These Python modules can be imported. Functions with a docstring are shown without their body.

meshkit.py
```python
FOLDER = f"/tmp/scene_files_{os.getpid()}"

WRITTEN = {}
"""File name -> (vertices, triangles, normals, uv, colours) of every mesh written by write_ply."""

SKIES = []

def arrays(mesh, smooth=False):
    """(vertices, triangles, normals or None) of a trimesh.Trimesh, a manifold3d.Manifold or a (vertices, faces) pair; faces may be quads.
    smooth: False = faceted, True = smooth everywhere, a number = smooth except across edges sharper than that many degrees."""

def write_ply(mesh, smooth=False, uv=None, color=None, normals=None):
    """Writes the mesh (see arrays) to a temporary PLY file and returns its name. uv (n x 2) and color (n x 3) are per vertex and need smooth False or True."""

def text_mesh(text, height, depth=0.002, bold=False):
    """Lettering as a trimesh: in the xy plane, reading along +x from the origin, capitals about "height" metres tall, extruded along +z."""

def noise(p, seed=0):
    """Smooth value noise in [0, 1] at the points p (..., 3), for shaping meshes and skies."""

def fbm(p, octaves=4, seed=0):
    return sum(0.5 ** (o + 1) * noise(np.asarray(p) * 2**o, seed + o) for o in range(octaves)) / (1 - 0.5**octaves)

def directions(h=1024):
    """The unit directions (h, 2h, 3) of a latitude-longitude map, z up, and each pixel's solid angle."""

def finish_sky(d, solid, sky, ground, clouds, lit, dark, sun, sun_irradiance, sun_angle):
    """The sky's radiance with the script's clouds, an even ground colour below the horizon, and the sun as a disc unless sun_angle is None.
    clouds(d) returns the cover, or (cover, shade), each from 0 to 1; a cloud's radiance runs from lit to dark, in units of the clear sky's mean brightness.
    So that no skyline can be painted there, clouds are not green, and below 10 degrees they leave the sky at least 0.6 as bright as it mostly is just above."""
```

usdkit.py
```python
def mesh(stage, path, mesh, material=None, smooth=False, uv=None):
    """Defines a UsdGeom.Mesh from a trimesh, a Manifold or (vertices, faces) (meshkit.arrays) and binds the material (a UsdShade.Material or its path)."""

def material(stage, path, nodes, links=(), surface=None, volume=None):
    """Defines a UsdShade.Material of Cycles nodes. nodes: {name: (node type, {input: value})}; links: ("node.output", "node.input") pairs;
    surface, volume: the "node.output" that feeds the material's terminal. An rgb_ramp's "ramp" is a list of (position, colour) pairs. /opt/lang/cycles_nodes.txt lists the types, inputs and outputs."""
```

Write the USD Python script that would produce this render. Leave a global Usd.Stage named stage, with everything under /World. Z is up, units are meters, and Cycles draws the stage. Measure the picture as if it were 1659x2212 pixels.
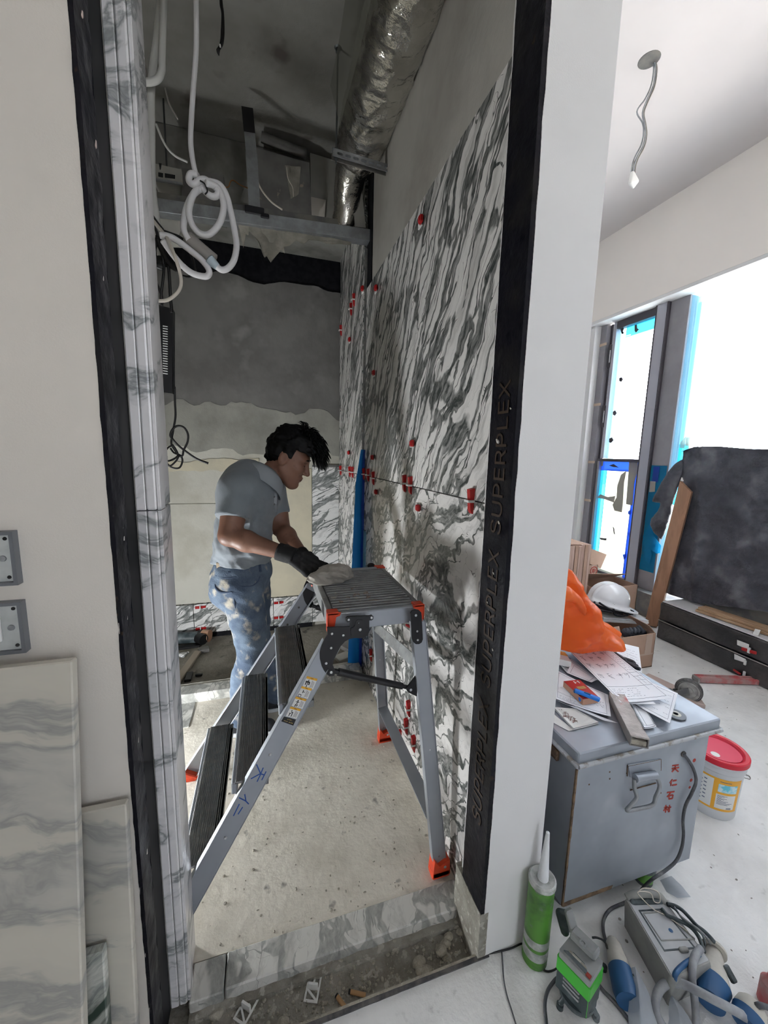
import math, random
import numpy as np, trimesh, manifold3d as m3
from shapely.geometry import Polygon, LineString, Point, box as sbox
from pxr import Usd, UsdGeom, UsdLux, UsdShade, Gf, Sdf, Vt
import usdkit, meshkit

random.seed(7)
RNG = np.random.default_rng(7)
stage = Usd.Stage.CreateInMemory()
UsdGeom.SetStageUpAxis(stage, "Z")
UsdGeom.SetStageMetersPerUnit(stage, 1.0)
UsdGeom.Xform.Define(stage, "/World")
UsdGeom.Scope.Define(stage, "/World/Looks")

# ------------------------------------------------------------------ camera, sky, exposure
FPX, YAW, PITCH, ROLL = 839.307, 0.2971706, 0.14601981, 0.0235774
CAM = np.array([0.0, 0.0, 1.5])
_cy, _sy, _cp, _sp = math.cos(YAW), math.sin(YAW), math.cos(PITCH), math.sin(PITCH)
_f = np.array([_sy * _cp, _cy * _cp, -_sp])
_r = np.array([_cy, -_sy, 0.0])
_u = np.cross(_r, _f)
_cr, _sr = math.cos(ROLL), math.sin(ROLL)
RIGHT, UP, FWD = _cr * _r + _sr * _u, -_sr * _r + _cr * _u, _f
cam = UsdGeom.Camera.Define(stage, "/World/camera")
cam.AddTransformOp().Set(Gf.Matrix4d(*RIGHT, 0, *UP, 0, *(-FWD), 0, *CAM, 1))
cam.CreateHorizontalApertureAttr(36.0)
cam.CreateVerticalApertureAttr(48.0)
cam.CreateFocalLengthAttr(36.0 * FPX / 1659)
cam.CreateClippingRangeAttr(Gf.Vec2f(0.02, 200))
cam.CreateExposureAttr(1.13)

dome = UsdLux.DomeLight.Define(stage, "/World/sky")
dome.CreateIntensityAttr(1.0)
dome.CreateColorAttr(Gf.Vec3f(0.91, 0.98, 1.08))

sun = UsdLux.DistantLight.Define(stage, "/World/sun")       # high, over the building's roof: it lights the terrace outside, not the rooms
sun.CreateIntensityAttr(5.0)
sun.CreateNormalizeAttr(True)
sun.CreateAngleAttr(0.6)
sun.CreateColorAttr(Gf.Vec3f(1.0, 0.97, 0.92))
_sd = -np.array([-0.30, 0.55, 0.78]) / np.linalg.norm([-0.30, 0.55, 0.78])      # the way it shines
_sx = np.cross([0, 1.0, 0], -_sd); _sx /= np.linalg.norm(_sx)
_s2 = np.cross(-_sd, _sx)
sun.AddTransformOp().Set(Gf.Matrix4d(*_sx, 0, *_s2, 0, *(-_sd), 0, 0, 0, 20, 1))


def W(px, py, axis, k):
    """The point where the sight line of a place in the photograph meets the plane coordinate[axis] = k."""
    d = ((px - 829.5) / FPX) * RIGHT - ((py - 1106.0) / FPX) * UP + FWD
    return CAM + (k - CAM[axis]) / d[axis] * d


# ------------------------------------------------------------------ scene helpers
COUNT = {}


def numbered(parent, name):
    n = COUNT.get((parent, name), 0)
    COUNT[(parent, name)] = n + 1
    return f"{parent}/{name}" + (f"_{n:03d}" if n else "")


class Node:
    def __init__(self, path, loc):
        self.path, self.loc = path, np.asarray(loc, float)
        self.prim = stage.GetPrimAtPath(path)


def tag(prim, label=None, cat=None, group=None, kind=None):
    for k, v in (("label", label), ("category", cat), ("group", group), ("kind", kind)):
        if v:
            prim.SetCustomDataByKey(k, v)


def thing(name, label, cat, loc=(0, 0, 0), group=None, rot=None, kind=None):
    path = numbered("/World", name)
    x = UsdGeom.Xform.Define(stage, path)
    x.AddTranslateOp().Set(Gf.Vec3d(*map(float, loc)))
    n = Node(path, loc)
    tag(n.prim, label, cat, group, kind)
    return n


def arr(mesh):
    return meshkit.arrays(mesh, False)[:2]


def part(parent, name, mesh, mat, label=None, smooth=35, kind=None, group=None):
    """One mesh, given in world coordinates, as a child of a thing (or of a part)."""
    path = numbered(parent.path, name)
    v, f = arr(mesh)
    m = usdkit.mesh(stage, path, (v - parent.loc, f), LOOK[mat], smooth=smooth)
    tag(m.GetPrim(), label, None, group, kind)
    return Node(path, parent.loc)


WORLD = Node("/World", (0, 0, 0))


def struct(name, mesh, mat, label=None, smooth=35):
    n = part(WORLD, name, mesh, mat, label, smooth)
    tag(n.prim, label, None, None, "structure")
    return n


def single(name, mesh, mat, label, cat, group=None, smooth=35, kind=None):
    v, f = arr(mesh)
    loc = np.array([(v[:, 0].min() + v[:, 0].max()) / 2, (v[:, 1].min() + v[:, 1].max()) / 2, v[:, 2].min()])
    path = numbered("/World", name)
    m = usdkit.mesh(stage, path, (v - loc, f), LOOK[mat], smooth=smooth)
    m.AddTranslateOp().Set(Gf.Vec3d(*map(float, loc)))
    tag(m.GetPrim(), label, cat, group, kind)
    return Node(path, loc)


def dup(src, loc, label, rot=None, name=None):
    """A copy of a thing under the next number, with its own label; rot is a 3x3 matrix."""
    base = name or src.path.split("/")[-1]
    path = numbered("/World", base)
    x = UsdGeom.Xform.Define(stage, path)
    p = x.GetPrim()
    p.GetReferences().AddInternalReference(Sdf.Path(src.path))
    place(x, loc, rot)
    was = src.prim.GetCustomData()
    tag(p, label, was["category"], was.get("group"))
    p.SetInstanceable(True)
    return Node(path, loc)


def place(x, loc, rot=None):
    x.ClearXformOpOrder()
    m = np.eye(4)
    if rot is not None:
        m[:3, :3] = np.asarray(rot).T
    m[3, :3] = loc
    x.AddTransformOp().Set(Gf.Matrix4d(*m.ravel().tolist()))


# ------------------------------------------------------------------ mesh helpers
def cat(*ms):
    out = []
    for m in ms:
        if isinstance(m, (list,)):
            out += [trimesh.Trimesh(*arr(q), process=False) for q in m]
        else:
            out.append(trimesh.Trimesh(*arr(m), process=False))
    return trimesh.util.concatenate(out)


def box(x0, x1, y0, y1, z0, z1, b=0.0):
    lo, hi = np.minimum([x0, y0, z0], [x1, y1, z1]), np.maximum([x0, y0, z0], [x1, y1, z1])
    if b <= 0:
        return trimesh.creation.box(bounds=[lo, hi])
    b = min(b, 0.45 * (hi - lo).min())
    pts = []
    for c in np.ndindex(2, 2, 2):
        c = np.array(c)
        p = np.where(c, hi, lo)
        s = np.where(c, -1, 1) * b
        for k in range(3):
            q = p + s
            q[k] = p[k]
            pts.append(q)
    return trimesh.convex.convex_hull(np.array(pts))


def obox(c, ax, ay, az, sx, sy, sz, b=0.0):
    """A box of size (sx, sy, sz) about c with its own axes."""
    m = box(-sx / 2, sx / 2, -sy / 2, sy / 2, -sz / 2, sz / 2, b)
    T = np.eye(4)
    T[:3, 0], T[:3, 1], T[:3, 2], T[:3, 3] = ax, ay, az, c
    m.apply_transform(T)
    return m


def unit(v):
    v = np.asarray(v, float)
    return v / np.linalg.norm(v)


def bar(a, b, w, t, side=(0, 1, 0), bev=0.0):
    """A flat bar from a to b; w across 'side', t through."""
    a, b = np.asarray(a, float), np.asarray(b, float)
    d = unit(b - a)
    s = unit(np.asarray(side) - np.dot(side, d) * d)
    return obox((a + b) / 2, d, s, np.cross(d, s), np.linalg.norm(b - a), w, t, bev)


def spline(pts, n=8):
    """Catmull-Rom through the points."""
    p = np.asarray(pts, float)
    if len(p) < 3:
        return p
    q = np.vstack([2 * p[0] - p[1], p, 2 * p[-1] - p[-2]])
    out = []
    for i in range(len(p) - 1):
        a, b, c, d = q[i:i + 4]
        for t in np.linspace(0, 1, n, endpoint=False):
            out.append(0.5 * (2 * b + (c - a) * t + (2 * a - 5 * b + 4 * c - d) * t * t + (3 * b - a - 3 * c + d) * t ** 3))
    out.append(p[-1])
    return np.array(out)


def tube(pts, r, sides=8, smooth=8):
    p = spline(pts, smooth) if smooth else np.asarray(pts, float)
    keep = [0] + [i for i in range(1, len(p)) if np.linalg.norm(p[i] - p[i - 1]) > 1e-5]
    p = p[keep]
    n = len(p)
    r = np.broadcast_to(np.asarray(r, float), (len(np.atleast_1d(r)),)) if np.ndim(r) else np.array([r])
    rr = np.interp(np.linspace(0, 1, n), np.linspace(0, 1, len(r)), r)
    t = np.gradient(p, axis=0)
    t /= np.linalg.norm(t, axis=1, keepdims=True)
    u = np.cross(t[0], [0.31, 0.2, 0.93])
    if np.linalg.norm(u) < 1e-3:
        u = np.cross(t[0], [1, 0, 0])
    u = unit(u)
    V = []
    for i in range(n):
        u = unit(u - np.dot(u, t[i]) * t[i])
        v = np.cross(t[i], u)
        a = np.arange(sides) * 2 * np.pi / sides
        V.append(p[i] + rr[i] * (np.cos(a)[:, None] * u + np.sin(a)[:, None] * v))
    V = np.vstack(V + [p[:1], p[-1:]])
    F = []
    for i in range(n - 1):
        for k in range(sides):
            a, b = i * sides + k, i * sides + (k + 1) % sides
            F += [[a, b, b + sides], [a, b + sides, a + sides]]
    for k in range(sides):
        F.append([n * sides, (k + 1) % sides, k])
        F.append([n * sides + 1, (n - 1) * sides + k, (n - 1) * sides + (k + 1) % sides])
    return trimesh.Trimesh(V, np.array(F), process=False)


def cyl(a, b, r, sides=20, r2=None):
    return tube([a, b], [r, r if r2 is None else r2], sides, 0)


def lathe(profile, c=(0, 0, 0), axis=(0, 0, 1), sides=32):
    """profile: (radius, height) pairs from the bottom up about an axis through c."""
    z = unit(axis)
    x = unit(np.cross(z, [0.1, 0.99, 0.05])) if abs(z[1]) < 0.95 else unit(np.cross(z, [1, 0, 0]))
    y = np.cross(z, x)
    P = np.asarray(profile, float)
    a = np.arange(sides) * 2 * np.pi / sides
    V = np.vstack([np.asarray(c) + h * z + r * (np.cos(a)[:, None] * x + np.sin(a)[:, None] * y) for r, h in P])
    F = []
    for i in range(len(P) - 1):
        for k in range(sides):
            p, q = i * sides + k, i * sides + (k + 1) % sides
            F += [[p, q, q + sides], [p, q + sides, p + sides]]
    return trimesh.Trimesh(V, np.array(F), process=False)


def extrude(poly, depth, o, ax, ay):
    """A 2D shape extruded by depth along ax x ay, from origin o."""
    if not isinstance(poly, Polygon) and not hasattr(poly, "geoms"):
        poly = Polygon(poly)
    if not poly.is_valid:
        poly = poly.buffer(0)
    m = trimesh.util.concatenate([trimesh.creation.extrude_polygon(g, abs(depth), engine="earcut") for g in getattr(poly, "geoms", [poly])])
    if depth < 0:
        m.apply_translation([0, 0, depth])
    T = np.eye(4)
    T[:3, 0], T[:3, 1], T[:3, 2], T[:3, 3] = ax, ay, np.cross(ax, ay), o
    m.apply_transform(T)
    return m


def traced(px, axis, k, depth):
    """An outline on the plane coordinate[axis] = k, given a real thickness behind it."""
    P = np.array([W(x, y, axis, k) for x, y in px])
    if axis == 1:
        return extrude(P[:, [0, 2]], -depth, np.array([0, k, 0]), np.array([1.0, 0, 0]), np.array([0, 0, 1.0]))
    return extrude(P[:, [1, 2]], depth, np.array([k, 0, 0]), np.array([0, 1.0, 0]), np.array([0, 0, 1.0]))


def grid_sheet(P, thick, jitter=0.0, freq=8.0, seed=0):
    """A sheet through a grid of points (n, m, 3), with thickness and crumple along its normal."""
    P = np.asarray(P, float)
    n, m = P.shape[:2]
    du, dv = np.gradient(P, axis=0), np.gradient(P, axis=1)
    N = np.cross(du, dv)
    N /= np.maximum(np.linalg.norm(N, axis=2, keepdims=True), 1e-9)
    if jitter:
        P = P + N * ((meshkit.fbm(P * freq + 31.7, 4, seed) - 0.5) * 2 * jitter)[..., None]
    A, B = (P + N * thick / 2).reshape(-1, 3), (P - N * thick / 2).reshape(-1, 3)
    F = []
    o = n * m
    for i in range(n - 1):
        for j in range(m - 1):
            a, b, c, d = i * m + j, i * m + j + 1, (i + 1) * m + j + 1, (i + 1) * m + j
            F += [[a, d, c], [a, c, b], [o + a, o + c, o + d], [o + a, o + b, o + c]]
    edge = [i * m for i in range(n)] + [(n - 1) * m + j for j in range(1, m)] + [i * m + m - 1 for i in range(n - 2, -1, -1)] + [j for j in range(m - 2, 0, -1)]
    for a, b in zip(edge, edge[1:] + edge[:1]):
        F += [[a, b, o + b], [a, o + b, o + a]]
    return trimesh.Trimesh(np.vstack([A, B]), np.array(F), process=False)


def bilinear(c00, c01, c11, c10, n, m):
    u, v = np.meshgrid(np.linspace(0, 1, n), np.linspace(0, 1, m), indexing="ij")
    u, v = u[..., None], v[..., None]
    return (1 - u) * (1 - v) * np.asarray(c00) + (1 - u) * v * np.asarray(c01) + u * v * np.asarray(c11) + u * (1 - v) * np.asarray(c10)


def rough(mesh, amp, freq, seed=0, refine=None):
    v, f = arr(mesh)
    m = trimesh.Trimesh(v, f)
    if refine:
        v2, f2 = trimesh.remesh.subdivide_to_size(m.vertices, m.faces, refine)
        m = trimesh.Trimesh(v2, f2)
        m.merge_vertices()
    n = m.vertex_normals
    m.vertices = m.vertices + n * ((meshkit.fbm(m.vertices * freq + 11.3, 3, seed) - 0.5) * 2 * amp)[:, None]
    return m


def hull(pts, radii):
    ms = []
    for p, r in zip(pts, radii):
        s = trimesh.creation.icosphere(2, r)
        ms.append(s.vertices + np.asarray(p))
    return trimesh.convex.convex_hull(np.vstack(ms))


def net(sdf, lo, hi, h):
    """Surface nets of a signed distance field."""
    lo, hi = np.asarray(lo, float), np.asarray(hi, float)
    n = np.ceil((hi - lo) / h).astype(int) + 1
    pos = lambda I: lo + h * I
    C = 5
    nc = (n + C - 1) // C + 1
    gi = np.stack(np.meshgrid(*[np.arange(m) * C for m in nc], indexing="ij"), -1)
    dc = sdf(pos(gi.reshape(-1, 3))).reshape(nc)
    full = np.repeat(np.repeat(np.repeat(dc, C, 0), C, 1), C, 2)
    off = C // 2
    d = full[off:off + n[0], off:off + n[1], off:off + n[2]].copy()
    near = np.argwhere(np.abs(d) < h * C * 2.2)
    d[tuple(near.T)] = sdf(pos(near))
    s = d < 0
    c = [(i, j, k) for i in (0, 1) for j in (0, 1) for k in (0, 1)]
    sl = lambda o, a: a[o[0]:n[0] - 1 + o[0], o[1]:n[1] - 1 + o[1], o[2]:n[2] - 1 + o[2]]
    acc, cnt = np.zeros(tuple(n - 1) + (3,)), np.zeros(tuple(n - 1))
    for a in c:
        for b in c:
            if sum(b) == sum(a) + 1 and all(y >= x for x, y in zip(a, b)):
                da, db = sl(a, d), sl(b, d)
                x = (da < 0) != (db < 0)
                t = np.where(x, da / np.where(x, da - db, 1), 0)
                acc += np.where(x[..., None], np.array(a) + t[..., None] * (np.array(b) - np.array(a)), 0)
                cnt += x
    idx = np.full(tuple(n - 1), -1)
    on = cnt > 0
    idx[on] = np.arange(on.sum())
    V = lo + h * (np.argwhere(on) + acc[on] / cnt[on][:, None])
    F = []
    for ax in range(3):
        e = np.eye(3, dtype=int)[ax]
        b, c2 = np.eye(3, dtype=int)[(ax + 1) % 3], np.eye(3, dtype=int)[(ax + 2) % 3]
        A = s[:n[0] - e[0], :n[1] - e[1], :n[2] - e[2]]
        B = s[e[0]:, e[1]:, e[2]:]
        for flip in (False, True):
            I = np.argwhere((A & ~B) if not flip else (~A & B))
            ok = np.all((I - b - c2 >= 0) & (I < n - 1), axis=1)
            I = I[ok]
            q = [idx[tuple((I - u).T)] for u in (0 * b, b, b + c2, c2)]
            q = np.stack(q, 1)
            F.append(q if not flip else q[:, ::-1])
    F = np.vstack(F)
    F = F[(F >= 0).all(1)]
    m = trimesh.Trimesh(V, np.vstack([F[:, [0, 1, 2]], F[:, [0, 2, 3]]]), process=False)
    return m


def sd_cap(p, a, b, ra, rb, sq=None):
    """Distance to a capsule that tapers; sq scales space about its axis to flatten it."""
    a, b = np.asarray(a, float), np.asarray(b, float)
    ba = b - a
    t = np.clip((p - a) @ ba / (ba @ ba), 0, 1)
    q = p - a - t[:, None] * ba
    if sq is not None:
        q = q / np.asarray(sq)
    return np.linalg.norm(q, axis=1) - (ra + (rb - ra) * t)


def sd_ell(p, c, r, R=None):
    q = p - np.asarray(c)
    if R is not None:
        q = q @ np.asarray(R)
    r = np.asarray(r, float)
    k = np.linalg.norm(q / r, axis=1)
    return (k - 1) * r.min()


def smin(a, b, k):
    h = np.clip(0.5 + 0.5 * (b - a) / k, 0, 1)
    return b + (a - b) * h - k * h * (1 - h)


def decimate_ok(m):
    return m

# ------------------------------------------------------------------ materials
LOOK = {}


def mat(name, c, r=0.5, m=0.0, c2=None, scale=8.0, lo=0.4, hi=0.6, det=4.0, stretch=None, bump=0.0, bscale=60.0, bdet=3.0, world=False,
        c3=None, scale3=30.0, lo3=0.55, hi3=0.65, spec=0.5, trans=0.0, coat=0.0, sheen=0.0, emit=None, alpha=1.0, ior=1.5, rvar=0.0, dist=0.0, translucent=0.0):
    nodes = {"p": ("principled_bsdf", {"base_color": c, "roughness": r, "metallic": m, "specular_ior_level": spec, "transmission_weight": trans,
                                       "coat_weight": coat, "sheen_weight": sheen, "ior": ior, "alpha": alpha})}
    links = []
    src = "g.position" if world else "t.object"
    nodes["g" if world else "t"] = ("geometry", {}) if world else ("texture_coordinate", {})
    if stretch:
        nodes["mp"] = ("mapping", {"scale": stretch})
        links.append((src, "mp.vector"))
        src = "mp.vector"
    if c2 is not None:
        nodes["n"] = ("noise_texture", {"scale": scale, "detail": det, "roughness": 0.6, "distortion": dist})
        nodes["r"] = ("rgb_ramp", {"ramp": [(0, c), (lo, c), (hi, c2), (1, c2)]})
        links += [(src, "n.vector"), ("n.fac", "r.fac")]
        out = "r.color"
        if c3 is not None:
            nodes["n3"] = ("noise_texture", {"scale": scale3, "detail": 3.0})
            nodes["r3"] = ("rgb_ramp", {"ramp": [(0, (0, 0, 0)), (lo3, (0, 0, 0)), (hi3, (1, 1, 1)), (1, (1, 1, 1))]})
            nodes["x3"] = ("mix", {"color2": c3})
            links += [(src, "n3.vector"), ("n3.fac", "r3.fac"), ("r3.color", "x3.fac"), (out, "x3.color1")]
            out = "x3.color"
        links.append((out, "p.base_color"))
    if rvar:
        nodes["rn"] = ("noise_texture", {"scale": scale * 1.7, "detail": 3.0})
        nodes["rm"] = ("map_range", {"from_min": 0.3, "from_max": 0.7, "to_min": max(r - rvar, 0.03), "to_max": min(r + rvar, 1.0)})
        links += [(src, "rn.vector"), ("rn.fac", "rm.value"), ("rm.result", "p.roughness")]
    if bump:
        nodes["bn"] = ("noise_texture", {"scale": bscale, "detail": bdet, "roughness": 0.6})
        nodes["b"] = ("bump", {"strength": min(1.0, bump), "distance": 0.01 * max(1.0, bump)})
        links += [(src, "bn.vector"), ("bn.fac", "b.height"), ("b.normal", "p.normal")]
    if emit is not None:
        nodes["p"][1].update({"emission_color": emit[:3], "emission_strength": emit[3]})
    surface = "p.BSDF"
    if translucent:
        nodes["tl"] = ("translucent_bsdf", {"color": c})
        nodes["mx"] = ("mix_closure", {"fac": translucent})
        links += [("p.BSDF", "mx.closure1"), ("tl.BSDF", "mx.closure2")]
        surface = "mx.closure"
    LOOK[name] = usdkit.material(stage, f"/World/Looks/{name}", nodes, links, surface=surface)


def marble(name, d, n, w, white=(0.78, 0.775, 0.765), dark=(0.07, 0.085, 0.085), su=3.2, sv=11.0, warp=0.16, amount=0.9, rough_=0.22, seed=(0, 0, 0), cloud=0.45, dense=0.5, thick=0.17, split=None):
    """White stone crossed by dark veins that run along d; cells are long along d and short along n."""
    N = {"g": ("geometry", {}), "o": ("vector_math", {"math_type": "add", "vector2": seed}),
         "wn": ("noise_texture", {"scale": 2.6, "detail": 4.0, "roughness": 0.55}),
         "ws": ("vector_math", {"math_type": "subtract", "vector2": (0.5, 0.5, 0.5)}),
         "wm": ("vector_math", {"math_type": "multiply_add", "vector2": (warp * 2,) * 3}),
         "wn2": ("noise_texture", {"scale": 11.0, "detail": 3.0}),
         "ws2": ("vector_math", {"math_type": "subtract", "vector2": (0.5, 0.5, 0.5)}),
         "wm2": ("vector_math", {"math_type": "multiply_add", "vector2": (warp * 0.42,) * 3}),
         "du": ("vector_math", {"math_type": "dot_product", "vector2": d}),
         "dv": ("vector_math", {"math_type": "dot_product", "vector2": n}),
         "dw": ("vector_math", {"math_type": "dot_product", "vector2": w}),
         "mu": ("math", {"math_type": "multiply", "value2": su}), "mv": ("math", {"math_type": "multiply", "value2": sv}), "mw": ("math", {"math_type": "multiply", "value2": 6.0}),
         "c": ("combine_xyz", {}),
         "v1": ("voronoi_texture", {"feature": "distance_to_edge", "scale": 1.0}),
         "v2": ("voronoi_texture", {"feature": "distance_to_edge", "scale": 2.4}),
         "tn": ("noise_texture", {"scale": 1.0, "detail": 2.0}),
         "tr": ("map_range", {"from_min": 0.38, "from_max": 0.68, "to_min": 0.012, "to_max": thick, "clamp": True}),
         "q1": ("math", {"math_type": "divide", "use_clamp": True}), "i1": ("math", {"math_type": "subtract", "value1": 1.0}),
         "p1": ("math", {"math_type": "multiply", "value2": 2.6, "use_clamp": True}),
         "sn": ("noise_texture", {"scale": 5.0, "detail": 4.0, "roughness": 0.7}), "sr": ("map_range", {"from_min": 0.35, "from_max": 0.6, "to_min": 0.58, "to_max": 1.0, "clamp": True}), "sm": ("math", {"math_type": "multiply"}),
         "pn": ("noise_texture", {"scale": 0.75, "detail": 3.0}),
         "pr": ("map_range", {"from_min": dense, "from_max": dense + 0.15, "to_min": 0.0, "to_max": 0.26, "clamp": True}),
         "pm": ("math", {"math_type": "maximum", "value2": 0.004}),
         "q2": ("math", {"math_type": "divide", "use_clamp": True}), "i2": ("math", {"math_type": "subtract", "value1": 1.0}),
         "p2": ("math", {"math_type": "multiply", "value2": 2.2, "use_clamp": True}),
         "mx": ("math", {"math_type": "maximum"}), "am": ("math", {"math_type": "multiply", "value2": amount}),
         "cn": ("noise_texture", {"scale": 1.4, "detail": 5.0, "roughness": 0.65}),
         "cr": ("rgb_ramp", {"ramp": [(0, white), (0.5, white), (0.72, tuple(x * (1 - cloud) for x in white)), (1, tuple(x * (1 - cloud) for x in white))]}),
         "col": ("mix", {"color2": dark}),
         "p": ("principled_bsdf", {"roughness": rough_})}
    L = [("g.position", "o.vector1"), ("o.vector", "wn.vector"), ("wn.color", "ws.vector1"), ("ws.vector", "wm.vector1"), ("o.vector", "wm.vector3"),
         ("o.vector", "wn2.vector"), ("wn2.color", "ws2.vector1"), ("ws2.vector", "wm2.vector1"), ("wm.vector", "wm2.vector3"),
         ("wm2.vector", "du.vector1"), ("wm2.vector", "dv.vector1"), ("wm2.vector", "dw.vector1"),
         ("du.value", "mu.value1"), ("dv.value", "mv.value1"), ("dw.value", "mw.value1"),
         ("mu.value", "c.x"), ("mv.value", "c.y"), ("mw.value", "c.z"),
         ("c.vector", "v1.vector"), ("c.vector", "v2.vector"), ("c.vector", "tn.vector"), ("tn.fac", "tr.value"),
         ("v1.distance", "q1.value1"), ("tr.result", "q1.value2"), ("q1.value", "i1.value2"), ("i1.value", "p1.value1"),
         ("c.vector", "pn.vector"), ("pn.fac", "pr.value"), ("pr.result", "pm.value1"), ("v2.distance", "q2.value1"), ("pm.value", "q2.value2"), ("q2.value", "i2.value2"), ("i2.value", "p2.value1"),
         ("p1.value", "mx.value1"), ("p2.value", "mx.value2"), ("mx.value", "sm.value1"), ("c.vector", "sn.vector"), ("sn.fac", "sr.value"), ("sr.result", "sm.value2"), ("sm.value", "am.value1"),
         ("c.vector", "cn.vector"), ("cn.fac", "cr.fac"), ("cr.color", "col.color1"), ("am.value", "col.fac"), ("col.color", "p.base_color")]
    LOOK[name] = usdkit.material(stage, f"/World/Looks/{name}", N, L, surface="p.BSDF")


def pane(name, tint=(1, 1, 1), gloss=0.05, r=0.05):
    LOOK[name] = usdkit.material(stage, f"/World/Looks/{name}", {"t": ("transparent_bsdf", {"color": tint}), "g": ("glossy_bsdf", {"roughness": r, "color": (1, 1, 1)}), "m": ("mix_closure", {"fac": gloss})},
                                 [("t.BSDF", "m.closure1"), ("g.BSDF", "m.closure2")], surface="m.closure")


def film(name, tint, body, fac):
    """Thin coloured plastic that lets daylight through."""
    LOOK[name] = usdkit.material(stage, f"/World/Looks/{name}", {"t": ("transparent_bsdf", {"color": tint}), "p": ("principled_bsdf", {"base_color": body, "roughness": 0.25}), "l": ("translucent_bsdf", {"color": body}),
                                 "m1": ("mix_closure", {"fac": 0.5}), "m": ("mix_closure", {"fac": fac})},
                                 [("p.BSDF", "m1.closure1"), ("l.BSDF", "m1.closure2"), ("t.BSDF", "m.closure1"), ("m1.closure", "m.closure2")], surface="m.closure")


def deg(a):
    return math.radians(a)


A1 = deg(57)
marble("marble_wall_upper", (0, -math.cos(A1), math.sin(A1)), (0, math.sin(A1), math.cos(A1)), (1, 0, 0), su=2.0, sv=13.5, warp=0.10, seed=(3.1, 0.4, 7.7), dense=0.47, thick=0.19, amount=0.97, white=(0.77, 0.755, 0.735), dark=(0.022, 0.030, 0.028))
A2 = deg(38)
marble("marble_wall_lower", (0, -math.cos(A2), math.sin(A2)), (0, math.sin(A2), math.cos(A2)), (1, 0, 0), su=4.2, sv=10.0, warp=0.17, seed=(5.2, 1.3, 2.1), dense=0.50, thick=0.17, amount=0.95, white=(0.77, 0.75, 0.73), dark=(0.022, 0.032, 0.028))
A3 = deg(28)
marble("marble_back", (math.cos(A3), 0, math.sin(A3)), (-math.sin(A3), 0, math.cos(A3)), (0, 1, 0), su=3.5, sv=15, warp=0.09, seed=(1.2, 9.3, 4.1), dense=0.5, thick=0.2, dark=(0.06, 0.075, 0.07))


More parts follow.
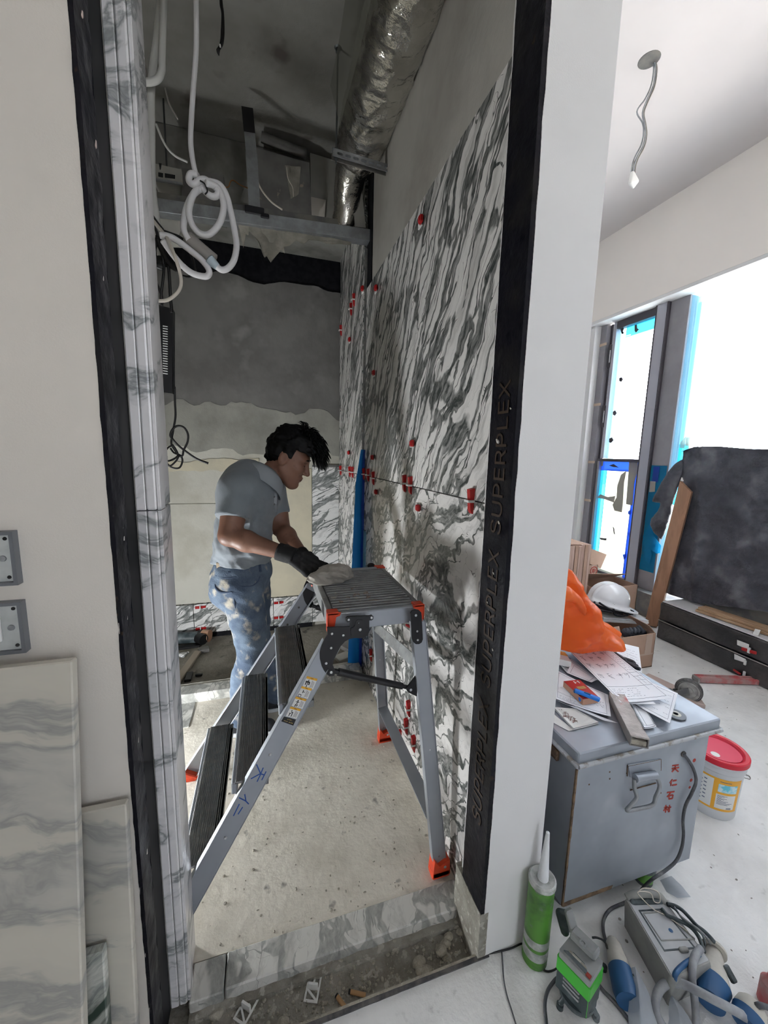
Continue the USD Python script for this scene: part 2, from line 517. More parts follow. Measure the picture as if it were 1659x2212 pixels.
def soft_marble(name, d, n, w, stops, su, sv, seed, r=0.3, dist=1.2, scale=1.0):
    """Honed stone with soft, cloudy bands along d."""
    N = {"g": ("geometry", {}), "o": ("vector_math", {"math_type": "add", "vector2": seed}),
         "wn": ("noise_texture", {"scale": 3.5, "detail": 4.0}), "ws": ("vector_math", {"math_type": "subtract", "vector2": (0.5, 0.5, 0.5)}), "wm": ("vector_math", {"math_type": "multiply_add", "vector2": (0.22,) * 3}),
         "du": ("vector_math", {"math_type": "dot_product", "vector2": d}), "dv": ("vector_math", {"math_type": "dot_product", "vector2": n}), "dw": ("vector_math", {"math_type": "dot_product", "vector2": w}),
         "mu": ("math", {"math_type": "multiply", "value2": su}), "mv": ("math", {"math_type": "multiply", "value2": sv}), "mw": ("math", {"math_type": "multiply", "value2": 3.0}), "c": ("combine_xyz", {}),
         "a": ("noise_texture", {"scale": scale, "detail": 6.0, "roughness": 0.58, "distortion": dist}), "r": ("rgb_ramp", {"ramp": stops}),
         "b": ("noise_texture", {"scale": scale * 1.3, "detail": 5.0, "roughness": 0.6, "distortion": 0.8, "type": "ridged_multifractal"}), "br": ("rgb_ramp", {"ramp": [(0, (1, 1, 1)), (0.62, (1, 1, 1)), (0.9, (0.62, 0.63, 0.65)), (1, (0.55, 0.56, 0.58))]}),
         "m": ("mix", {"mix_type": "multiply", "fac": 1.0}), "p": ("principled_bsdf", {"roughness": r})}
    L = [("g.position", "o.vector1"), ("o.vector", "wn.vector"), ("wn.color", "ws.vector1"), ("ws.vector", "wm.vector1"), ("o.vector", "wm.vector3"), ("wm.vector", "du.vector1"), ("wm.vector", "dv.vector1"), ("wm.vector", "dw.vector1"),
         ("du.value", "mu.value1"), ("dv.value", "mv.value1"), ("dw.value", "mw.value1"), ("mu.value", "c.x"), ("mv.value", "c.y"), ("mw.value", "c.z"), ("c.vector", "a.vector"), ("c.vector", "b.vector"), ("a.fac", "r.fac"), ("b.fac", "br.fac"),
         ("r.color", "m.color1"), ("br.color", "m.color2"), ("m.color", "p.base_color")]
    LOOK[name] = usdkit.material(stage, f"/World/Looks/{name}", N, L, surface="p.BSDF")


A5 = deg(-20)
soft_marble("marble_slab", (math.cos(A5), 0, math.sin(A5)), (-math.sin(A5), 0, math.cos(A5)), (0, 1, 0), [(0, (0.504, 0.476, 0.407)), (0.36, (0.521, 0.492, 0.423)), (0.45, (0.487, 0.463, 0.403)), (0.505, (0.294, 0.291, 0.273)), (0.56, (0.420, 0.406, 0.367)), (0.66, (0.487, 0.467, 0.415)), (0.8, (0.336, 0.332, 0.312)), (1, (0.302, 0.299, 0.284))], 2.4, 7.0, (2.7, 6.3, 5.5), 0.3, 0.4)
A6 = deg(38)
soft_marble("marble_dark_slab", (math.cos(A6), 0, math.sin(A6)), (-math.sin(A6), 0, math.cos(A6)), (0, 1, 0), [(0, (0.60, 0.60, 0.55)), (0.40, (0.58, 0.58, 0.53)), (0.47, (0.22, 0.24, 0.225)), (0.50, (0.40, 0.41, 0.37)), (0.55, (0.045, 0.07, 0.055)), (1, (0.02, 0.035, 0.027))], 3.0, 9, (2.7, 1.3, 8.3), 0.3, 0.4)
A4 = deg(35)
soft_marble("marble_jamb", (0.3, -math.cos(A4) * 0.9, -math.sin(A4)), (0.1, math.sin(A4), -math.cos(A4)), (1, 0, 0), [(0, (0.56, 0.55, 0.56)), (0.26, (0.70, 0.685, 0.69)), (0.50, (0.74, 0.72, 0.725)), (0.54, (0.60, 0.595, 0.60)), (0.565, (0.24, 0.255, 0.255)), (0.60, (0.62, 0.615, 0.62)), (0.70, (0.66, 0.655, 0.66)), (0.74, (0.33, 0.345, 0.345)), (0.80, (0.5, 0.505, 0.51)), (1, (0.45, 0.455, 0.46))], 2.2, 7.5, (8.2, 3.3, 1.1), 0.25, 0.35)
marble("marble_curb", (0.25, 1, 0.1), (1, -0.25, 0), (0, 0, 1), white=(0.62, 0.61, 0.57), dark=(0.12, 0.13, 0.12), su=5.5, sv=13, warp=0.1, amount=0.65, seed=(0.7, 2.3, 6.5), dense=0.52, thick=0.26, cloud=0.4, rough_=0.5)

mat("paint_left", (0.67, 0.625, 0.565), 0.75, c2=(0.64, 0.60, 0.545), scale=2.0, bump=0.05, bscale=260, world=True)
mat("terrace_stone", (0.72, 0.71, 0.69), 0.85, c2=(0.66, 0.65, 0.63), scale=1.5, world=True)
mat("paint_white", (0.72, 0.715, 0.71), 0.7, c2=(0.69, 0.685, 0.68), scale=2.0, bump=0.05, bscale=260, world=True)
mat("paint_ceiling", (0.68, 0.64, 0.63), 0.8, c2=(0.655, 0.62, 0.61), scale=1.2, world=True)
mat("paint_bulkhead", (0.84, 0.79, 0.74), 0.8, c2=(0.81, 0.765, 0.72), scale=1.0, world=True)
mat("concrete_ceiling", (0.27, 0.265, 0.245), 0.95, c2=(0.18, 0.17, 0.15), scale=2.2, lo=0.4, hi=0.7, c3=(0.15, 0.13, 0.12), scale3=5, lo3=0.62, hi3=0.72, bump=0.25, bscale=40, world=True)
mat("concrete_beam", (0.30, 0.30, 0.275), 0.95, c2=(0.18, 0.175, 0.16), scale=3.0, bump=0.25, bscale=40, world=True)
mat("plaster_side", (0.42, 0.405, 0.37), 0.95, c2=(0.33, 0.31, 0.28), scale=2.0, bump=0.2, bscale=50, world=True)
mat("cement_base", (0.52, 0.505, 0.45), 0.95, c2=(0.43, 0.41, 0.36), scale=3.5, lo=0.42, hi=0.62, c3=(0.62, 0.60, 0.55), scale3=7, lo3=0.58, hi3=0.66, bump=0.35, bscale=35, world=True)
mat("bitumen", (0.004, 0.0045, 0.007), 0.7, spec=0.2, c2=(0.010, 0.010, 0.013), scale=20, bump=0.3, bscale=40, world=True)
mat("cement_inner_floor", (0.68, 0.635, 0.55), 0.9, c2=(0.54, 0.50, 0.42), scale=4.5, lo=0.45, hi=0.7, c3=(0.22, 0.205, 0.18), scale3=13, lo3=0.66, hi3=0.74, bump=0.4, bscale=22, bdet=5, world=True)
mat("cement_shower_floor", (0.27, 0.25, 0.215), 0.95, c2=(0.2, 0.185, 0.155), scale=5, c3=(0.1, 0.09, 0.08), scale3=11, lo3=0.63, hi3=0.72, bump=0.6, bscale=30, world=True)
mat("screed", (0.80, 0.80, 0.79), 0.75, c2=(0.70, 0.70, 0.69), scale=5.0, lo=0.4, hi=0.66, c3=(0.56, 0.56, 0.55), scale3=16, lo3=0.66, hi3=0.74, bump=0.3, bscale=45, world=True)
mat("mortar_bed", (0.34, 0.325, 0.28), 0.95, c2=(0.24, 0.225, 0.19), scale=14, c3=(0.46, 0.44, 0.39), scale3=40, lo3=0.58, hi3=0.64, bump=1.0, bscale=55, bdet=6, world=True)
mat("mortar_crumb", (0.46, 0.43, 0.36), 0.95, c2=(0.36, 0.33, 0.27), scale=40, bump=0.6, bscale=120)
mat("black_frame", (0.006, 0.006, 0.010), 0.42, c2=(0.016, 0.015, 0.015), scale=10, lo=0.5, hi=0.7, c3=(0.045, 0.03, 0.018), scale3=26, lo3=0.70, hi3=0.75, spec=0.16, bump=0.3, bscale=30, world=True, rvar=0.15)
mat("black_gloss", (0.003, 0.003, 0.004), 0.5, spec=0.15)
mat("frame_print", (0.035, 0.018, 0.008), 0.7)
mat("chip_white", (0.6, 0.58, 0.54), 0.8)
mat("alu", (0.40, 0.425, 0.465), 0.46, m=0.45, c2=(0.37, 0.395, 0.435), scale=5, rvar=0.04)
mat("alu_tread", (0.36, 0.37, 0.37), 0.5, m=0.55, c2=(0.24, 0.24, 0.235), scale=16, lo=0.4, hi=0.7, c3=(0.45, 0.42, 0.37), scale3=30, lo3=0.63, hi3=0.7)
mat("alu_dark", (0.16, 0.165, 0.17), 0.55, m=0.5, c2=(0.24, 0.235, 0.22), scale=30)
mat("mud", (0.34, 0.28, 0.23), 0.9, c2=(0.26, 0.21, 0.17), scale=60)
mat("orange_plastic", (0.80, 0.075, 0.02), 0.4, c2=(0.68, 0.06, 0.02), scale=30)
mat("red_plastic", (0.42, 0.008, 0.010), 0.4)
mat("red_dark", (0.25, 0.02, 0.012), 0.5)
mat("white_plastic", (0.74, 0.74, 0.72), 0.4)
mat("black_plastic", (0.008, 0.008, 0.011), 0.42)
mat("rivet", (0.62, 0.64, 0.66), 0.35, m=0.6)
mat("label_white", (0.78, 0.78, 0.76), 0.5)
mat("label_yellow", (0.80, 0.42, 0.03), 0.5)
mat("label_black", (0.012, 0.012, 0.012), 0.5)
mat("label_gold", (0.5, 0.36, 0.12), 0.5)
mat("blue_marker", (0.02, 0.09, 0.36), 0.6)
mat("ink", (0.16, 0.19, 0.25), 0.8)
mat("ink_brown", (0.20, 0.12, 0.10), 0.8)
mat("foil", (0.72, 0.70, 0.66), 0.16, m=1.0, c2=(0.55, 0.53, 0.49), scale=9, lo=0.4, hi=0.65, bump=1.0, bscale=13, bdet=5)
mat("foil_tape", (0.62, 0.61, 0.58), 0.45, m=0.8)
film("plastic_wrap", (0.9, 0.9, 0.88), (0.4, 0.4, 0.36), 0.25)
mat("zinc", (0.36, 0.38, 0.40), 0.45, m=0.7, c2=(0.28, 0.29, 0.30), scale=12, rvar=0.1)
mat("zinc_dark", (0.12, 0.12, 0.12), 0.6, m=0.3, c2=(0.2, 0.19, 0.17), scale=8)
mat("steel_rod", (0.10, 0.11, 0.11), 0.5, m=0.6)
mat("pvc", (0.52, 0.52, 0.50), 0.45)
mat("pvc_white", (0.66, 0.65, 0.66), 0.45)
mat("pvc_blue", (0.42, 0.50, 0.55), 0.4)
mat("foam_grey", (0.30, 0.28, 0.26), 0.9)
mat("cord_cream", (0.62, 0.57, 0.50), 0.5)
mat("cord_black", (0.006, 0.006, 0.007), 0.45)
mat("cord_dusty", (0.07, 0.075, 0.085), 0.65, c2=(0.2, 0.2, 0.2), scale=20, lo=0.5, hi=0.7)
mat("cord_grey", (0.34, 0.355, 0.37), 0.7, c2=(0.24, 0.25, 0.27), scale=20)
mat("copper", (0.5, 0.22, 0.09), 0.4, m=0.8)
mat("membrane", (0.30, 0.28, 0.24), 0.8, c2=(0.2, 0.19, 0.16), scale=8, bump=0.4, bscale=20)
mat("unit_box", (0.16, 0.155, 0.145), 0.75, c2=(0.11, 0.105, 0.1), scale=5, c3=(0.3, 0.25, 0.2), scale3=14, lo3=0.66, hi3=0.72)
mat("unit_pale", (0.42, 0.41, 0.37), 0.8, c2=(0.34, 0.33, 0.3), scale=4)
mat("unit_tan", (0.33, 0.28, 0.22), 0.7)
film("blue_film", (0.20, 0.62, 0.95), (0.02, 0.25, 0.60), 0.72)
film("blue_tape", (0.25, 0.45, 0.98), (0.06, 0.16, 0.60), 0.72)
film("cyan_film", (0.35, 0.85, 1.0), (0.03, 0.38, 0.62), 0.5)
film("pale_film", (0.72, 0.92, 1.0), (0.45, 0.68, 0.8), 0.4)
film("milky_film", (0.80, 0.82, 0.72), (0.72, 0.74, 0.66), 0.78)
film("clear_film", (0.95, 0.97, 1.0), (0.8, 0.85, 0.9), 0.18)
pane("glass")
mat("mullion", (0.30, 0.29, 0.31), 0.5, m=0.3, c2=(0.27, 0.26, 0.28), scale=6)
mat("mullion_face", (0.40, 0.40, 0.45), 0.42, m=0.35)
mat("mullion_dark", (0.05, 0.045, 0.055), 0.5)
mat("tape_tan", (0.55, 0.42, 0.32), 0.6)
mat("tape_grey", (0.42, 0.40, 0.36), 0.6, translucent=0.3)
mat("poly_black", (0.040, 0.042, 0.055), 0.32, c2=(0.075, 0.078, 0.095), scale=5, c3=(0.20, 0.205, 0.225), scale3=5, lo3=0.58, hi3=0.80, bump=0.9, bscale=22, bdet=5, rvar=0.12)
mat("poly_wrap", (0.03, 0.03, 0.032), 0.35, c2=(0.075, 0.072, 0.07), scale=6, bump=0.6, bscale=20, bdet=4)
mat("plinth_top", (0.70, 0.71, 0.73), 0.5, c2=(0.62, 0.63, 0.65), scale=4)
mat("timber", (0.42, 0.235, 0.145), 0.65, c2=(0.32, 0.175, 0.105), scale=3.2, stretch=(6, 6, 1.0), c3=(0.22, 0.12, 0.08), scale3=7, lo3=0.68, hi3=0.74, dist=0.6)
mat("plank", (0.50, 0.34, 0.21), 0.65, c2=(0.38, 0.24, 0.14), scale=4, stretch=(8, 1.0, 8), dist=0.5)
mat("cardboard", (0.50, 0.335, 0.25), 0.85, c2=(0.44, 0.29, 0.21), scale=4)
mat("cardboard_in", (0.40, 0.25, 0.15), 0.85)
mat("card_edge", (0.58, 0.42, 0.35), 0.9, c2=(0.42, 0.28, 0.22), scale=9, stretch=(14, 14, 0.35), lo=0.42, hi=0.58)
mat("packing_tape", (0.55, 0.42, 0.34), 0.25)
mat("orange_bag", (0.90, 0.20, 0.03), 0.4, c2=(0.82, 0.16, 0.025), scale=6, translucent=0.35, bump=0.3, bscale=14)
mat("helmet_white", (0.78, 0.78, 0.80), 0.22, coat=0.3)
mat("strap_black", (0.015, 0.015, 0.02), 0.7)
mat("tile_white", (0.72, 0.73, 0.74), 0.35)
mat("glove_dark", (0.03, 0.034, 0.045), 0.8, c2=(0.07, 0.075, 0.09), scale=20)
mat("paper", (0.84, 0.87, 0.92), 0.8)
mat("paper_dull", (0.70, 0.725, 0.77), 0.8)
mat("paper_cream", (0.62, 0.62, 0.60), 0.8)
mat("box_zinc", (0.37, 0.405, 0.45), 0.48, m=0.55, c2=(0.30, 0.33, 0.37), scale=3.5, lo=0.38, hi=0.66, c3=(0.44, 0.47, 0.51), scale3=5, lo3=0.58, hi3=0.74, rvar=0.1, bump=0.06, bscale=8)
mat("box_rim", (0.42, 0.44, 0.46), 0.55, m=0.3, c2=(0.25, 0.23, 0.2), scale=24, lo=0.52, hi=0.62)
mat("rust", (0.085, 0.055, 0.036), 0.9, c2=(0.20, 0.13, 0.075), scale=30)
mat("red_stencil", (0.38, 0.045, 0.03), 0.8)
mat("bucket", (0.76, 0.77, 0.79), 0.4, trans=0.0, translucent=0.25)
mat("lid_red", (0.72, 0.035, 0.09), 0.35)
mat("lid_rim", (0.66, 0.01, 0.035), 0.35)
mat("label_cyan", (0.12, 0.58, 0.72), 0.4, c2=(0.65, 0.8, 0.85), scale=40, lo=0.45, hi=0.6)
mat("label_orange", (0.85, 0.42, 0.03), 0.4)
mat("green_tube", (0.09, 0.27, 0.035), 0.35, c2=(0.035, 0.10, 0.025), scale=10, lo=0.48, hi=0.66, c3=(0.16, 0.2, 0.16), scale3=22, lo3=0.62, hi3=0.7)
mat("tube_band", (0.52, 0.54, 0.52), 0.5, c2=(0.3, 0.32, 0.3), scale=30)
mat("nozzle", (0.74, 0.76, 0.78), 0.35)
mat("laser_green", (0.05, 0.40, 0.035), 0.4)
mat("tool_dark", (0.035, 0.05, 0.055), 0.5, c2=(0.12, 0.145, 0.155), scale=14, lo=0.45, hi=0.65)
mat("tool_dust", (0.26, 0.27, 0.27), 0.8, c2=(0.17, 0.18, 0.19), scale=10)
mat("case_grey", (0.33, 0.33, 0.31), 0.7, c2=(0.24, 0.245, 0.235), scale=8, bump=0.1, bscale=30)
mat("case_top", (0.47, 0.485, 0.50), 0.7, c2=(0.39, 0.405, 0.425), scale=7, c3=(0.22, 0.25, 0.32), scale3=13, lo3=0.64, hi3=0.72)
mat("tool_blue", (0.02, 0.09, 0.22), 0.5)
mat("tool_beige", (0.52, 0.50, 0.44), 0.7, c2=(0.42, 0.4, 0.36), scale=12)
film("bag_clear", (0.9, 0.92, 0.95), (0.62, 0.65, 0.68), 0.5)
mat("red_case", (0.42, 0.03, 0.03), 0.4)
mat("case_side", (0.50, 0.28, 0.18), 0.5)
mat("knife_blue", (0.01, 0.20, 0.72), 0.35)
mat("level_body", (0.40, 0.37, 0.35), 0.8, c2=(0.55, 0.52, 0.5), scale=14, c3=(0.52, 0.16, 0.16), scale3=8, lo3=0.55, hi3=0.63, bump=0.5, bscale=40)
mat("level_red", (0.50, 0.10, 0.11), 0.6, c2=(0.45, 0.28, 0.27), scale=14)
mat("level_grey", (0.24, 0.23, 0.22), 0.7)
mat("disc_grey", (0.25, 0.28, 0.31), 0.7)
mat("disc_pale", (0.6, 0.6, 0.52), 0.6)
mat("rubber", (0.045, 0.045, 0.05), 0.7, c2=(0.12, 0.115, 0.11), scale=30)
mat("wheel_grey", (0.36, 0.35, 0.33), 0.6, c2=(0.24, 0.235, 0.225), scale=25)
mat("wood_pale", (0.46, 0.36, 0.32), 0.8)
mat("peg_wood", (0.42, 0.25, 0.12), 0.8)
mat("skin", (0.235, 0.115, 0.075), 0.5, c2=(0.20, 0.095, 0.062), scale=10, c3=(0.17, 0.075, 0.05), scale3=30, lo3=0.6, hi3=0.75)
mat("lip", (0.17, 0.065, 0.05), 0.5)
mat("hair", (0.0025, 0.0025, 0.003), 0.6, spec=0.2)
mat("shirt", (0.215, 0.24, 0.265), 0.85, c2=(0.185, 0.21, 0.235), scale=6, sheen=0.2, bump=0.12, bscale=220)
mat("shirt_placket", (0.285, 0.31, 0.335), 0.85)
mat("button", (0.03, 0.03, 0.035), 0.4)
mat("denim", (0.055, 0.082, 0.13), 0.9, c2=(0.13, 0.175, 0.235), scale=6, lo=0.42, hi=0.64, c3=(0.42, 0.385, 0.32), scale3=15, lo3=0.55, hi3=0.70, bump=0.25, bscale=160)
mat("denim_dark", (0.035, 0.055, 0.10), 0.9, c2=(0.07, 0.10, 0.16), scale=20)
mat("leather_patch", (0.36, 0.29, 0.21), 0.8)
mat("glove_black", (0.008, 0.008, 0.009), 0.8, c2=(0.03, 0.03, 0.03), scale=30, lo=0.55, hi=0.7)
mat("rag", (0.40, 0.37, 0.325), 0.95, c2=(0.32, 0.295, 0.26), scale=9, bump=0.3, bscale=50)
mat("shoe", (0.02, 0.022, 0.028), 0.6)
mat("shoe_white", (0.62, 0.64, 0.66), 0.6)
mat("switch_plate", (0.50, 0.52, 0.51), 0.6, c2=(0.42, 0.44, 0.43), scale=20)
mat("switch_frame", (0.17, 0.18, 0.20), 0.4, m=0.4)
mat("switch_inner", (0.60, 0.58, 0.55), 0.6, c2=(0.40, 0.38, 0.36), scale=40)
mat("lamp_face", (0.9, 0.9, 0.9), 0.5, emit=(0.92, 0.95, 0.97, 118.0))

# ------------------------------------------------------------------ the setting
YF = 0.83            # face of the front wall, in which the opening is
XL, XR = -0.276, 0.588
XP = 0.777           # right end of the pier
XM = 0.62            # marble face on the right inside
YB = 3.35            # back wall inside
XW = 3.60            # window wall of the room on the right
ZC, ZI = 3.79, 3.42  # ceilings: room, inside

struct("floor", box(-1.75, 3.75, -2.75, YF, -0.2, 0.0), "screed")
struct("floor", box(XP, 3.75, YF, 5.0, -0.2, 0.0), "screed")
struct("floor", box(-1.75, XP, YF + 0.012, 1.075, -0.2, -0.045), "mortar_bed")
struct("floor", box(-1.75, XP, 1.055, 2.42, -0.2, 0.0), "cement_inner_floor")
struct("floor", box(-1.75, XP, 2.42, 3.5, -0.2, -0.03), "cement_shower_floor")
struct("ceiling", box(-1.75, 3.75, -2.75, YF, ZC, ZC + 0.2), "paint_ceiling")
struct("ceiling", box(XP, 3.75, YF, 5.0, ZC, ZC + 0.2), "paint_ceiling")
struct("ceiling", box(-1.75, XP, 0.97, 3.5, ZI, ZI + 0.3), "concrete_ceiling")
# the front wall, with its plaster broken along the opening
P = [(-1.75, -0.0), (-1.75, ZC)]
zz = np.linspace(2.72, 0.0, 90)
P += [(XL, ZC)] if False else []
edge = [(XL - 0.001 + 0.007 * (meshkit.noise(np.array([0.3, 1.7, z * 21.0]), 3) - 0.75), z) for z in zz]
P += [(XL + 0.0, 2.73)] + edge
P = [(-1.75, 0.0), (-1.75, 2.73)] + edge
struct("wall_left", extrude(P, -0.14, np.array([0, YF, 0]), np.array([1.0, 0, 0]), np.array([0, 0, 1.0])), "paint_left", smooth=False)
struct("wall_header", box(-1.75, XP, YF, 0.97, 2.73, ZC), "paint_left")
struct("wall_side", box(-1.9, -1.75, -3.6, 5.0, -0.2, ZC + 0.2), "paint_left")
edge = [(XR + 0.012 - 0.006 * meshkit.noise(np.array([2.3, 0.7, z * 17.0]), 5), z) for z in zz]
struct("wall_right", extrude([(XP, 2.73), (XP, 0.0)] + edge[::-1], -0.14, np.array([0, YF, 0]), np.array([1.0, 0, 0]), np.array([0, 0, 1.0])), "paint_white", smooth=False)
struct("wall_partition", box(0.66, XP, 0.97, 5.0, -0.2, ZC), "plaster_side")
struct("wall_partition", box(XP, XP + 0.004, YF + 0.0, 5.0, 0, ZC), "paint_white")
struct("wall_left_inside", box(-1.75, -1.6, 0.97, 3.5, -0.2, 3.6), "cement_base")
struct("wall_far", box(XP, 3.75, 5.0, 5.15, -0.2, ZC), "paint_white")

# the back wall inside: cement render with a ragged trowelled skin, a bare black band above it
back = struct("wall_back", box(-1.75, 0.66, YB, 3.5, -0.2, 3.6), "cement_base")
part(back, "waterproof_coat", box(-1.6, 0.62, YB - 0.006, YB, 2.66, 3.42), "bitumen", "black waterproof coat above the render")


def ragged(x0, x1, z0, z1, amp, seed, n=60, low=False):
    xs = np.linspace(x0, x1, n)
    top = [(x, z1 + amp * (meshkit.fbm(np.array([x * 5.0, seed, 0.0]), 4, seed) - 0.5) * 2) for x in xs]
    bot = [(x, z0 + (amp * (meshkit.fbm(np.array([x * 6.0, seed, 4.0]), 4, seed + 3) - 0.5) * 2 if low else 0)) for x in xs]
    return bot + top[::-1]


XZ = (np.array([1.0, 0, 0]), np.array([0, 0, 1.0]))
mat("render_dark", (0.20, 0.195, 0.185), 0.95, c2=(0.15, 0.145, 0.137), scale=3, c3=(0.235, 0.23, 0.22), scale3=5, lo3=0.58, hi3=0.72, bump=0.3, bscale=22, world=True)
mat("render_mid", (0.33, 0.325, 0.29), 0.95, c2=(0.25, 0.245, 0.22), scale=5, lo=0.4, hi=0.66, bump=0.35, bscale=24, world=True)
mat("render_pale", (0.56, 0.55, 0.49), 0.95, c2=(0.47, 0.455, 0.39), scale=4, lo=0.44, hi=0.64, bump=0.3, bscale=26, world=True)
mat("render_cream", (0.60, 0.55, 0.42), 0.95, c2=(0.52, 0.485, 0.38), scale=3, bump=0.25, bscale=26, world=True)
part(back, "render_coat", extrude(ragged(-1.6, 0.62, 1.9, 2.79, 0.06, 3), -0.022, np.array([0, YB - 0.022 + 0.022, 0]), *XZ), "render_dark", "dark grey cement render", smooth=False) if False else None
part(back, "render_coat", extrude(ragged(-1.6, 0.62, 1.72, 2.79, 0.05, 3), 0.02, np.array([0, YB, 0]), *XZ), "render_dark", "dark grey upper render", smooth=False)
part(back, "render_coat", extrude(ragged(-1.6, 0.62, 1.50, 1.83, 0.09, 8, low=True), 0.024, np.array([0, YB, 0]), *XZ), "render_mid", "mottled grey render with a ragged edge", smooth=False)
part(back, "render_coat", extrude(ragged(-1.6, 0.62, 0.28, 1.60, 0.09, 12), 0.020, np.array([0, YB, 0]), *XZ), "render_pale", "pale grey lower render", smooth=False)
part(back, "render_coat", extrude(ragged(-1.6, -0.05, 1.33, 1.43, 0.05, 15, low=True), 0.027, np.array([0, YB, 0]), *XZ), "render_cream", "cream smear across the render", smooth=False)
part(back, "cement_board", box(-0.10, 0.372, YB - 0.028, YB - 0.001, 0.27, 1.37, 0.002), "render_cream", "cream cement board beside the marble")
part(back, "cement_board", box(-1.6, -0.105, YB - 0.0275, YB - 0.001, 0.27, 1.085, 0.002), "render_pale", "grey-green board under a straight joint")
for x0, x1 in ((-1.6, -0.585), (-0.581, 0.04), (0.044, 0.372)):
    part(back, "marble_panel", box(x0, x1, YB - 0.035, YB - 0.002, 0.012, 0.262, 0.0015), "marble_back")
part(back, "marble_panel", box(0.376, 0.604, YB - 0.036, YB - 0.002, 0.012, 1.385, 0.0015), "marble_back", "tall panel lit from below")
part(back, "panel_edge", box(0.376, 0.604, YB - 0.040, YB - 0.002, 1.386, 1.402), "alu_dark", "dark strip on top of the tall panel")
part(back, "plinth_line", box(-1.6, 0.372, YB - 0.03, YB - 0.002, -0.03, 0.01), "bitumen", "dark damp line at the floor")

# the right wall inside: plaster above, marble panels with open joints
side = struct("wall_marble", box(0.645, 0.66, 0.97, 3.5, -0.1, 3.6), "plaster_side")
part(side, "plaster_coat", box(0.628, 0.645, 0.97, 2.40, 2.50, ZI), "plaster_side", "bare grey plaster above the marble")
G = 0.0012
Y0, Y1, Y2, YE = 0.992, 1.68, 2.37, 2.50
for (a, b) in ((Y0, Y1), (Y1, Y2), (Y2, YE)):
    part(side, "marble_panel", box(XM, 0.646, a + G, b - G, 0.004, 1.363, 0.001), "marble_wall_lower")
    part(side, "marble_panel", box(XM, 0.646, a + G, b - G, 1.3665, 2.51, 0.001), "marble_wall_upper")
part(side, "marble_panel", box(0.604, 0.646, 2.512, YB - 0.037, 0.004, 1.363, 0.001), "marble_wall_lower")
part(side, "marble_panel", box(0.604, 0.646, 2.512, YB - 0.037, 1.3665, 3.12, 0.001), "marble_wall_upper")
part(side, "edge_profile", box(0.607, 0.646, 2.500, 2.512, 0.0, 2.74, 0.001), "alu_dark", "thin dark metal corner profile")
part(side, "membrane", box(0.622, 0.645, 2.40, 2.56, 2.52, ZI), "bitumen", "dark strip of bare wall")

# black steel reveals of the opening
fr = thing("trim_1", None, None, (XL, YF, 0)); tag(fr.prim, kind="structure")
part(fr, "frame_flange", rough(box(XL - 0.004, XL + 0.0035, YF - 0.001, 0.893, 0.0, 2.73), 0.0025, 30, 4, 0.03), "black_frame", "scuffed outer strip of the black steel reveal", smooth=60)
part(fr, "frame_web", box(XL - 0.004, XL + 0.001, 0.893, 0.968, 0.0, 2.73), "black_gloss")
fr2 = thing("trim_2", None, None, (XR, YF, 0)); tag(fr2.prim, kind="structure")
part(fr2, "frame_web", rough(box(XR - 0.004, XR + 0.03, YF + 0.001, 0.945, -0.04, 2.73), 0.0012, 25, 9, 0.04), "black_frame", smooth=60)
part(fr2, "base_patch", rough(box(XR - 0.0062, XR + 0.02, YF - 0.0005, 0.985, -0.045, 0.16), 0.003, 40, 2, 0.02), "mortar_bed", "grey cement smeared over the foot of the frame", smooth=60)
tm = meshkit.text_mesh("SUPERPLEX  SUPERPLEX  SUPERPLEX", 0.052, 0.0006)
v = np.array(tm.vertices)
tv = np.c_[XR - 0.0056 - v[:, 2] , 0.862 + v[:, 1] * 0.9, 0.42 + v[:, 0] * 0.98]
part(fr2, "printed_text", trimesh.Trimesh(tv, tm.faces, process=False), "frame_print", "faint brown lettering running up the frame", smooth=False)
for z, y, s in ((1.54, 0.90, 0.006), (1.33, 0.87, 0.004), (1.19, 0.88, 0.003), (0.98, 0.86, 0.003), (1.62, 0.855, 0.0025), (1.1, 0.9, 0.0025)):
    part(fr2, "paint_chip", hull([(XR - 0.0052, y, z), (XR - 0.0052, y + s, z + s)], [s * 0.7, s * 0.5]), "chip_white")
for z, y, s in ((1.345, 0.872, 0.0035), (1.16, 0.86, 0.003), (0.88, 0.867, 0.004), (1.32, 0.876, 0.003), (2.2, 0.865, 0.004), (1.8, 0.87, 0.003), (0.6, 0.87, 0.004), (2.02, 0.88, 0.005)):
    part(fr, "paint_chip", hull([(XL + 0.002, y, z), (XL + 0.002, y + s * .5, z + 2 * s)], [s * 0.7, s * 0.6]), "chip_white" if z < 2 else "wood_pale")
# marble lining of the left reveal: two stacked slab edges and the face that turns inside
jb = thing("trim_3", None, None, (-0.25, 0.97, 0)); tag(jb.prim, kind="structure")
for z0, z1 in ((0.0, 1.364), (1.366, 2.73)):
    part(jb, "marble_edge", box(-0.274, -0.2545, 0.966, 1.10, z0, z1, 0.002), "marble_jamb")
    part(jb, "marble_edge", box(-0.2535, -0.234, 0.9665, 1.10, z0, z1, 0.003), "marble_jamb")
    part(jb, "marble_panel", box(-0.2335, -0.226, 0.972, 1.012, z0, z1, 0.001), "marble_jamb")
part(jb, "backing", box(-0.45, -0.274, 0.97, 1.10, 0, 2.73), "cement_base")

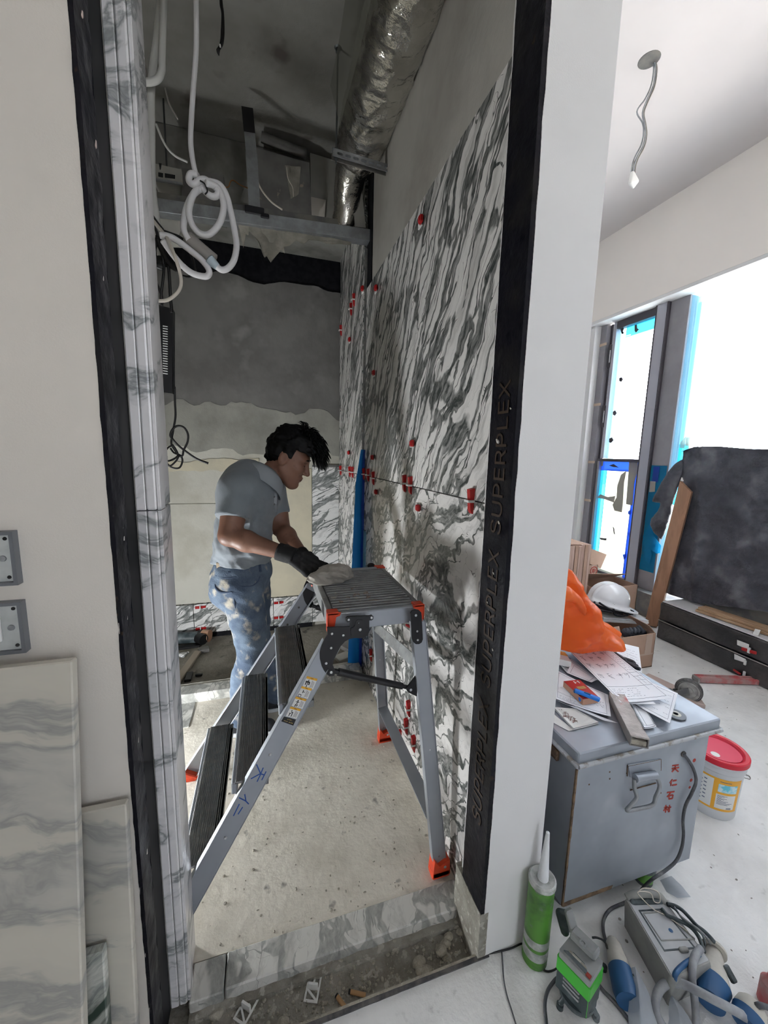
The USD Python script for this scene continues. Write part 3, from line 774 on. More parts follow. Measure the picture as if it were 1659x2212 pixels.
# threshold: marble kerb in two lengths, mortar bed, dark seam
kb = thing("trim_4", None, None, (0.2, 1.0, 0)); tag(kb.prim, kind="structure")
part(kb, "marble_kerb", box(-0.23, -0.142, 0.962, 1.052, -0.06, 0.004, 0.003), "marble_curb", "short end piece")
part(kb, "marble_kerb", box(-0.139, 0.618, 0.965, 1.054, -0.06, 0.005, 0.004), "marble_curb")
part(kb, "kerb_bedding", rough(box(-0.23, 0.615, 0.945, 0.985, -0.06, -0.03), 0.006, 40, 1, 0.02), "mortar_bed", smooth=60)
sm = thing("trim_5", None, None, (0.2, YF, 0)); tag(sm.prim, kind="structure")
part(sm, "seal_strip", rough(box(-0.5, 0.62, YF - 0.004, YF + 0.006, -0.03, 0.004), 0.001, 40, 6, 0.02), "rubber", "black rubber strip in the floor seam", smooth=60)
part(sm, "edge_strip", rough(box(-0.5, 0.60, YF + 0.007, YF + 0.014, -0.045, 0.001), 0.0015, 50, 7, 0.02), "mortar_crumb", smooth=60)
# shower kerb further in
k2 = thing("trim_6", None, None, (0, 2.4, 0)); tag(k2.prim, kind="structure")
part(k2, "marble_kerb", box(-1.6, 0.6, 2.372, 2.47, -0.03, 0.06, 0.003), "marble_curb")
part(k2, "cement_edge", rough(box(-1.6, 0.6, 2.47, 2.50, -0.03, 0.055), 0.006, 30, 3, 0.03), "cement_base", smooth=60)
part(k2, "marble_patch", box(-1.0, -0.43, 2.15, 2.372, -0.01, 0.004, 0.001), "marble_curb")

# room on the right: bulkhead, window wall, sill
struct("wall_bulkhead", box(3.45, 3.75, -3.6, 5.0, 2.985, ZC), "paint_bulkhead")
struct("trim_7", box(3.45, 3.62, -3.6, 5.0, 2.955, 2.985, 0.002), "paint_white")
struct("wall_window_jamb", box(3.50, 3.75, 3.66, 5.0, -0.2, 2.985), "paint_white")
struct("trim_8", box(3.50, 3.75, -3.6, 3.66, -0.2, 0.235, 0.003), "zinc_dark")
struct("terrace", box(3.75, 22, -25, 25, -0.5, -0.12), "terrace_stone")
struct("ground", box(-40, 60, -50, 50, -4.3, -4.0), "screed")
# lower ceiling step seen along the bulkhead
struct("trim_9", box(3.38, 3.46, -3.6, 5.0, 3.70, ZC, 0.0), "paint_ceiling") if False else None
# the rest of the room, behind the photographer: rear wall with a wide window, side windows
REAR = -2.6
struct("wall_rear", box(-1.75, 0.45, REAR - 0.15, REAR, 0, ZC), "paint_white")
struct("wall_rear", box(1.4, 3.75, REAR - 0.15, REAR, 0, ZC), "paint_white")
struct("wall_rear", box(0.45, 1.4, REAR - 0.15, REAR, 0, 0.9), "paint_white")
struct("wall_rear", box(0.45, 1.4, REAR - 0.15, REAR, 2.5, ZC), "paint_white")
struct("wall_window_jamb", box(3.50, 3.75, REAR, -0.20, 0.0, 2.985), "paint_white")

# work lamp standing on the floor inside, left of the doorway
lc, ld = np.array([-1.15, 1.72, 0.24]), unit([0.95, 0.26, 0.24])
ls = unit(np.cross(ld, [0, 0, 1])); lu = np.cross(ls, ld)
lamp = thing("work_lamp", "black site floodlight on a tube stand on the floor behind the left jamb", "lamp", (lc[0], lc[1], 0))
part(lamp, "housing", obox(lc - ld * 0.03, ls, ld, lu, 0.26, 0.05, 0.20, 0.008), "black_plastic")
part(lamp, "bezel", cat(obox(lc + lu * 0.095, ls, ld, lu, 0.26, 0.024, 0.012), obox(lc - lu * 0.095, ls, ld, lu, 0.26, 0.024, 0.012), obox(lc + ls * 0.125, ls, ld, lu, 0.012, 0.024, 0.2), obox(lc - ls * 0.125, ls, ld, lu, 0.012, 0.024, 0.2)), "black_plastic")
part(lamp, "lamp_panel", obox(lc + ld * 0.0, ls, ld, lu, 0.235, 0.006, 0.175), "lamp_face")
for s in (-1, 1):
    part(lamp, "stand_leg", tube([lc + ls * 0.14 * s, lc + ls * 0.14 * s - ld * 0.04 + [0, 0, -0.1], np.array([*(lc + ls * 0.14 * s - ld * 0.12)[:2], 0.012]), np.array([*(lc + ls * 0.14 * s + ld * 0.14)[:2], 0.012])], 0.010, 8, 3), "black_plastic")
part(lamp, "cable", tube([lc - ld * 0.06, lc - ld * 0.15 + [0, 0, -0.12], lc - ld * 0.3 + [0, 0, -0.211], [-1.3, 1.5, 0.009], [-1.55, 1.2, 0.009]], 0.0055, 6), "cord_black")

# ------------------------------------------------------------------ the folding work platform
X_, Y_, Z_ = np.eye(3)
lad = thing("work_platform", "aluminium folding step platform with orange corner caps and ridged treads, standing in the doorway", "step platform", (0.1, 1.45, 0))
PT = 0.985
PX0, PX1, PY0, PY1 = 0.187, 0.517, 1.196, 1.692


def ynear(z):
    return 1.172 - 0.085 * (1 - z / 0.95)


def yfar(z):
    return 1.716 + 0.062 * (1 - z / 0.95)


# platform frame
part(lad, "platform_rail", box(PX0 + 0.012, PX1 - 0.012, PY0, PY0 + 0.022, PT - 0.062, PT - 0.002, 0.003), "alu", "near side rail")
part(lad, "platform_rail", box(PX0 + 0.012, PX1 - 0.012, PY1 - 0.022, PY1, PT - 0.062, PT - 0.002, 0.003), "alu")
part(lad, "platform_rail", box(PX0, PX0 + 0.02, PY0 + 0.012, PY1 - 0.012, PT - 0.062, PT - 0.002, 0.003), "alu_tread", "end rail with a small dark sticker")
part(lad, "platform_rail", box(PX1 - 0.02, PX1, PY0 + 0.012, PY1 - 0.012, PT - 0.062, PT - 0.002, 0.003), "alu_tread")
ns = 19
for i in range(ns):
    y0 = PY0 + 0.024 + (PY1 - PY0 - 0.048) * i / ns
    w = (PY1 - PY0 - 0.048) / ns
    part(lad, "deck_slat", cat(box(PX0 + 0.021, PX1 - 0.021, y0, y0 + w, PT - 0.016, PT - 0.011), box(PX0 + 0.021, PX1 - 0.021, y0 + w * 0.06, y0 + w * 0.42, PT - 0.012, PT + 0.001, 0.002), box(PX0 + 0.021, PX1 - 0.021, y0 + w * 0.56, y0 + w * 0.86, PT - 0.012, PT - 0.002, 0.002)), "alu_tread")
mud = []
for (px, py, r) in ((795, 1290, .018), (775, 1284, .012), (812, 1296, .010), (752, 1291, .006), (735, 1300, .006), (790, 1281, .010), (760, 1272, .005)):
    c = W(px, py, 2, PT)
    for k in range(3):
        mud.append(hull([c + [RNG.normal() * r * .5, RNG.normal() * r * .5, 0], c + [RNG.normal() * r, RNG.normal() * r * .7, 0.0]], [0.003, 0.0025]))
part(lad, "dried_mud", cat(mud), "mud", "dried brown mud on the deck")
st = W(698, 1305, 0, PX0 - 0.0006)
part(lad, "sticker", box(PX0 - 0.0008, PX0 + 0.001, 1.30, 1.36, PT - 0.055, PT - 0.012), "label_black")
for (x, y) in ((PX0, PY0), (PX1, PY0), (PX0, PY1), (PX1, PY1)):
    sx, sy = (1 if x == PX0 else -1), (1 if y == PY0 else -1)
    top = box(x - 0.004 * sx, x + 0.034 * sx, y - 0.004 * sy, y + 0.034 * sy, PT - 0.006, PT + 0.004, 0.003)
    a = box(x - 0.004 * sx, x + 0.002 * sx, y - 0.004 * sy, y + 0.03 * sy, PT - 0.068, PT + 0.003, 0.002)
    prof = [(x - 0.004 * sx, PT + 0.003), (x + 0.04 * sx, PT + 0.003), (x + 0.036 * sx, PT - 0.008), (x + 0.024 * sx, PT - 0.012), (x + 0.015 * sx, PT - 0.068), (x - 0.004 * sx, PT - 0.068)]
    b = extrude(prof, 0.006, np.array([0, y + 0.002 * sy if sy > 0 else y + 0.004, 0]), X_, Z_)
    part(lad, "corner_cap", cat(top, a, b), "orange_plastic")


def rail(yf, slope, x0, name, far):
    """C-section stile from the floor up to the deck, leaning; xl(z) is its left edge."""
    xl = lambda z: x0 - slope * (0.945 - z)
    d = unit([slope, 0, 1])
    n = np.array([d[2], 0, -d[0]])
    o = 1 if far else -1
    z1 = 0.915
    a0, a1 = np.array([xl(0.02), yf(0.02), 0.02]), np.array([xl(z1), yf(z1), z1])
    W_ = 0.062
    mid = (a0 + a1) / 2 + n * W_ / 2
    L = np.linalg.norm(a1 - a0)
    dd = unit(a1 - a0)
    yv = unit(np.cross(n, dd)); yv = yv if yv[1] > 0 else -yv
    r = part(lad, name, cat(obox(mid + yv * o * 0.010, dd, n, yv, L, W_, 0.003, 0.001), obox(mid - n * (W_ / 2 - 0.0015), dd, n, yv, L, 0.003, 0.026, 0.001), obox(mid + n * (W_ / 2 - 0.0015), dd, n, yv, L, 0.003, 0.026, 0.001)), "alu")
    return r, a0, a1, n, dd, yv, o, W_


near_rail = rail(ynear, 0.595, 0.183, "stile", False)
far_rail = rail(yfar, 0.64, 0.190, "stile", True)
# three ridged treads
for (x, z) in ((-0.262, 0.262), (-0.108, 0.497), (0.036, 0.722)):
    ya, yb = ynear(z) + 0.006, yfar(z) - 0.008
    d = 0.098
    t = part(lad, "tread", cat(box(x, x + d, ya, yb, z - 0.008, z - 0.002, 0.001), box(x, x + 0.006, ya, yb, z - 0.04, z - 0.001, 0.001), box(x + d - 0.024, x + d, ya - 0.0, yb - 0.03, z - 0.03, z - 0.002, 0.001)), "alu_tread")
    part(t, "tread_front", box(x - 0.012, x + 0.004, ya, yb, z - 0.042, z - 0.004, 0.003), "alu", "smooth pale front lip")
    part(t, "ridges", cat(*[box(x + 0.005 + (d - 0.01) * k / 14, x + 0.005 + (d - 0.01) * (k + 0.5) / 14, ya + 0.002, yb - 0.002, z - 0.004, z + 0.001) for k in range(14)]), "alu_dark", kind="stuff")
    part(lad, "tread_brace", bar([x + 0.03, yb - 0.012, z - 0.01], [x + 0.075, yb - 0.10, z - 0.052], 0.02, 0.003, (1, 0, 0)), "alu")
# rivets and marks on the near stile
_, a0, a1, n, dd, yv, o, W_ = near_rail


def on_rail(px, py, lift=0.0):
    """The point on the outer face of the near stile seen at a place in the photograph."""
    p0 = a0 + n * W_ / 2 + yv * o * 0.0117
    d = ((px - 829.5) / FPX) * RIGHT - ((py - 1106.0) / FPX) * UP + FWD
    return CAM + ((p0 - CAM) @ yv) / (d @ yv) * d - yv * lift


for (px, py) in ((584, 1630), (487, 1810)):
    c = on_rail(px, py)
    part(lad, "rivet", lathe([(0.0, -0.002), (0.005, -0.002), (0.0048, 0.001), (0.003, 0.003), (0.0, 0.0032)], c, -yv, 14), "rivet")


def stroke(pts, w, mat_, name, parent, fn, lift=0.0004):
    ms = []
    P = [fn(*q) for q in pts]
    for a, b in zip(P, P[1:]):
        ms.append(bar(a, b, w, 0.0008, np.cross(unit(b - a), nrm), 0))
    return ms


nrm = yv
# handwriting: two characters in blue marker
S = []
cr = lambda q: (380 + q[0] / 4.879, 1600 + q[1] / 4.879)
for pts in ([(850, 250), (885, 330)], [(885, 330), (895, 350), (935, 362)], [(920, 285), (895, 345)], [(895, 345), (790, 402)], [(950, 325), (905, 415)], [(895, 350), (855, 432)],
            [(665, 600), (735, 635), (768, 668)], [(725, 565), (738, 635)], [(668, 668), (606, 793)], [(703, 700), (655, 775)]):
    S += stroke([cr(q) for q in pts], 0.0032, None, None, lad, on_rail)
part(lad, "handwriting", cat(*S[:7]), "blue_marker", "upper character in blue marker", smooth=False, kind="stuff")
part(lad, "handwriting", cat(*S[7:]), "blue_marker", "lower character in blue marker", smooth=False, kind="stuff")
# safety stickers up the stile
cs = lambda x, y: (380 + x / 4.879, 1330 + y / 4.879)
for (q, bl) in ((((1380, 635), (1495, 665), (1447, 780), (1330, 750)), 0), (((1325, 740), (1437, 768), (1390, 880), (1275, 845)), 1), (((1262, 850), (1380, 880), (1335, 985), (1215, 950)), 2), (((1207, 955), (1322, 985), (1272, 1090), (1155, 1058)), 3)):
    c = [on_rail(*cs(*p), lift=0) for p in q]
    f = lambda u, v: (c[0] * (1 - u) + c[1] * u) * (1 - v) + (c[3] * (1 - u) + c[2] * u) * v
    sheet = lambda u0, u1, v0, v1, h: grid_sheet(np.array([[f(u0, v0), f(u1, v0)], [f(u0, v1), f(u1, v1)]]) - yv * h, 0.0004)
    lb = part(lad, "safety_label", sheet(0.02, 0.98, 0.0, 0.98, 0.0004), "label_white", "white warning label under a yellow band", smooth=False)
    part(lb, "label_band", sheet(0.02, 0.98, 0.0, 0.20, 0.0007), "label_yellow", smooth=False)
    ms = [sheet(0.40 + .05 * k, 0.425 + .05 * k, 0.06, 0.14, 0.001) for k in range(5)]
    figs = [[(.1, .45, .4, .52), (.28, .34, .25, .95), (.12, .2, .5, .75), (.4, .5, .45, .7)], [(.3, .36, .3, .6), (.3, .5, .45, .5), (.08, .3, .75, .8), (.08, .12, .8, .95), (.28, .32, .8, .95)], [(.3, .4, .28, .4), (.32, .38, .4, .7), (.2, .5, .45, .5), (.25, .32, .7, .95), (.38, .45, .7, .9)], [(.25, .33, .3, .4), (.28, .45, .45, .52), (.15, .35, .6, .65), (.4, .46, .5, .9), (.2, .26, .65, .9)]][bl]
    ms += [sheet(a, b, cc, d2, 0.001) for a, b, cc, d2 in figs]
    ms += [sheet(0.66 + .08 * k, 0.68 + .08 * k, 0.28 + 0.04 * k, 0.85, 0.001) for k in range(3)] + [sheet(0.60, 0.612, 0.24, 0.94, 0.001)]
    part(lb, "pictogram", cat(*ms), "label_black", smooth=False)
c = [on_rail(*cs(*p)) for p in ((1140, 1062), (1265, 1095), (1237, 1158), (1110, 1112))]
f = lambda u, v: (c[0] * (1 - u) + c[1] * u) * (1 - v) + (c[3] * (1 - u) + c[2] * u) * v
lb = part(lad, "maker_label", grid_sheet(np.array([[f(0, 0), f(1, 0)], [f(0, 1), f(1, 1)]]) - yv * 0.0004, 0.0004), "label_black", "black label with small gold print", smooth=False)
ms = []
for u, v, w in ((.35, .2, .05), (.45, .2, .03), (.52, .2, .05), (.6, .2, .04), (.7, .2, .02), (.15, .6, .04), (.22, .6, .05), (.32, .62, .04), (.4, .6, .05), (.55, .62, .1), (.7, .6, .06), (.8, .62, .08)):
    ms.append(grid_sheet(np.array([[f(u, v), f(u + w, v)], [f(u, v + .16), f(u + w, v + .16)]]) - yv * 0.0009, 0.0003))
part(lb, "print", cat(*ms), "label_gold", smooth=False)
# far stile foot and rivets
_, b0, b1, n2, dd2, yv2, o2, W2 = far_rail
for zf in (0.80, 0.72):
    c = b0 + (b1 - b0) * (zf / 0.9) + n2 * W2 / 2 + yv2 * 0.0085
    part(lad, "rivet", lathe([(0.0, -0.002), (0.005, -0.002), (0.0048, 0.001), (0.0, 0.003)], c, -yv2, 12), "zinc_dark")
for (p, q, nn) in ((a0, dd, n), (b0, dd2, n2)):
    c = p + nn * W_ / 2
    part(lad, "foot", cat(obox(c + q * 0.012, q, nn, np.cross(q, nn), 0.052, 0.074, 0.036, 0.004), box(c[0] - 0.050, c[0] + 0.036, c[1] - 0.02, c[1] + 0.02, 0.0, 0.02, 0.004)), "orange_plastic")

# back legs
for yf, far in ((ynear, False), (yfar, True)):
    cx = lambda z: 0.577 - 0.095 * z
    o = 1 if far else -1
    a, b = np.array([cx(0.02), yf(0.02), 0.02]), np.array([cx(0.94), yf(0.94), 0.94])
    d = unit(b - a)
    part(lad, "leg", cat(bar(a + Y_ * o * .008, b + Y_ * o * .008, 0.052, 0.003, X_, 0.001), bar(a - X_ * 0.0245, b - X_ * 0.0245, 0.026, 0.003, Y_, 0.001), bar(a + X_ * 0.0245, b + X_ * 0.0245, 0.026, 0.003, Y_, 0.001)), "alu")
    part(lad, "foot", cat(box(a[0] - 0.034, a[0] + 0.034, a[1] - 0.021, a[1] + 0.021, 0, 0.03, 0.004), extrude([(a[0] - 0.034, 0.01), (a[0] + 0.034, 0.01), (a[0] + 0.030, 0.068), (a[0] + 0.012, 0.062), (a[0] - 0.01, 0.052), (a[0] - 0.029, 0.078)], 0.042, np.array([0, a[1] + 0.021, 0]), X_, Z_)), "orange_plastic")
    part(lad, "rivet", lathe([(0.0, -0.002), (0.0055, -0.002), (0.005, 0.001), (0.0, 0.003)], [a[0] + 0.012, a[1] - 0.0215, 0.045], -Y_, 14), "rivet")
    for z in (0.075, 0.48):
        part(lad, "rivet", lathe([(0.0, -0.002), (0.004, -0.002), (0.0035, 0.001), (0.0, 0.002)], [cx(z), yf(z) + o * .0098 * (1 if not far else 0) - 0.000, z], -Y_, 12), "rivet" if z > .2 else "zinc")
part(lad, "cross_brace", bar([0.497, yfar(.66) - .012, 0.672], [0.512, ynear(.76) + .012, 0.762], 0.046, 0.004, (0.25, 0, 1), 0.001), "alu_tread", "diagonal flat brace between the back legs")
part(lad, "cross_brace", bar([0.553, yfar(.2) - .012, 0.212], [0.553, ynear(.2) + .012, 0.212], 0.050, 0.004, (1, 0, 0.15), 0.001), "alu", "low flat tie between the back legs")

# black hinge plates, struts and pivots on both sides
sc = lambda x, y: (640 + x / 5.184, 1190 + y / 5.184)
BR = [(345, 858), (600, 850), (602, 790), (575, 800), (558, 785), (556, 755), (575, 738), (600, 735), (822, 728), (845, 720), (865, 735), (863, 765), (845, 778), (818, 780), (818, 900), (800, 945), (760, 970), (720, 980), (660, 975), (600, 985), (545, 1015), (500, 1065), (460, 1140), (420, 1220), (408, 1280), (430, 1330), (440, 1370), (415, 1400), (375, 1405), (345, 1385), (310, 1340), (285, 1290), (265, 1210), (265, 1140), (285, 1060), (320, 985), (350, 940)]
LINK = [(1280, 700), (1300, 672), (1335, 660), (1375, 665), (1400, 690), (1405, 730), (1418, 990), (1405, 1025), (1375, 1045), (1340, 1045), (1310, 1020), (1297, 985)]
TRI = [(1400, 1366), (1430, 1372), (1452, 1395), (1460, 1430), (1470, 1590), (1465, 1625), (1440, 1652), (1405, 1655), (1370, 1640), (1255, 1585), (1238, 1560), (1245, 1525), (1345, 1395), (1370, 1372)]
YB1 = 1.150


def plate(px, k, y, th):
    P = np.array([W(*sc(*q), 1, k) for q in px])
    P[:, 0] = P[:, 0] * 1.0
    return extrude(P[:, [0, 2]], th, np.array([0, y + th, 0]), X_, Z_)


for y, th, nm, far in ((YB1, 0.006, "near", 0), (1.728, 0.006, "far", 1)):
    part(lad, "hinge_plate", plate(BR, YB1, y, th), "black_plastic")
    if not far:
        part(lad, "hinge_cover", plate([(610, 862), (640, 852), (655, 830), (668, 785), (690, 770), (740, 772), (765, 800), (775, 850), (815, 865), (816, 900), (800, 940), (760, 965), (690, 972), (620, 958), (606, 900)], YB1, y - 0.002, 0.004), "black_plastic")
    part(lad, "pivot_link", plate(LINK, YB1, y, th), "black_plastic")
    part(lad, "strut_plate", plate(TRI, YB1, y, th), "black_plastic")
    s0, s1 = W(*sc(392, 1360), 1, YB1), W(*sc(1283, 1557), 1, YB1)
    s0[1] = s1[1] = y + (0.013 if not far else -0.006)
    d = s1 - s0
    part(lad, "strut", cat(cyl(s0, s0 + d * 0.12, 0.008, 14), cyl(s0 + d * 0.09, s0 + d * 0.38, 0.0125, 18), cyl(s0 + d * 0.37, s0 + d * 0.90, 0.0112, 18), cyl(s0 + d * 0.9, s1, 0.007, 14)), "black_plastic", "black gas-strut shaped brace")
    if not far:
        for (x, yy, r) in ((587, 772, .0045), (843, 750, .0045), (696, 803, .0022), (714, 880, .0052), (400, 928, .0042), (527, 947, .0044), (391, 1088, .0044), (335, 1260, .0044), (392, 1360, .0055), (1340, 722, .0048), (1354, 900, .004), (1361, 998, .004), (1402, 1438, .0042), (1283, 1557, .0052), (1416, 1597, .0042)):
            c = W(*sc(x, yy), 1, YB1); c[1] = y - (0.002 if 600 < x < 820 else 0)
            part(lad, "rivet", lathe([(0.0, -0.001), (r, -0.001), (r * .95, 0.0012), (r * .6, 0.0026), (0.0, 0.003)], c, -Y_, 14), "rivet")
part(lad, "latch_tab", hull([W(885, 1353, 1, 1.185), W(878, 1350, 1, 1.185)], [0.006, 0.004]), "red_plastic")

# ------------------------------------------------------------------ the worker
def frame(pitch, yaw):
    f = np.array([math.cos(pitch) * math.cos(yaw), -math.cos(pitch) * math.sin(yaw), -math.sin(pitch)])
    s = np.array([math.sin(yaw), math.cos(yaw), 0.0])           # towards his left, away from the lens
    return np.stack([f, s, np.cross(f, s)], 1)


HS = 1.10
HR = frame(deg(25), deg(14))
EAR = W(612, 990, 1, 1.945)
HC = EAR - HR @ (np.array([-0.004, -0.074, -0.014]) * HS)


def hl(p):
    return ((p - HC) @ HR) / HS


def head_sdf(p):
    q = hl(p)
    d = sd_ell(q, (-0.006, 0, 0.012), (0.096, 0.074, 0.088))
    d = smin(d, sd_ell(q, (0.036, 0, -0.042), (0.056, 0.056, 0.080)), 0.03)
    d = smin(d, sd_cap(q, (0.0, 0.048, -0.062), (0.066, 0.012, -0.112), 0.022, 0.017), 0.03)
    d = smin(d, sd_cap(q, (0.0, -0.048, -0.062), (0.066, -0.012, -0.112), 0.022, 0.017), 0.03)
    d = smin(d, sd_ell(q, (0.074, 0, -0.110), (0.019, 0.021, 0.016)), 0.016)
    d = smin(d, sd_ell(q, (0.075, 0, 0.014), (0.017, 0.050, 0.014)), 0.014)
    d = smin(d, sd_cap(q, (0.088, 0, 0.002), (0.111, 0, -0.040), 0.0085, 0.0115), 0.010)
    for s in (-1, 1):
        d = smin(d, sd_ell(q, (0.100, 0.0105 * s, -0.044), (0.010, 0.008, 0.0075)), 0.005)
        d = smin(d, sd_ell(q, (0.066, 0.036 * s, -0.034), (0.022, 0.020, 0.020)), 0.016)
        hole = sd_ell(q, (0.090, 0.030 * s, -0.006), (0.016, 0.017, 0.011))
        d = -smin(-d, hole, 0.010)
        d = smin(d, sd_ell(q, (0.073, 0.030 * s, -0.007), (0.0155, 0.017, 0.0125)), 0.004)
        d = smin(d, sd_ell(q, (-0.004, 0.076 * s, -0.014), (0.022, 0.0085, 0.033)), 0.006)
        d = np.maximum(d, -sd_ell(q, (0.0, 0.0865 * s, -0.012), (0.012, 0.006, 0.018)))
    d = smin(d, sd_ell(q, (0.089, 0, -0.069), (0.0125, 0.024, 0.0075)), 0.007)
    d = smin(d, sd_ell(q, (0.086, 0, -0.083), (0.0125, 0.020, 0.0070)), 0.007)
    d = np.maximum(d, -sd_ell(q, (0.102, 0, -0.0762), (0.012, 0.030, 0.0022)))
    return d * HS


NB = W(570, 1035, 1, 1.985)                     # base of the neck
SH_N, EL_N, WR_N = W(511, 1062, 1, 1.88), W(495, 1157, 1, 1.80), W(617, 1196, 1, 1.70)
SH_F, EL_F, WR_F = W(588, 1066, 1, 2.15), W(606, 1140, 1, 2.10), W(655, 1202, 1, 1.86)
CH, BE, PV = W(540, 1083, 1, 2.01), W(527, 1160, 1, 2.03), W(526, 1238, 1, 2.05)
TR = frame(0, deg(28))                          # the trunk turned a little to the lens


def trunk(p, g=0.0):
    def ell(c, r):
        return sd_ell(p, c, np.array(r) + g, TR)
    d = ell(CH + [-0.008, 0, 0.02], (0.118, 0.165, 0.150))
    d = smin(d, ell(BE + [0.0, 0, 0.02], (0.112, 0.150, 0.150)), 0.05)
    d = smin(d, ell(PV + [0.004, 0, 0.05], (0.112, 0.150, 0.12)), 0.05)
    d = smin(d, sd_cap(p, SH_N * 0.75 + NB * 0.25 + [0, 0, 0.0], SH_F * 0.75 + NB * 0.25, 0.066 + g, 0.060 + g), 0.06)
    d = smin(d, sd_cap(p, CH + [0.0, 0, 0.10], NB + [-0.02, 0, -0.01], 0.085 + g, 0.066 + g), 0.05)
    return d


def arms(p, g=0.0, which="NF"):
    d = np.full(len(p), 9.0)
    for k, sh, el, wr in (("N", SH_N, EL_N, WR_N), ("F", SH_F, EL_F, WR_F)):
        if k in which:
            a = sd_cap(p, sh, el, 0.056 + g, 0.044 + g)
            a = smin(a, sd_cap(p, sh * 0.55 + el * 0.45 + [0.008, 0, 0], sh * 0.2 + el * 0.8 + [0.006, 0, 0], 0.052 + g, 0.045 + g), 0.02)
            f1 = el * 0.7 + wr * 0.3
            b = sd_cap(p, el, f1, 0.042 + g, 0.046 + g)
            b = smin(b, sd_cap(p, f1, wr, 0.045 + g, 0.029 + g), 0.02)
            d = np.minimum(d, smin(a, b, 0.022))
    return d


def body(p):
    d = smin(trunk(p), arms(p), 0.035)
    d = smin(d, sd_cap(p, NB + [-0.012, 0, -0.045], HC + HR @ (np.array([-0.022, 0, -0.045]) * HS), 0.055, 0.054), 0.03)
    d = smin(d, sd_cap(p, WR_N, WR_N + unit(WR_N - EL_N) * 0.05, 0.028, 0.026), 0.01)
    d = smin(d, sd_cap(p, WR_F, WR_F + unit(WR_F - EL_F) * 0.05, 0.028, 0.026), 0.01)
    return smin(d, head_sdf(p), 0.012)


man = thing("person", "man in grey polo shirt and stained blue jeans, bent over the step platform", "person", (PV[0], PV[1], 0))
allp = np.array([SH_N, EL_N, WR_N, SH_F, EL_F, WR_F, PV, HC])
lo, hi = allp.min(0) - [0.15, 0.16, 0.06], allp.max(0) + [0.16, 0.16, 0.15]
skin = part(man, "body", net(body, lo, hi, 0.0048), "skin", smooth=True)
for s in (-1, 1):
    e = [HC + HR @ (np.array(v) * HS) for v in ((0.0885, 0.020 * s, -0.0085), (0.0895, 0.030 * s, -0.0105), (0.085, 0.041 * s, -0.0085))]
    part(skin, "eyelid_line", tube(e, [0.0006, 0.0018, 0.0006], 6, 5), "hair", smooth=True)
    e = [HC + HR @ (np.array(v) * HS) for v in ((0.0925, 0.014 * s, 0.014), (0.093, 0.028 * s, 0.020), (0.082, 0.046 * s, 0.015))]
    part(skin, "eyebrow", tube(e, [0.002, 0.0040, 0.0012], 6, 5), "hair", smooth=True)
part(skin, "lips", tube([HC + HR @ (np.array(v) * HS) for v in ((0.092, 0.020, -0.078), (0.0985, 0, -0.0762), (0.092, -0.020, -0.078))], [0.001, 0.0028, 0.001], 6, 6), "lip", smooth=True)


def hair_sdf(p):
    q = hl(p)
    d = sd_ell(q, (0.008, 0, 0.048), (0.116, 0.088, 0.098))
    d = smin(d, sd_ell(q, (0.078, 0, 0.070), (0.062, 0.066, 0.050)), 0.03)
    d = smin(d, sd_ell(q, (-0.052, 0, 0.002), (0.050, 0.070, 0.075)), 0.03)
    # cut away the face and the region about the ears
    face = np.maximum(0.058 - q[:, 0] + (q[:, 2] + 0.0) * 0.35, q[:, 2] - 0.040)
    d = np.maximum(d, -face)
    side_ = np.maximum(np.maximum(-0.030 - q[:, 0], q[:, 2] - 0.012), 0)
    d = np.maximum(d, -np.maximum(np.maximum(-0.024 - q[:, 0], q[:, 2] + 0.002 - 0.05 * (q[:, 0] > 0.03)), -0.2))
    d = np.maximum(d, -0.085 - q[:, 2])
    return d * HS + (meshkit.fbm(q * 42.0 + 3.0, 4, 5) - 0.5) * 0.030


hr = part(man, "hair", net(hair_sdf, HC - 0.20, HC + 0.20, 0.0055), "hair", smooth=True)
tuft = []
for k in range(330):
    a, b = RNG.uniform(-1.0, 1.0), RNG.uniform(-1, 1)
    ph = RNG.uniform(-0.5, 1.75) if k % 3 else RNG.uniform(0.2, 0.9)
    dirn = np.array([math.cos(ph) , b * 0.8, math.sin(ph)])
    c = np.array([0.02, 0, 0.048])
    base = c + dirn / np.linalg.norm(dirn / np.array([0.112, 0.088, 0.094]))
    if base[0] > 0.05 and base[2] < 0.046:
        base[2] = 0.05
    L = RNG.uniform(0.018, 0.045)
    out_ = unit(dirn + RNG.normal(size=3) * 0.35)
    fall = np.array([0.010 if base[0] > 0.02 else -0.008, 0, -0.014 if base[0] > 0.05 else -0.004])
    P = [base - out_ * 0.012, base + out_ * L * 0.5, base + out_ * L * 0.8 + fall, base + out_ * L * 0.95 + fall * 2.2]
    tuft.append(tube([HC + HR @ (x * HS) for x in P], [0.0042, 0.0032, 0.0022, 0.0005], 4, 2))
for k in range(60):                     # fringe over the forehead
    y = RNG.uniform(-0.06, 0.06)
    P = [np.array([0.085, y, 0.085]), np.array([0.126 + RNG.uniform(-.012, .012), y * 1.1, 0.078]), np.array([0.136 + RNG.uniform(-.016, .016), y * 1.15, 0.056]), np.array([0.134 + RNG.uniform(-.02, .022), y * 1.2, 0.036 + RNG.uniform(-0.010, 0.014)])]
    tuft.append(tube([HC + HR @ (x * HS) for x in P], [0.006, 0.005, 0.0035, 0.0006], 5, 3))
part(hr, "hair_tufts", cat(*tuft), "hair", kind="stuff", smooth=True)

# polo shirt
ax_n = unit(EL_N - SH_N); ax_f = unit(EL_F - SH_F)
CUT_N, CUT_F = SH_N + ax_n * 0.125, SH_F + ax_f * 0.115
HEM = W(527, 1211, 1, 2.04)[2]


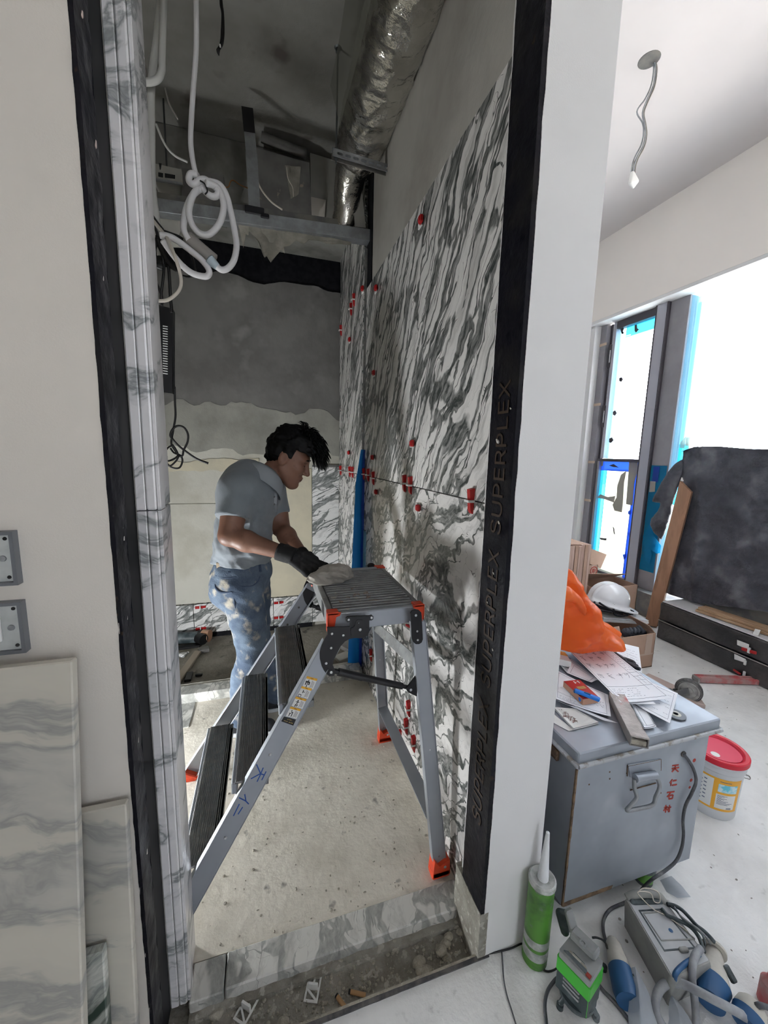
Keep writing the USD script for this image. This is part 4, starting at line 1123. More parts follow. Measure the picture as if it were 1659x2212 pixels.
def shirt_sdf(p):
    fold = (meshkit.fbm(np.c_[p[:, 0] * 9 + p[:, 2] * 13, p[:, 1] * 8, p[:, 2] * 4 - p[:, 0] * 9], 3, 2) - 0.5) * 0.030
    low = np.clip((1.25 - p[:, 2]) / 0.3, 0, 1)
    d = trunk(p, 0.016) + fold * (0.35 + 1.7 * low)
    sl = np.minimum(np.maximum(sd_cap(p, SH_N, EL_N, 0.074, 0.076), (p - CUT_N) @ ax_n), np.maximum(sd_cap(p, SH_F, EL_F, 0.068, 0.070), (p - CUT_F) @ ax_f)) + fold * 0.35
    d = smin(d, sl, 0.035)
    # blouse over the belt
    d = smin(d, sd_ell(p, BE + [0.005, -0.01, -0.035], (0.128, 0.166, 0.085), TR) + fold * 1.1, 0.03)
    d = np.maximum(d, HEM + 0.006 * np.sin(p[:, 0] * 40 + p[:, 1] * 31) - p[:, 2])
    for c, a in ((CUT_N, ax_n), (CUT_F, ax_f)):
        near_arm = np.linalg.norm(np.cross(p - c, a), axis=1) < 0.10
        d = np.where(near_arm & ((p - c) @ a > 0), np.maximum(d, -0.4) + 0 * d, d)
    neck = unit(HC - NB + np.array([-0.06, 0, 0.02]))
    d = np.maximum(d, -sd_cap(p, NB + neck * 0.03, NB + neck * 0.25, 0.064, 0.08))
    d = np.maximum(d, (p - NB - neck * 0.075) @ neck)
    return d


def shirt2(p):
    # the sleeves end cleanly: no blend past their hems
    d = shirt_sdf(p)
    return d


sh = part(man, "polo_shirt", net(shirt2, np.minimum(lo, [lo[0], lo[1], HEM - .03]), hi, 0.0062), "shirt", smooth=True)
nk = unit(HC - NB + np.array([-0.06, 0, 0.02]))
n1 = unit(np.cross(nk, [0, 1, 0])); n1 = n1 if n1[0] > 0 else -n1
n2 = np.cross(nk, n1)
prof = []
ring = []
for k in range(41):
    a = 2 * math.pi * k / 40
    drop = 0.030 * (0.5 + 0.5 * math.cos(a)) ** 2
    gap = 1.0 - 0.0 * math.cos(a)
    rr = [(0.067, 0.046), (0.074, 0.060), (0.086, 0.046), (0.097, 0.014), (0.105, -0.018 - 0.012 * (0.5 + 0.5 * math.cos(a)) ** 6)]
    ring.append([NB - nk * 0.004 + (n1 * math.cos(a) * 1.05 + n2 * math.sin(a)) * r + nk * (h - drop) for r, h in rr])
part(sh, "collar", grid_sheet(np.array(ring), 0.004, 0.002, 20, 1), "shirt_placket", smooth=True)
cf = TR[:, 0]


def on_trunk(px, py, yy, g=0.018):
    """First point of the shirt along the sight line."""
    d = W(px, py, 1, yy) - CAM
    t = np.linspace(0.7, 1.15, 500)
    P = CAM + t[:, None] * d
    s = shirt_sdf(P)
    i = int(np.argmax(s < 0)) if (s < 0).any() else 250
    return P[i]


pk = [on_trunk(*q, 2.0) for q in ((593, 1056), (593, 1072), (592, 1088), (593, 1106))]
vdir = unit(CAM - pk[1])
part(sh, "placket", cat(*[bar(a - vdir * 0.001, b - vdir * 0.001, 0.026, 0.005, np.cross(unit(b - a), vdir), 0.001) for a, b in zip(pk, pk[1:])]), "shirt_placket")
for q in ((589, 1050), (592, 1073), (592, 1089)):
    c = on_trunk(*q, 2.0)
    part(sh, "button", lathe([(0, -0.002), (0.0055, -0.002), (0.0052, 0.0035), (0, 0.0035)], c + vdir * 0.001, vdir, 14), "button")

# jeans
HIP_N, KN_N, AN_N = W(522, 1265, 1, 1.965), W(549, 1410, 1, 1.98), W(527, 1560, 1, 2.03)
HIP_F, KN_F, AN_F = W(540, 1265, 1, 2.12), W(553, 1405, 1, 2.15), W(590, 1500, 1, 2.19)
AN_N = np.array([-0.155, 2.04, 0.10]); AN_F = np.array([0.03, 2.20, 0.10])
WAIST = W(527, 1207, 1, 2.05)[2]


def jeans_sdf(p):
    f = (meshkit.fbm(np.c_[p[:, 0] * 7, p[:, 1] * 7, p[:, 2] * 19 + p[:, 0] * 8], 3, 8) - 0.5) * 0.020
    d = sd_ell(p, PV + [0.0, 0, 0.01], (0.135, 0.165, 0.165), TR)
    d = smin(d, sd_ell(p, PV + [-0.045, 0.0, -0.055], (0.100, 0.155, 0.125), TR), 0.04)
    for h, k, a in ((HIP_N, KN_N, AN_N), (HIP_F, KN_F, AN_F)):
        g = smin(sd_cap(p, h, k, 0.105, 0.078), sd_cap(p, k, a, 0.077, 0.066), 0.03)
        g = smin(g, sd_cap(p, k * 0.7 + a * 0.3 + [-0.02, 0, 0], k * 0.4 + a * 0.6 + [-0.016, 0, 0], 0.068, 0.060), 0.03)
        d = smin(d, g, 0.03)
    d = d + f
    d = np.maximum(d, p[:, 2] - WAIST)
    return np.maximum(d, 0.035 + 0.01 * np.sin(p[:, 1] * 40) - p[:, 2])


jl = np.minimum.reduce([PV, KN_N, AN_N, AN_F]) - [0.2, 0.22, 0.1]
jh = np.maximum.reduce([PV, KN_F, AN_F]) + [0.22, 0.22, 0.1]
jl[2], jh[2] = 0.01, WAIST + 0.02
je = part(man, "jeans", net(jeans_sdf, jl, jh, 0.0078), "denim", smooth=True)


def on_jeans(px, py):
    d = W(px, py, 1, 2.0) - CAM
    t = np.linspace(0.75, 1.15, 500)
    P = CAM + t[:, None] * d
    s = jeans_sdf(P)
    return P[int(np.argmax(s < 0))] if (s < 0).any() else P[250]


def seam(px, r, name, m, label=None):
    P = [on_jeans(*q) for q in px]
    return part(je, name, tube(P, r, 6, 4), m, label, smooth=True)


sj = lambda x, y: (420 + x / 5.267, 1180 + y / 5.267)
seam([sj(*q) for q in ((232, 430), (250, 480), (300, 520), (370, 525), (432, 520))], [0.002, 0.007, 0.008, 0.005, 0.003], "back_pocket_opening", "denim_dark", "dark gaping back pocket")
seam([sj(*q) for q in ((500, 455), (580, 462), (660, 450), (720, 400), (745, 340))], [0.002, 0.004, 0.004, 0.004, 0.002], "front_pocket_opening", "denim_dark")
seam([sj(*q) for q in ((435, 530), (450, 600), (465, 700), (485, 770))], 0.0025, "side_seam", "denim_dark")
seam([sj(*q) for q in ((245, 335), (320, 355), (400, 360), (480, 350))], 0.0022, "yoke_seam", "denim_dark")
for q in ((395, 180, 400, 300), (740, 190, 750, 290)):
    a, b = on_jeans(*sj(q[0], q[1] + 20)), on_jeans(*sj(q[2], q[3]))
    part(je, "belt_loop", bar(a - Y_ * .004, b - Y_ * .004, 0.014, 0.006, X_, 0.002), "denim_dark")
wp = [on_jeans(*sj(x, y)) for x, y in ((262, 225), (310, 225))]
part(je, "waist_patch", bar(wp[0] - Y_ * 0.004 + [-0.004, 0, 0], wp[1] - Y_ * 0.004 + [0.003, 0, 0], 0.036, 0.006, Z_, 0.002), "leather_patch", "worn tan patch on the waistband")
# shoes
for a, fw in ((AN_N, unit([1, -0.25, 0])), (AN_F, unit([1, -0.15, 0]))):
    sdv = np.cross(Z_, fw)

    def shoe(p, a=a, fw=fw, sdv=sdv):
        q = np.c_[(p - [a[0], a[1], 0]) @ fw, (p - [a[0], a[1], 0]) @ sdv, p[:, 2]]
        d = smin(sd_cap(q, (-0.055, 0, 0.05), (0.15, 0, 0.034), 0.047, 0.036), sd_cap(q, (-0.03, 0, 0.06), (-0.02, 0, 0.12), 0.048, 0.046), 0.03)
        return np.maximum(d, 0.012 - q[:, 2])
    s0 = np.array([a[0], a[1], 0])
    so = part(man, "shoe", net(shoe, s0 - [0.24, 0.24, 0.02], s0 + [0.24, 0.24, 0.2], 0.008), "shoe", smooth=True)

    def sole(p, shoe=shoe):
        q = p.copy(); q[:, 2] = np.maximum(q[:, 2], 0.03)
        return np.maximum(np.maximum(shoe(q) - 0.004, p[:, 2] - 0.024), 0.0 - p[:, 2])
    part(so, "sole", net(sole, s0 - [0.24, 0.24, 0.02], s0 + [0.24, 0.24, 0.06], 0.008), "shoe_white", smooth=True)
    for k in range(4):
        c = s0 + fw * (0.03 + 0.028 * k)
        part(so, "stripe", tube([c - sdv * 0.044 + [0, 0, 0.03], c - sdv * 0.040 + fw * -0.01 + [0, 0, 0.055], c - sdv * 0.022 + fw * -0.015 + [0, 0, 0.082 - .006 * k], c + [0, 0, 0.088 - .007 * k]], 0.006, 6, 4), "shoe_white", smooth=True)


# gloved hands: palm, four fingers bent over what they hold, thumb from the side of the palm
def hand(wr, fwd, palm_n, side, curl, thumb_dir, spread=1.0, S=1.0):
    fwd = unit(fwd); palm_n = unit(palm_n - np.dot(palm_n, fwd) * fwd); side = unit(np.cross(palm_n, fwd)) * (1 if side > 0 else -1)
    k0 = wr + fwd * 0.045 * S
    roots = [k0 + fwd * (0.050 + 0.006 * (1.5 - abs(i - 1.2))) * S + side * (i - 1.5) * 0.0215 * S * spread for i in range(4)]
    caps = [(wr - fwd * 0.035, wr + fwd * 0.02, 0.033, 0.031)]
    for i in range(4):
        caps.append((wr + fwd * 0.012 * S + side * (i - 1.5) * 0.012 * S, roots[i], 0.0185 * S, 0.0135 * S))
        p, ang = roots[i], 0.0
        for L, r0, r1, c in zip((0.043, 0.028, 0.023), (0.0125, 0.0115, 0.0105), (0.0115, 0.0105, 0.0092), curl):
            ang += c * (1 + 0.12 * (i - 1.5))
            d = math.cos(ang) * fwd + math.sin(ang) * palm_n
            L2 = L * S * (0.93, 1.05, 1.0, 0.82)[i]
            caps.append((p, p + d * L2, r0 * S, r1 * S))
            p = p + d * L2
    t0 = wr + fwd * 0.028 * S - side * 0.026 * S
    td = unit(thumb_dir)
    t1 = t0 + (td * 0.8 - side * 0.5) * 0.036 * S
    t2 = t1 + td * 0.032 * S + palm_n * 0.006
    t3 = t2 + td * 0.024 * S + palm_n * 0.010 + side * 0.006
    caps += [(wr + fwd * 0.01 - side * 0.010, t0, 0.020 * S, 0.017 * S), (t0, t1, 0.0165 * S, 0.0135 * S), (t1, t2, 0.0132 * S, 0.0118 * S), (t2, t3, 0.0116 * S, 0.0098 * S)]
    P = np.array([c[0] for c in caps] + [c[1] for c in caps])

    def sdf(p):
        d = np.full(len(p), 9.0)
        for a, b, r0, r1 in caps:
            d = smin(d, sd_cap(p, a, b, r0, r1), 0.006)
        return d + (meshkit.fbm(p * 60.0, 2, 4) - 0.5) * 0.004
    return net(sdf, P.min(0) - 0.045, P.max(0) + 0.045, 0.0034)


hn = part(man, "glove", hand(WR_N + unit(WR_N - EL_N) * 0.03, [0.72, -0.42, -0.42], [0.3, 0.55, -0.8], 1, (0.55, 0.65, 0.5), [0.8, 0.1, -0.55], 1.0, 1.05), "glove_black", "dusty black work glove", smooth=True)
part(hn, "cuff", tube([WR_N - unit(WR_N - EL_N) * 0.035, WR_N, WR_N + unit(WR_N - EL_N) * 0.045], [0.039, 0.039, 0.037], 20, 4), "glove_black", smooth=True)
hf = part(man, "glove", hand(WR_F + unit(WR_F - EL_F) * 0.03, [0.75, -0.45, -0.25], [0.1, -0.1, -1.0], -1, (0.35, 0.45, 0.4), [0.9, -0.3, -0.1], 1.0, 1.0), "glove_black", smooth=True)
part(hf, "cuff", tube([WR_F - unit(WR_F - EL_F) * 0.03, WR_F, WR_F + unit(WR_F - EL_F) * 0.04], [0.037, 0.037, 0.036], 20, 4), "glove_black", smooth=True)

# the rag on the deck
RC = W(716, 1246, 2, PT + 0.03)


def rag_sdf(p):
    q = p - RC
    d = sd_ell(q, (0.012, 0.012, 0.004), (0.070, 0.056, 0.046))
    d = smin(d, sd_ell(q, (-0.045, -0.008, 0.002), (0.045, 0.035, 0.027)), 0.02)
    d = smin(d, sd_ell(q, (0.056, 0.03, 0.014), (0.034, 0.036, 0.026)), 0.012)
    w = (meshkit.fbm(np.c_[q[:, 0] * 14 + q[:, 2] * 22, q[:, 1] * 12, q[:, 2] * 16] + 5.0, 4, 6) - 0.5) * 0.052
    return np.maximum(d + w, PT + 0.0005 - p[:, 2])


single("rag", net(rag_sdf, RC - [0.14, 0.12, 0.05], RC + [0.14, 0.12, 0.08], 0.005), "rag", "crumpled beige cloth under the gloved hand on the platform", "rag", smooth=True)

# ------------------------------------------------------------------ overhead: duct, hangers, track, units, cables
YC = 2.146
dy = lambda *a: np.array(a, float)
DX, DZ, DR = 0.512, 3.112, 0.122
duct = thing("ventilation_duct", "crumpled silver foil ventilation duct in a clear plastic wrap under the ceiling", "duct", (DX, 1.6, DZ))
n, m = 150, 48
V = []
for i in range(n):
    y = 0.985 + (2.30 - 0.985) * i / (n - 1)
    rr = DR * (1 - 0.12 * max(0, (y - 2.05) / 0.25)) * (1 - 0.05 * math.exp(-((y - 2.0) / 0.03) ** 2) - 0.03 * math.exp(-((y - 1.62) / 0.02) ** 2))
    for k in range(m):
        a = 2 * math.pi * k / m
        V.append([DX + rr * math.cos(a), y, DZ + rr * math.sin(a)])
V = np.array(V)
rad = V - np.c_[np.full(len(V), DX), V[:, 1], np.full(len(V), DZ)]
rid = np.abs(meshkit.fbm(np.c_[V[:, 0] * 16, V[:, 1] * 11, V[:, 2] * 16], 4, 3) - 0.5) * 2
V = V + rad / DR * ((0.5 - rid) * 0.028 + (meshkit.noise(V * 60, 4) - .5) * 0.006)[:, None]
F = [[i * m + k, i * m + (k + 1) % m, (i + 1) * m + (k + 1) % m, (i + 1) * m + k] for i in range(n - 1) for k in range(m)]
F = np.array(F)[:, ::-1]
part(duct, "foil_skin", trimesh.Trimesh(V, np.vstack([F[:, [0, 1, 2]], F[:, [0, 2, 3]]]), process=False), "foil", smooth=28)
for y in (2.06, 1.66):
    part(duct, "foil_tape", lathe([(DR * .98, -0.02), (DR * .985, 0), (DR * .98, 0.02)], [DX, y, DZ], Y_, 40), "foil", smooth=True) if y > 2 else None
wrap = bilinear([DX - 0.185, 0.99, DZ + 0.12], [DX - 0.13, 0.99, DZ - 0.06], [DX - 0.135, 2.10, DZ - 0.06], [DX - 0.18, 2.12, DZ + 0.12], 10, 30)
part(duct, "plastic_wrap", grid_sheet(wrap, 0.0012, 0.012, 7, 2), "plastic_wrap", "loose clear plastic hanging along the duct", smooth=True)
part(duct, "reducer", rough(tube([[DX, 2.28, DZ], [0.49, 2.40, 3.06], [0.49, 2.50, 2.97], [0.485, 2.56, 2.86]], [0.10, 0.085, 0.075, 0.075], 24, 5), 0.006, 18, 2), "foil", "narrower foil sleeve turning down", smooth=40)
part(duct, "sleeve_seam", grid_sheet(bilinear(W(762, 408, 1, 2.47), W(782, 410, 1, 2.47), W(790, 492, 1, 2.47), W(766, 490, 1, 2.47), 4, 8), 0.002, 0.008, 20, 1), "foil_tape", "pale unfolded flap", smooth=True)
ch = thing("support_channel", "slotted metal channel carrying the foil duct, hung from a rod", "channel", (0.5, YC, 2.97))
ca, cb = np.array([0.345, YC, 2.979]), np.array([0.644, YC, 2.966])
slots = sbox(0, 0, 0.299, 0.034)
for k in range(7):
    slots = slots.difference(Point(0.03 + 0.04 * k, 0.017).buffer(0.006).union(sbox(0.03 + 0.04 * k, 0.011, 0.046 + 0.04 * k, 0.023)).union(Point(0.046 + 0.04 * k, 0.017).buffer(0.006)))
part(ch, "slotted_face", extrude(slots, 0.003, ca + [0, -0.014, -0.034], unit(cb - ca), Z_), "zinc")
part(ch, "top_flange", bar(ca, cb, 0.034, 0.003, Y_), "zinc")
part(ch, "channel_back", bar(ca + [0, 0.015, -0.017], cb + [0, 0.015, -0.017], 0.003, 0.034, Y_), "zinc_dark")
rod = thing("threaded_rod", "thin steel rod hanging from the ceiling to the slotted channel", "rod", (0.37, YC, 2.92))
part(rod, "rod", cyl([0.366, YC, 2.925], [0.372, YC, ZI], 0.0045, 10), "steel_rod")
part(rod, "nut", cat(cyl([0.3665, YC, 2.944], [0.3665, YC, 2.954], 0.010, 6), cyl([0.3665, YC, 2.982], [0.3665, YC, 2.992], 0.010, 6)), "steel_rod", kind="stuff")
part(rod, "anchor", lathe([(0.0, -0.018), (0.011, -0.018), (0.011, -0.004), (0.018, 0.0)], [0.372, YC, ZI], Z_, 12), "steel_rod")

tr = thing("metal_track", "galvanised steel track running across under the ceiling space, above the black wall band", "track", (0, 2.45, 2.7))
ta, tb = np.array([-1.6, 2.45, 2.672]), np.array([0.644, 2.45, 2.772])
part(tr, "track_face", bar(ta + [0, 0, 0.02], tb + [0, 0, 0.02], 0.003, 0.062, Y_, 0.0008), "zinc")
part(tr, "track_lip", bar(ta + [0, 0.03, -0.010], tb + [0, 0.03, -0.010], 0.062, 0.003, Y_, 0.0008), "zinc")
part(tr, "track_top", bar(ta + [0, 0.05, 0.075], tb + [0, 0.05, 0.075], 0.003, 0.062, Y_, 0.0008), "zinc_dark")
strap = thing("hanging_strap", "flat grey metal strap hanging from the ceiling to the track, dark at its top", "strap", (-0.05, 2.5, 2.8))
q = [W(*p, 1, 2.47) for p in ((534, 232), (543, 330), (550, 447))]
q[0][2] = min(q[0][2], ZI)
part(strap, "strap_top", bar(q[0], q[0] * .45 + q[1] * .55, 0.058, 0.004, X_), "cord_black", "black painted upper end")
part(strap, "strap_body", cat(bar(q[0] * .45 + q[1] * .55, q[1], 0.056, 0.004, X_), bar(q[1], q[2], 0.060, 0.004, X_)), "zinc")
part(strap, "strap_clip", cat(box(q[2][0] - 0.05, q[2][0] + 0.05, 2.44, 2.47, q[2][2] - 0.05, q[2][2] - 0.01, 0.004), box(q[2][0] + 0.03, q[2][0] + 0.075, 2.44, 2.47, q[2][2] - 0.06, q[2][2] - 0.035, 0.004)), "black_plastic", kind="stuff")
beam = struct("beam", box(-1.6, 0.645, 2.90, YB, 3.02, ZI, 0.004), "concrete_beam", "concrete beam at the back")
part(Node(beam.path, beam.loc), "beam_lip", rough(box(-1.6, 0.1, 2.88, 2.94, 2.985, 3.03), 0.008, 14, 2, 0.05), "unit_pale", "ragged pale edge under the beam", smooth=60)
un = thing("fan_unit", "dark dusty air handling unit box above the metal track, right of the strap", "fan unit", W(610, 400, 1, 2.72))
part(un, "casing", traced([(552, 318), (668, 352), (674, 480), (552, 452)], 1, 2.72, 0.16), "unit_box", smooth=False)
part(un, "pipe", tube([W(565, 296, 1, 2.74), W(620, 318, 1, 2.74), W(660, 332, 1, 2.76)], 0.028, 14, 4), "unit_box", "lagged pipe along the top", smooth=True)
part(un, "peeling_tape", grid_sheet(bilinear(W(615, 357, 1, 2.715), W(650, 360, 1, 2.715), W(645, 420, 1, 2.715), W(628, 430, 1, 2.715), 6, 8), 0.002, 0.012, 25, 3), "membrane", smooth=True)
part(un, "drip_line", tube([W(619, 360, 1, 2.705), W(622, 385, 1, 2.70), W(632, 405, 1, 2.70), W(634, 425, 1, 2.70)], 0.0025, 6), "cord_cream", smooth=True)
part(un, "wire", tube([W(553, 375, 1, 2.66), W(562, 405, 1, 2.62), W(585, 435, 1, 2.6), W(610, 453, 1, 2.6)], 0.005, 6), "cord_cream", "cream cable falling across the casing", smooth=True)
un2 = thing("junction_box", "grey metal electrical box with faint print, left of the strap above the track", "junction box", W(420, 400, 1, 2.66))
part(un2, "body", traced([(330, 352), (392, 366), (395, 398), (330, 386)], 1, 2.60, 0.2), "unit_pale", smooth=False)
part(un2, "side_box", traced([(392, 362), (483, 378), (484, 452), (392, 432)], 1, 2.62, 0.2), "unit_box", smooth=False)
for rx in (-0.62, -0.5):
    part(un2, "hanger", cyl([rx, 2.72, 3.0], [rx, 2.72, ZI], 0.005, 8), "steel_rod")
part(un2, "rail", bar(W(310, 384, 1, 2.585), W(394, 398, 1, 2.585), 0.012, 0.01, Z_), "zinc")
part(un2, "print", cat(traced([(343, 352), (349, 353), (347, 366), (345, 366)], 1, 2.598, 0.003), traced([(342, 372), (352, 374), (352, 383), (342, 381)], 1, 2.598, 0.003), traced([(356, 374), (378, 378), (378, 386), (356, 383)], 1, 2.598, 0.003)), "label_black", kind="stuff")
pn = thing("ceiling_panel", "pale grey board standing above the track beside the foil sleeve", "panel", W(700, 420, 1, 2.8))
part(pn, "board", traced([(670, 330), (735, 350), (722, 482), (672, 474)], 1, 2.80, 0.02), "unit_pale", smooth=False)
part(pn, "board_foot", traced([(672, 425), (704, 432), (700, 480), (672, 474)], 1, 2.79, 0.012), "paint_left", "paler lower patch", smooth=False)
pb = thing("pipe_stub", "short tan pipe end poking out under the left of the track", "pipe", W(360, 452, 1, 2.5))
part(pb, "pipe", cyl(W(353, 452, 1, 2.5), W(374, 457, 1, 2.5), 0.018, 16), "unit_tan")
part(pb, "pipe_mouth", cyl(W(374, 457, 1, 2.499), W(377, 458, 1, 2.499), 0.0165, 16), "cord_black")
part(pb, "bracket", traced([(352, 445), (355, 446), (356, 462), (352, 461)], 1, 2.47, 0.02), "zinc_dark")
pl = single("foam_block", rough(traced([(310, 445), (384, 462), (394, 490), (385, 512), (312, 505)], 1, 2.52, 0.12), 0.006, 15, 3, 0.05), "unit_pale", "pale foam block tucked under the left end of the track", "foam block", smooth=50)
tm_ = thing("torn_membrane", "ragged grey waterproof membrane hanging in tatters from the metal track", "membrane", W(600, 500, 1, 2.48))
part(tm_, "sheet", rough(traced([(536, 478), (648, 500), (672, 508), (668, 516), (656, 526), (640, 518), (626, 530), (612, 533), (615, 546), (606, 541), (600, 549), (585, 563), (577, 552), (572, 554), (566, 540), (558, 520), (545, 506), (538, 500)], 1, 2.475, 0.004), 0.014, 12, 3, 0.03), "membrane", smooth=60)
part(tm_, "shred", rough(traced([(515, 476), (538, 482), (537, 508), (531, 506), (526, 538), (518, 500)], 1, 2.475, 0.004), 0.010, 16, 5, 0.03), "membrane", smooth=60)
part(tm_, "shred", rough(traced([(665, 505), (760, 522), (756, 530), (735, 526), (710, 527), (690, 520), (668, 518)], 1, 2.475, 0.004), 0.010, 16, 8, 0.03), "membrane", smooth=60)
cw = thing("copper_wire", "thin bare copper wire bent between the units above the track", "wire", W(510, 395, 1, 2.58))
part(cw, "wire", tube([W(p[0], p[1], 1, 2.58 + p[2]) for p in ((480, 402, .05), (493, 404, 0), (498, 392, 0), (505, 390, 0), (520, 400, -.03), (545, 410, -.105))], 0.003, 6), "copper", smooth=True)


def line(px, y, r, m_, sides=10, n_=7, name="cable", th=None, label=None):
    P = [W(p[0], p[1], 1, y + (p[2] if len(p) > 2 else 0)) for p in px]
    return part(th, name, tube(P, r, sides, n_), m_, label, smooth=True)


cn = thing("conduit", "pale plastic conduit hanging straight down beside the marble jamb", "conduit", W(330, 400, 1, 1.62))
line([(350, -20), (338, 90), (327, 180), (327, 300), (329, 400), (337, 470), (346, 520), (347, 560)], 1.62, 0.0115, "pvc", 14, th=cn, name="pipe")
line([(347, 556), (348, 575)], 1.62, 0.0135, "cord_black", 14, 0, th=cn, name="coupling")
cn2 = thing("conduit", "pale plastic conduit that bends back to the left high beside the jamb", "conduit", W(340, 100, 1, 1.58))
line([(354, -20), (352, 60), (350, 130), (350, 150), (343, 168), (330, 176), (312, 177), (285, 168)], 1.58, 0.0105, "pvc", 14, th=cn2, name="pipe")
hs = thing("coiled_hose", "white hose hanging from the ceiling, knotted into loose loops", "hose", W(440, 450, 1, 1.5))
line([(424, -15), (424, 100), (417, 200), (412, 290), (414, 330), (421, 368), (427, 380)], 1.5, 0.0078, "pvc_white", 12, th=hs, name="drop")
line([(427, 378), (412, 376), (408, 390), (418, 398), (436, 388), (450, 392), (470, 412), (466, 424), (450, 420), (430, 396, .02), (424, 380, .03)], 1.49, 0.0098, "pvc_white", 12, th=hs, name="knot")
line([(440, 402), (418, 420), (404, 448), (397, 480), (398, 500), (408, 518)], 1.5, 0.0098, "pvc_white", 12, th=hs, name="loop")
line([(445, 395, -.02), (468, 405), (481, 430), (482, 458), (472, 486), (452, 506), (432, 504), (415, 485), (408, 455), (418, 420), (437, 400, .02)], 1.49, 0.0098, "pvc_white", 12, th=hs, name="loop")
line([(452, 392), (475, 400), (490, 425), (499, 460), (507, 500), (511, 530), (506, 560), (494, 578), (480, 583), (468, 576)], 1.5, 0.0100, "pvc_white", 12, th=hs, name="loop")
line([(470, 577), (458, 566), (452, 560)], 1.5, [0.011, 0.016, 0.017], "pvc_blue", 14, 3, th=hs, name="connector", label="pale blue connector")
line([(404, 512), (430, 535), (462, 562)], 1.515, 0.0205, "foam_grey", 16, 4, th=hs, name="lagging", label="grey foam lagging sleeve")
line([(432, 390), (442, 397), (448, 412), (443, 420)], 1.475, 0.0022, "cord_black", 6, th=hs, name="cable_tie")
ho2 = thing("hose_loop", "white hose end bent back on itself below the knotted hose", "hose", W(400, 550, 1, 1.5))
line([(345, 508), (362, 510), (380, 518), (410, 540), (436, 562), (451, 583), (450, 594), (440, 597), (415, 590), (392, 572), (372, 548), (352, 520)], 1.5, [0.0098] * 12, "pvc_white", 12, th=ho2, name="hose")
cc = thing("cream_cable", "cream cable looping out from behind the jamb below the white hose", "cable", W(360, 560, 1, 1.45))
line([(305, 448, .10), (322, 466, .115), (342, 490, .11), (362, 516, .05), (378, 555), (389, 590), (391, 615), (383, 632), (366, 646), (348, 650), (318, 646)], 1.44, [0.0052] * 11, "cord_cream", 10, th=cc, name="cable")
line([(318, 540), (327, 580), (328, 610), (322, 635)], 1.5, 0.0045, "cord_cream", 8, th=cc, name="tail")
bk = thing("black_cables", "bunch of black cables tied together and hanging beside the jamb", "cable", W(350, 560, 1, 1.54))
for pts, r in (([(322, 476), (336, 495), (340, 515), (334, 545), (333, 580), (338, 610), (348, 635), (352, 655)], .0042), ([(338, 510), (348, 540), (354, 575), (352, 605), (348, 640), (350, 660)], .0042), ([(338, 508), (355, 530), (362, 560), (366, 600), (368, 640), (371, 675)], .0048),
               ([(345, 512), (360, 540), (375, 565), (388, 590), (402, 598), (416, 596)], .004), ([(345, 496), (365, 503), (388, 512), (402, 525), (412, 548), (420, 572), (422, 585)], .0042), ([(338, 515), (352, 545), (368, 572), (382, 582)], .009), ([(308, 425), (320, 450), (338, 478), (352, 496)], .004)):
    line(pts, 1.56, r, "cord_black", 8, th=bk, name="cable")
line([(334, 572), (352, 578)], 1.55, 0.011, "cord_black", 8, 0, th=bk, name="tape_band")
vb = thing("vent_box", "flat black metal box with a column of white slots, hanging by the left jamb", "box", W(352, 840, 1, 2.0))
vbx = [W(*p, 1, 2.0) for p in ((328, 655), (373, 668), (372, 850), (334, 845))]
part(vb, "casing", traced([(322, 653), (373, 667), (372, 850), (330, 845)], 1, 2.0, 0.05), "black_plastic", smooth=False)
sv = lambda x, y: (320 + x / 5.673, 640 + y / 5.673)
for k in range(20):
    y = 367 + (946 - 367) * k / 19
    part(vb, "slot", tube([W(*sv(181, y - 4), 1, 1.9985), W(*sv(240, y + 6), 1, 1.9985)], 0.0024, 6, 0), "label_white")
for k in range(18):
    y = 385 + (930 - 385) * k / 17
    part(vb, "louvre", tube([W(*sv(112, y), 1, 1.9995), W(*sv(130, y + 4), 1, 1.9995)], 0.0012, 5, 0), "zinc_dark")
part(vb, "feed_cable", tube([W(*p, 1, 2.02) for p in ((368, 640), (372, 670), (375, 760), (376, 840))], 0.0045, 8, 5), "cord_black", smooth=True)
hc = thing("knotted_cable", "black cable hanging below the slotted box and tied in a loose knot", "cable", W(385, 990, 1, 2.04))
line([(377, 835), (378, 870), (379, 900), (374, 930), (370, 955), (373, 965), (385, 982), (393, 988)], 2.04, 0.0048, "cord_black", 8, th=hc)
line([(374, 950), (368, 940), (374, 926), (385, 920), (398, 924), (406, 938), (405, 955), (397, 972), (394, 984), (385, 985)], 2.03, 0.0048, "cord_black", 8, th=hc)
line([(373, 949, -.01), (385, 962), (400, 974), (425, 991), (450, 1001)], 2.03, [.0048, .0048, .0048, .005, .0058], "cord_black", 8, th=hc, name="tail")
line([(375, 961), (362, 968), (355, 982), (358, 995), (370, 994), (384, 984), (378, 968), (372, 962)], 2.03, 0.0042, "cord_black", 8, th=hc, name="knot")
line([(360, 985), (362, 1003), (375, 1011), (388, 1010), (394, 996), (390, 984), (376, 978), (368, 968)], 2.04, 0.0042, "cord_black", 8, th=hc, name="knot")
line([(356, 975), (360, 998), (368, 1006), (380, 996), (386, 986)], 2.02, 0.004, "cord_black", 8, th=hc, name="knot")
hb = thing("ceiling_cable", "short flat black cable dangling from the dark ceiling with a bare tip", "cable", W(478, 60, 1, 1.6))
line([(476, -25), (478, 10), (481, 30), (481, 70), (479, 92), (474, 105)], 1.6, [0.004, 0.0055, 0.0045, 0.0065, 0.006, 0.004], "cord_black", 8, th=hb)
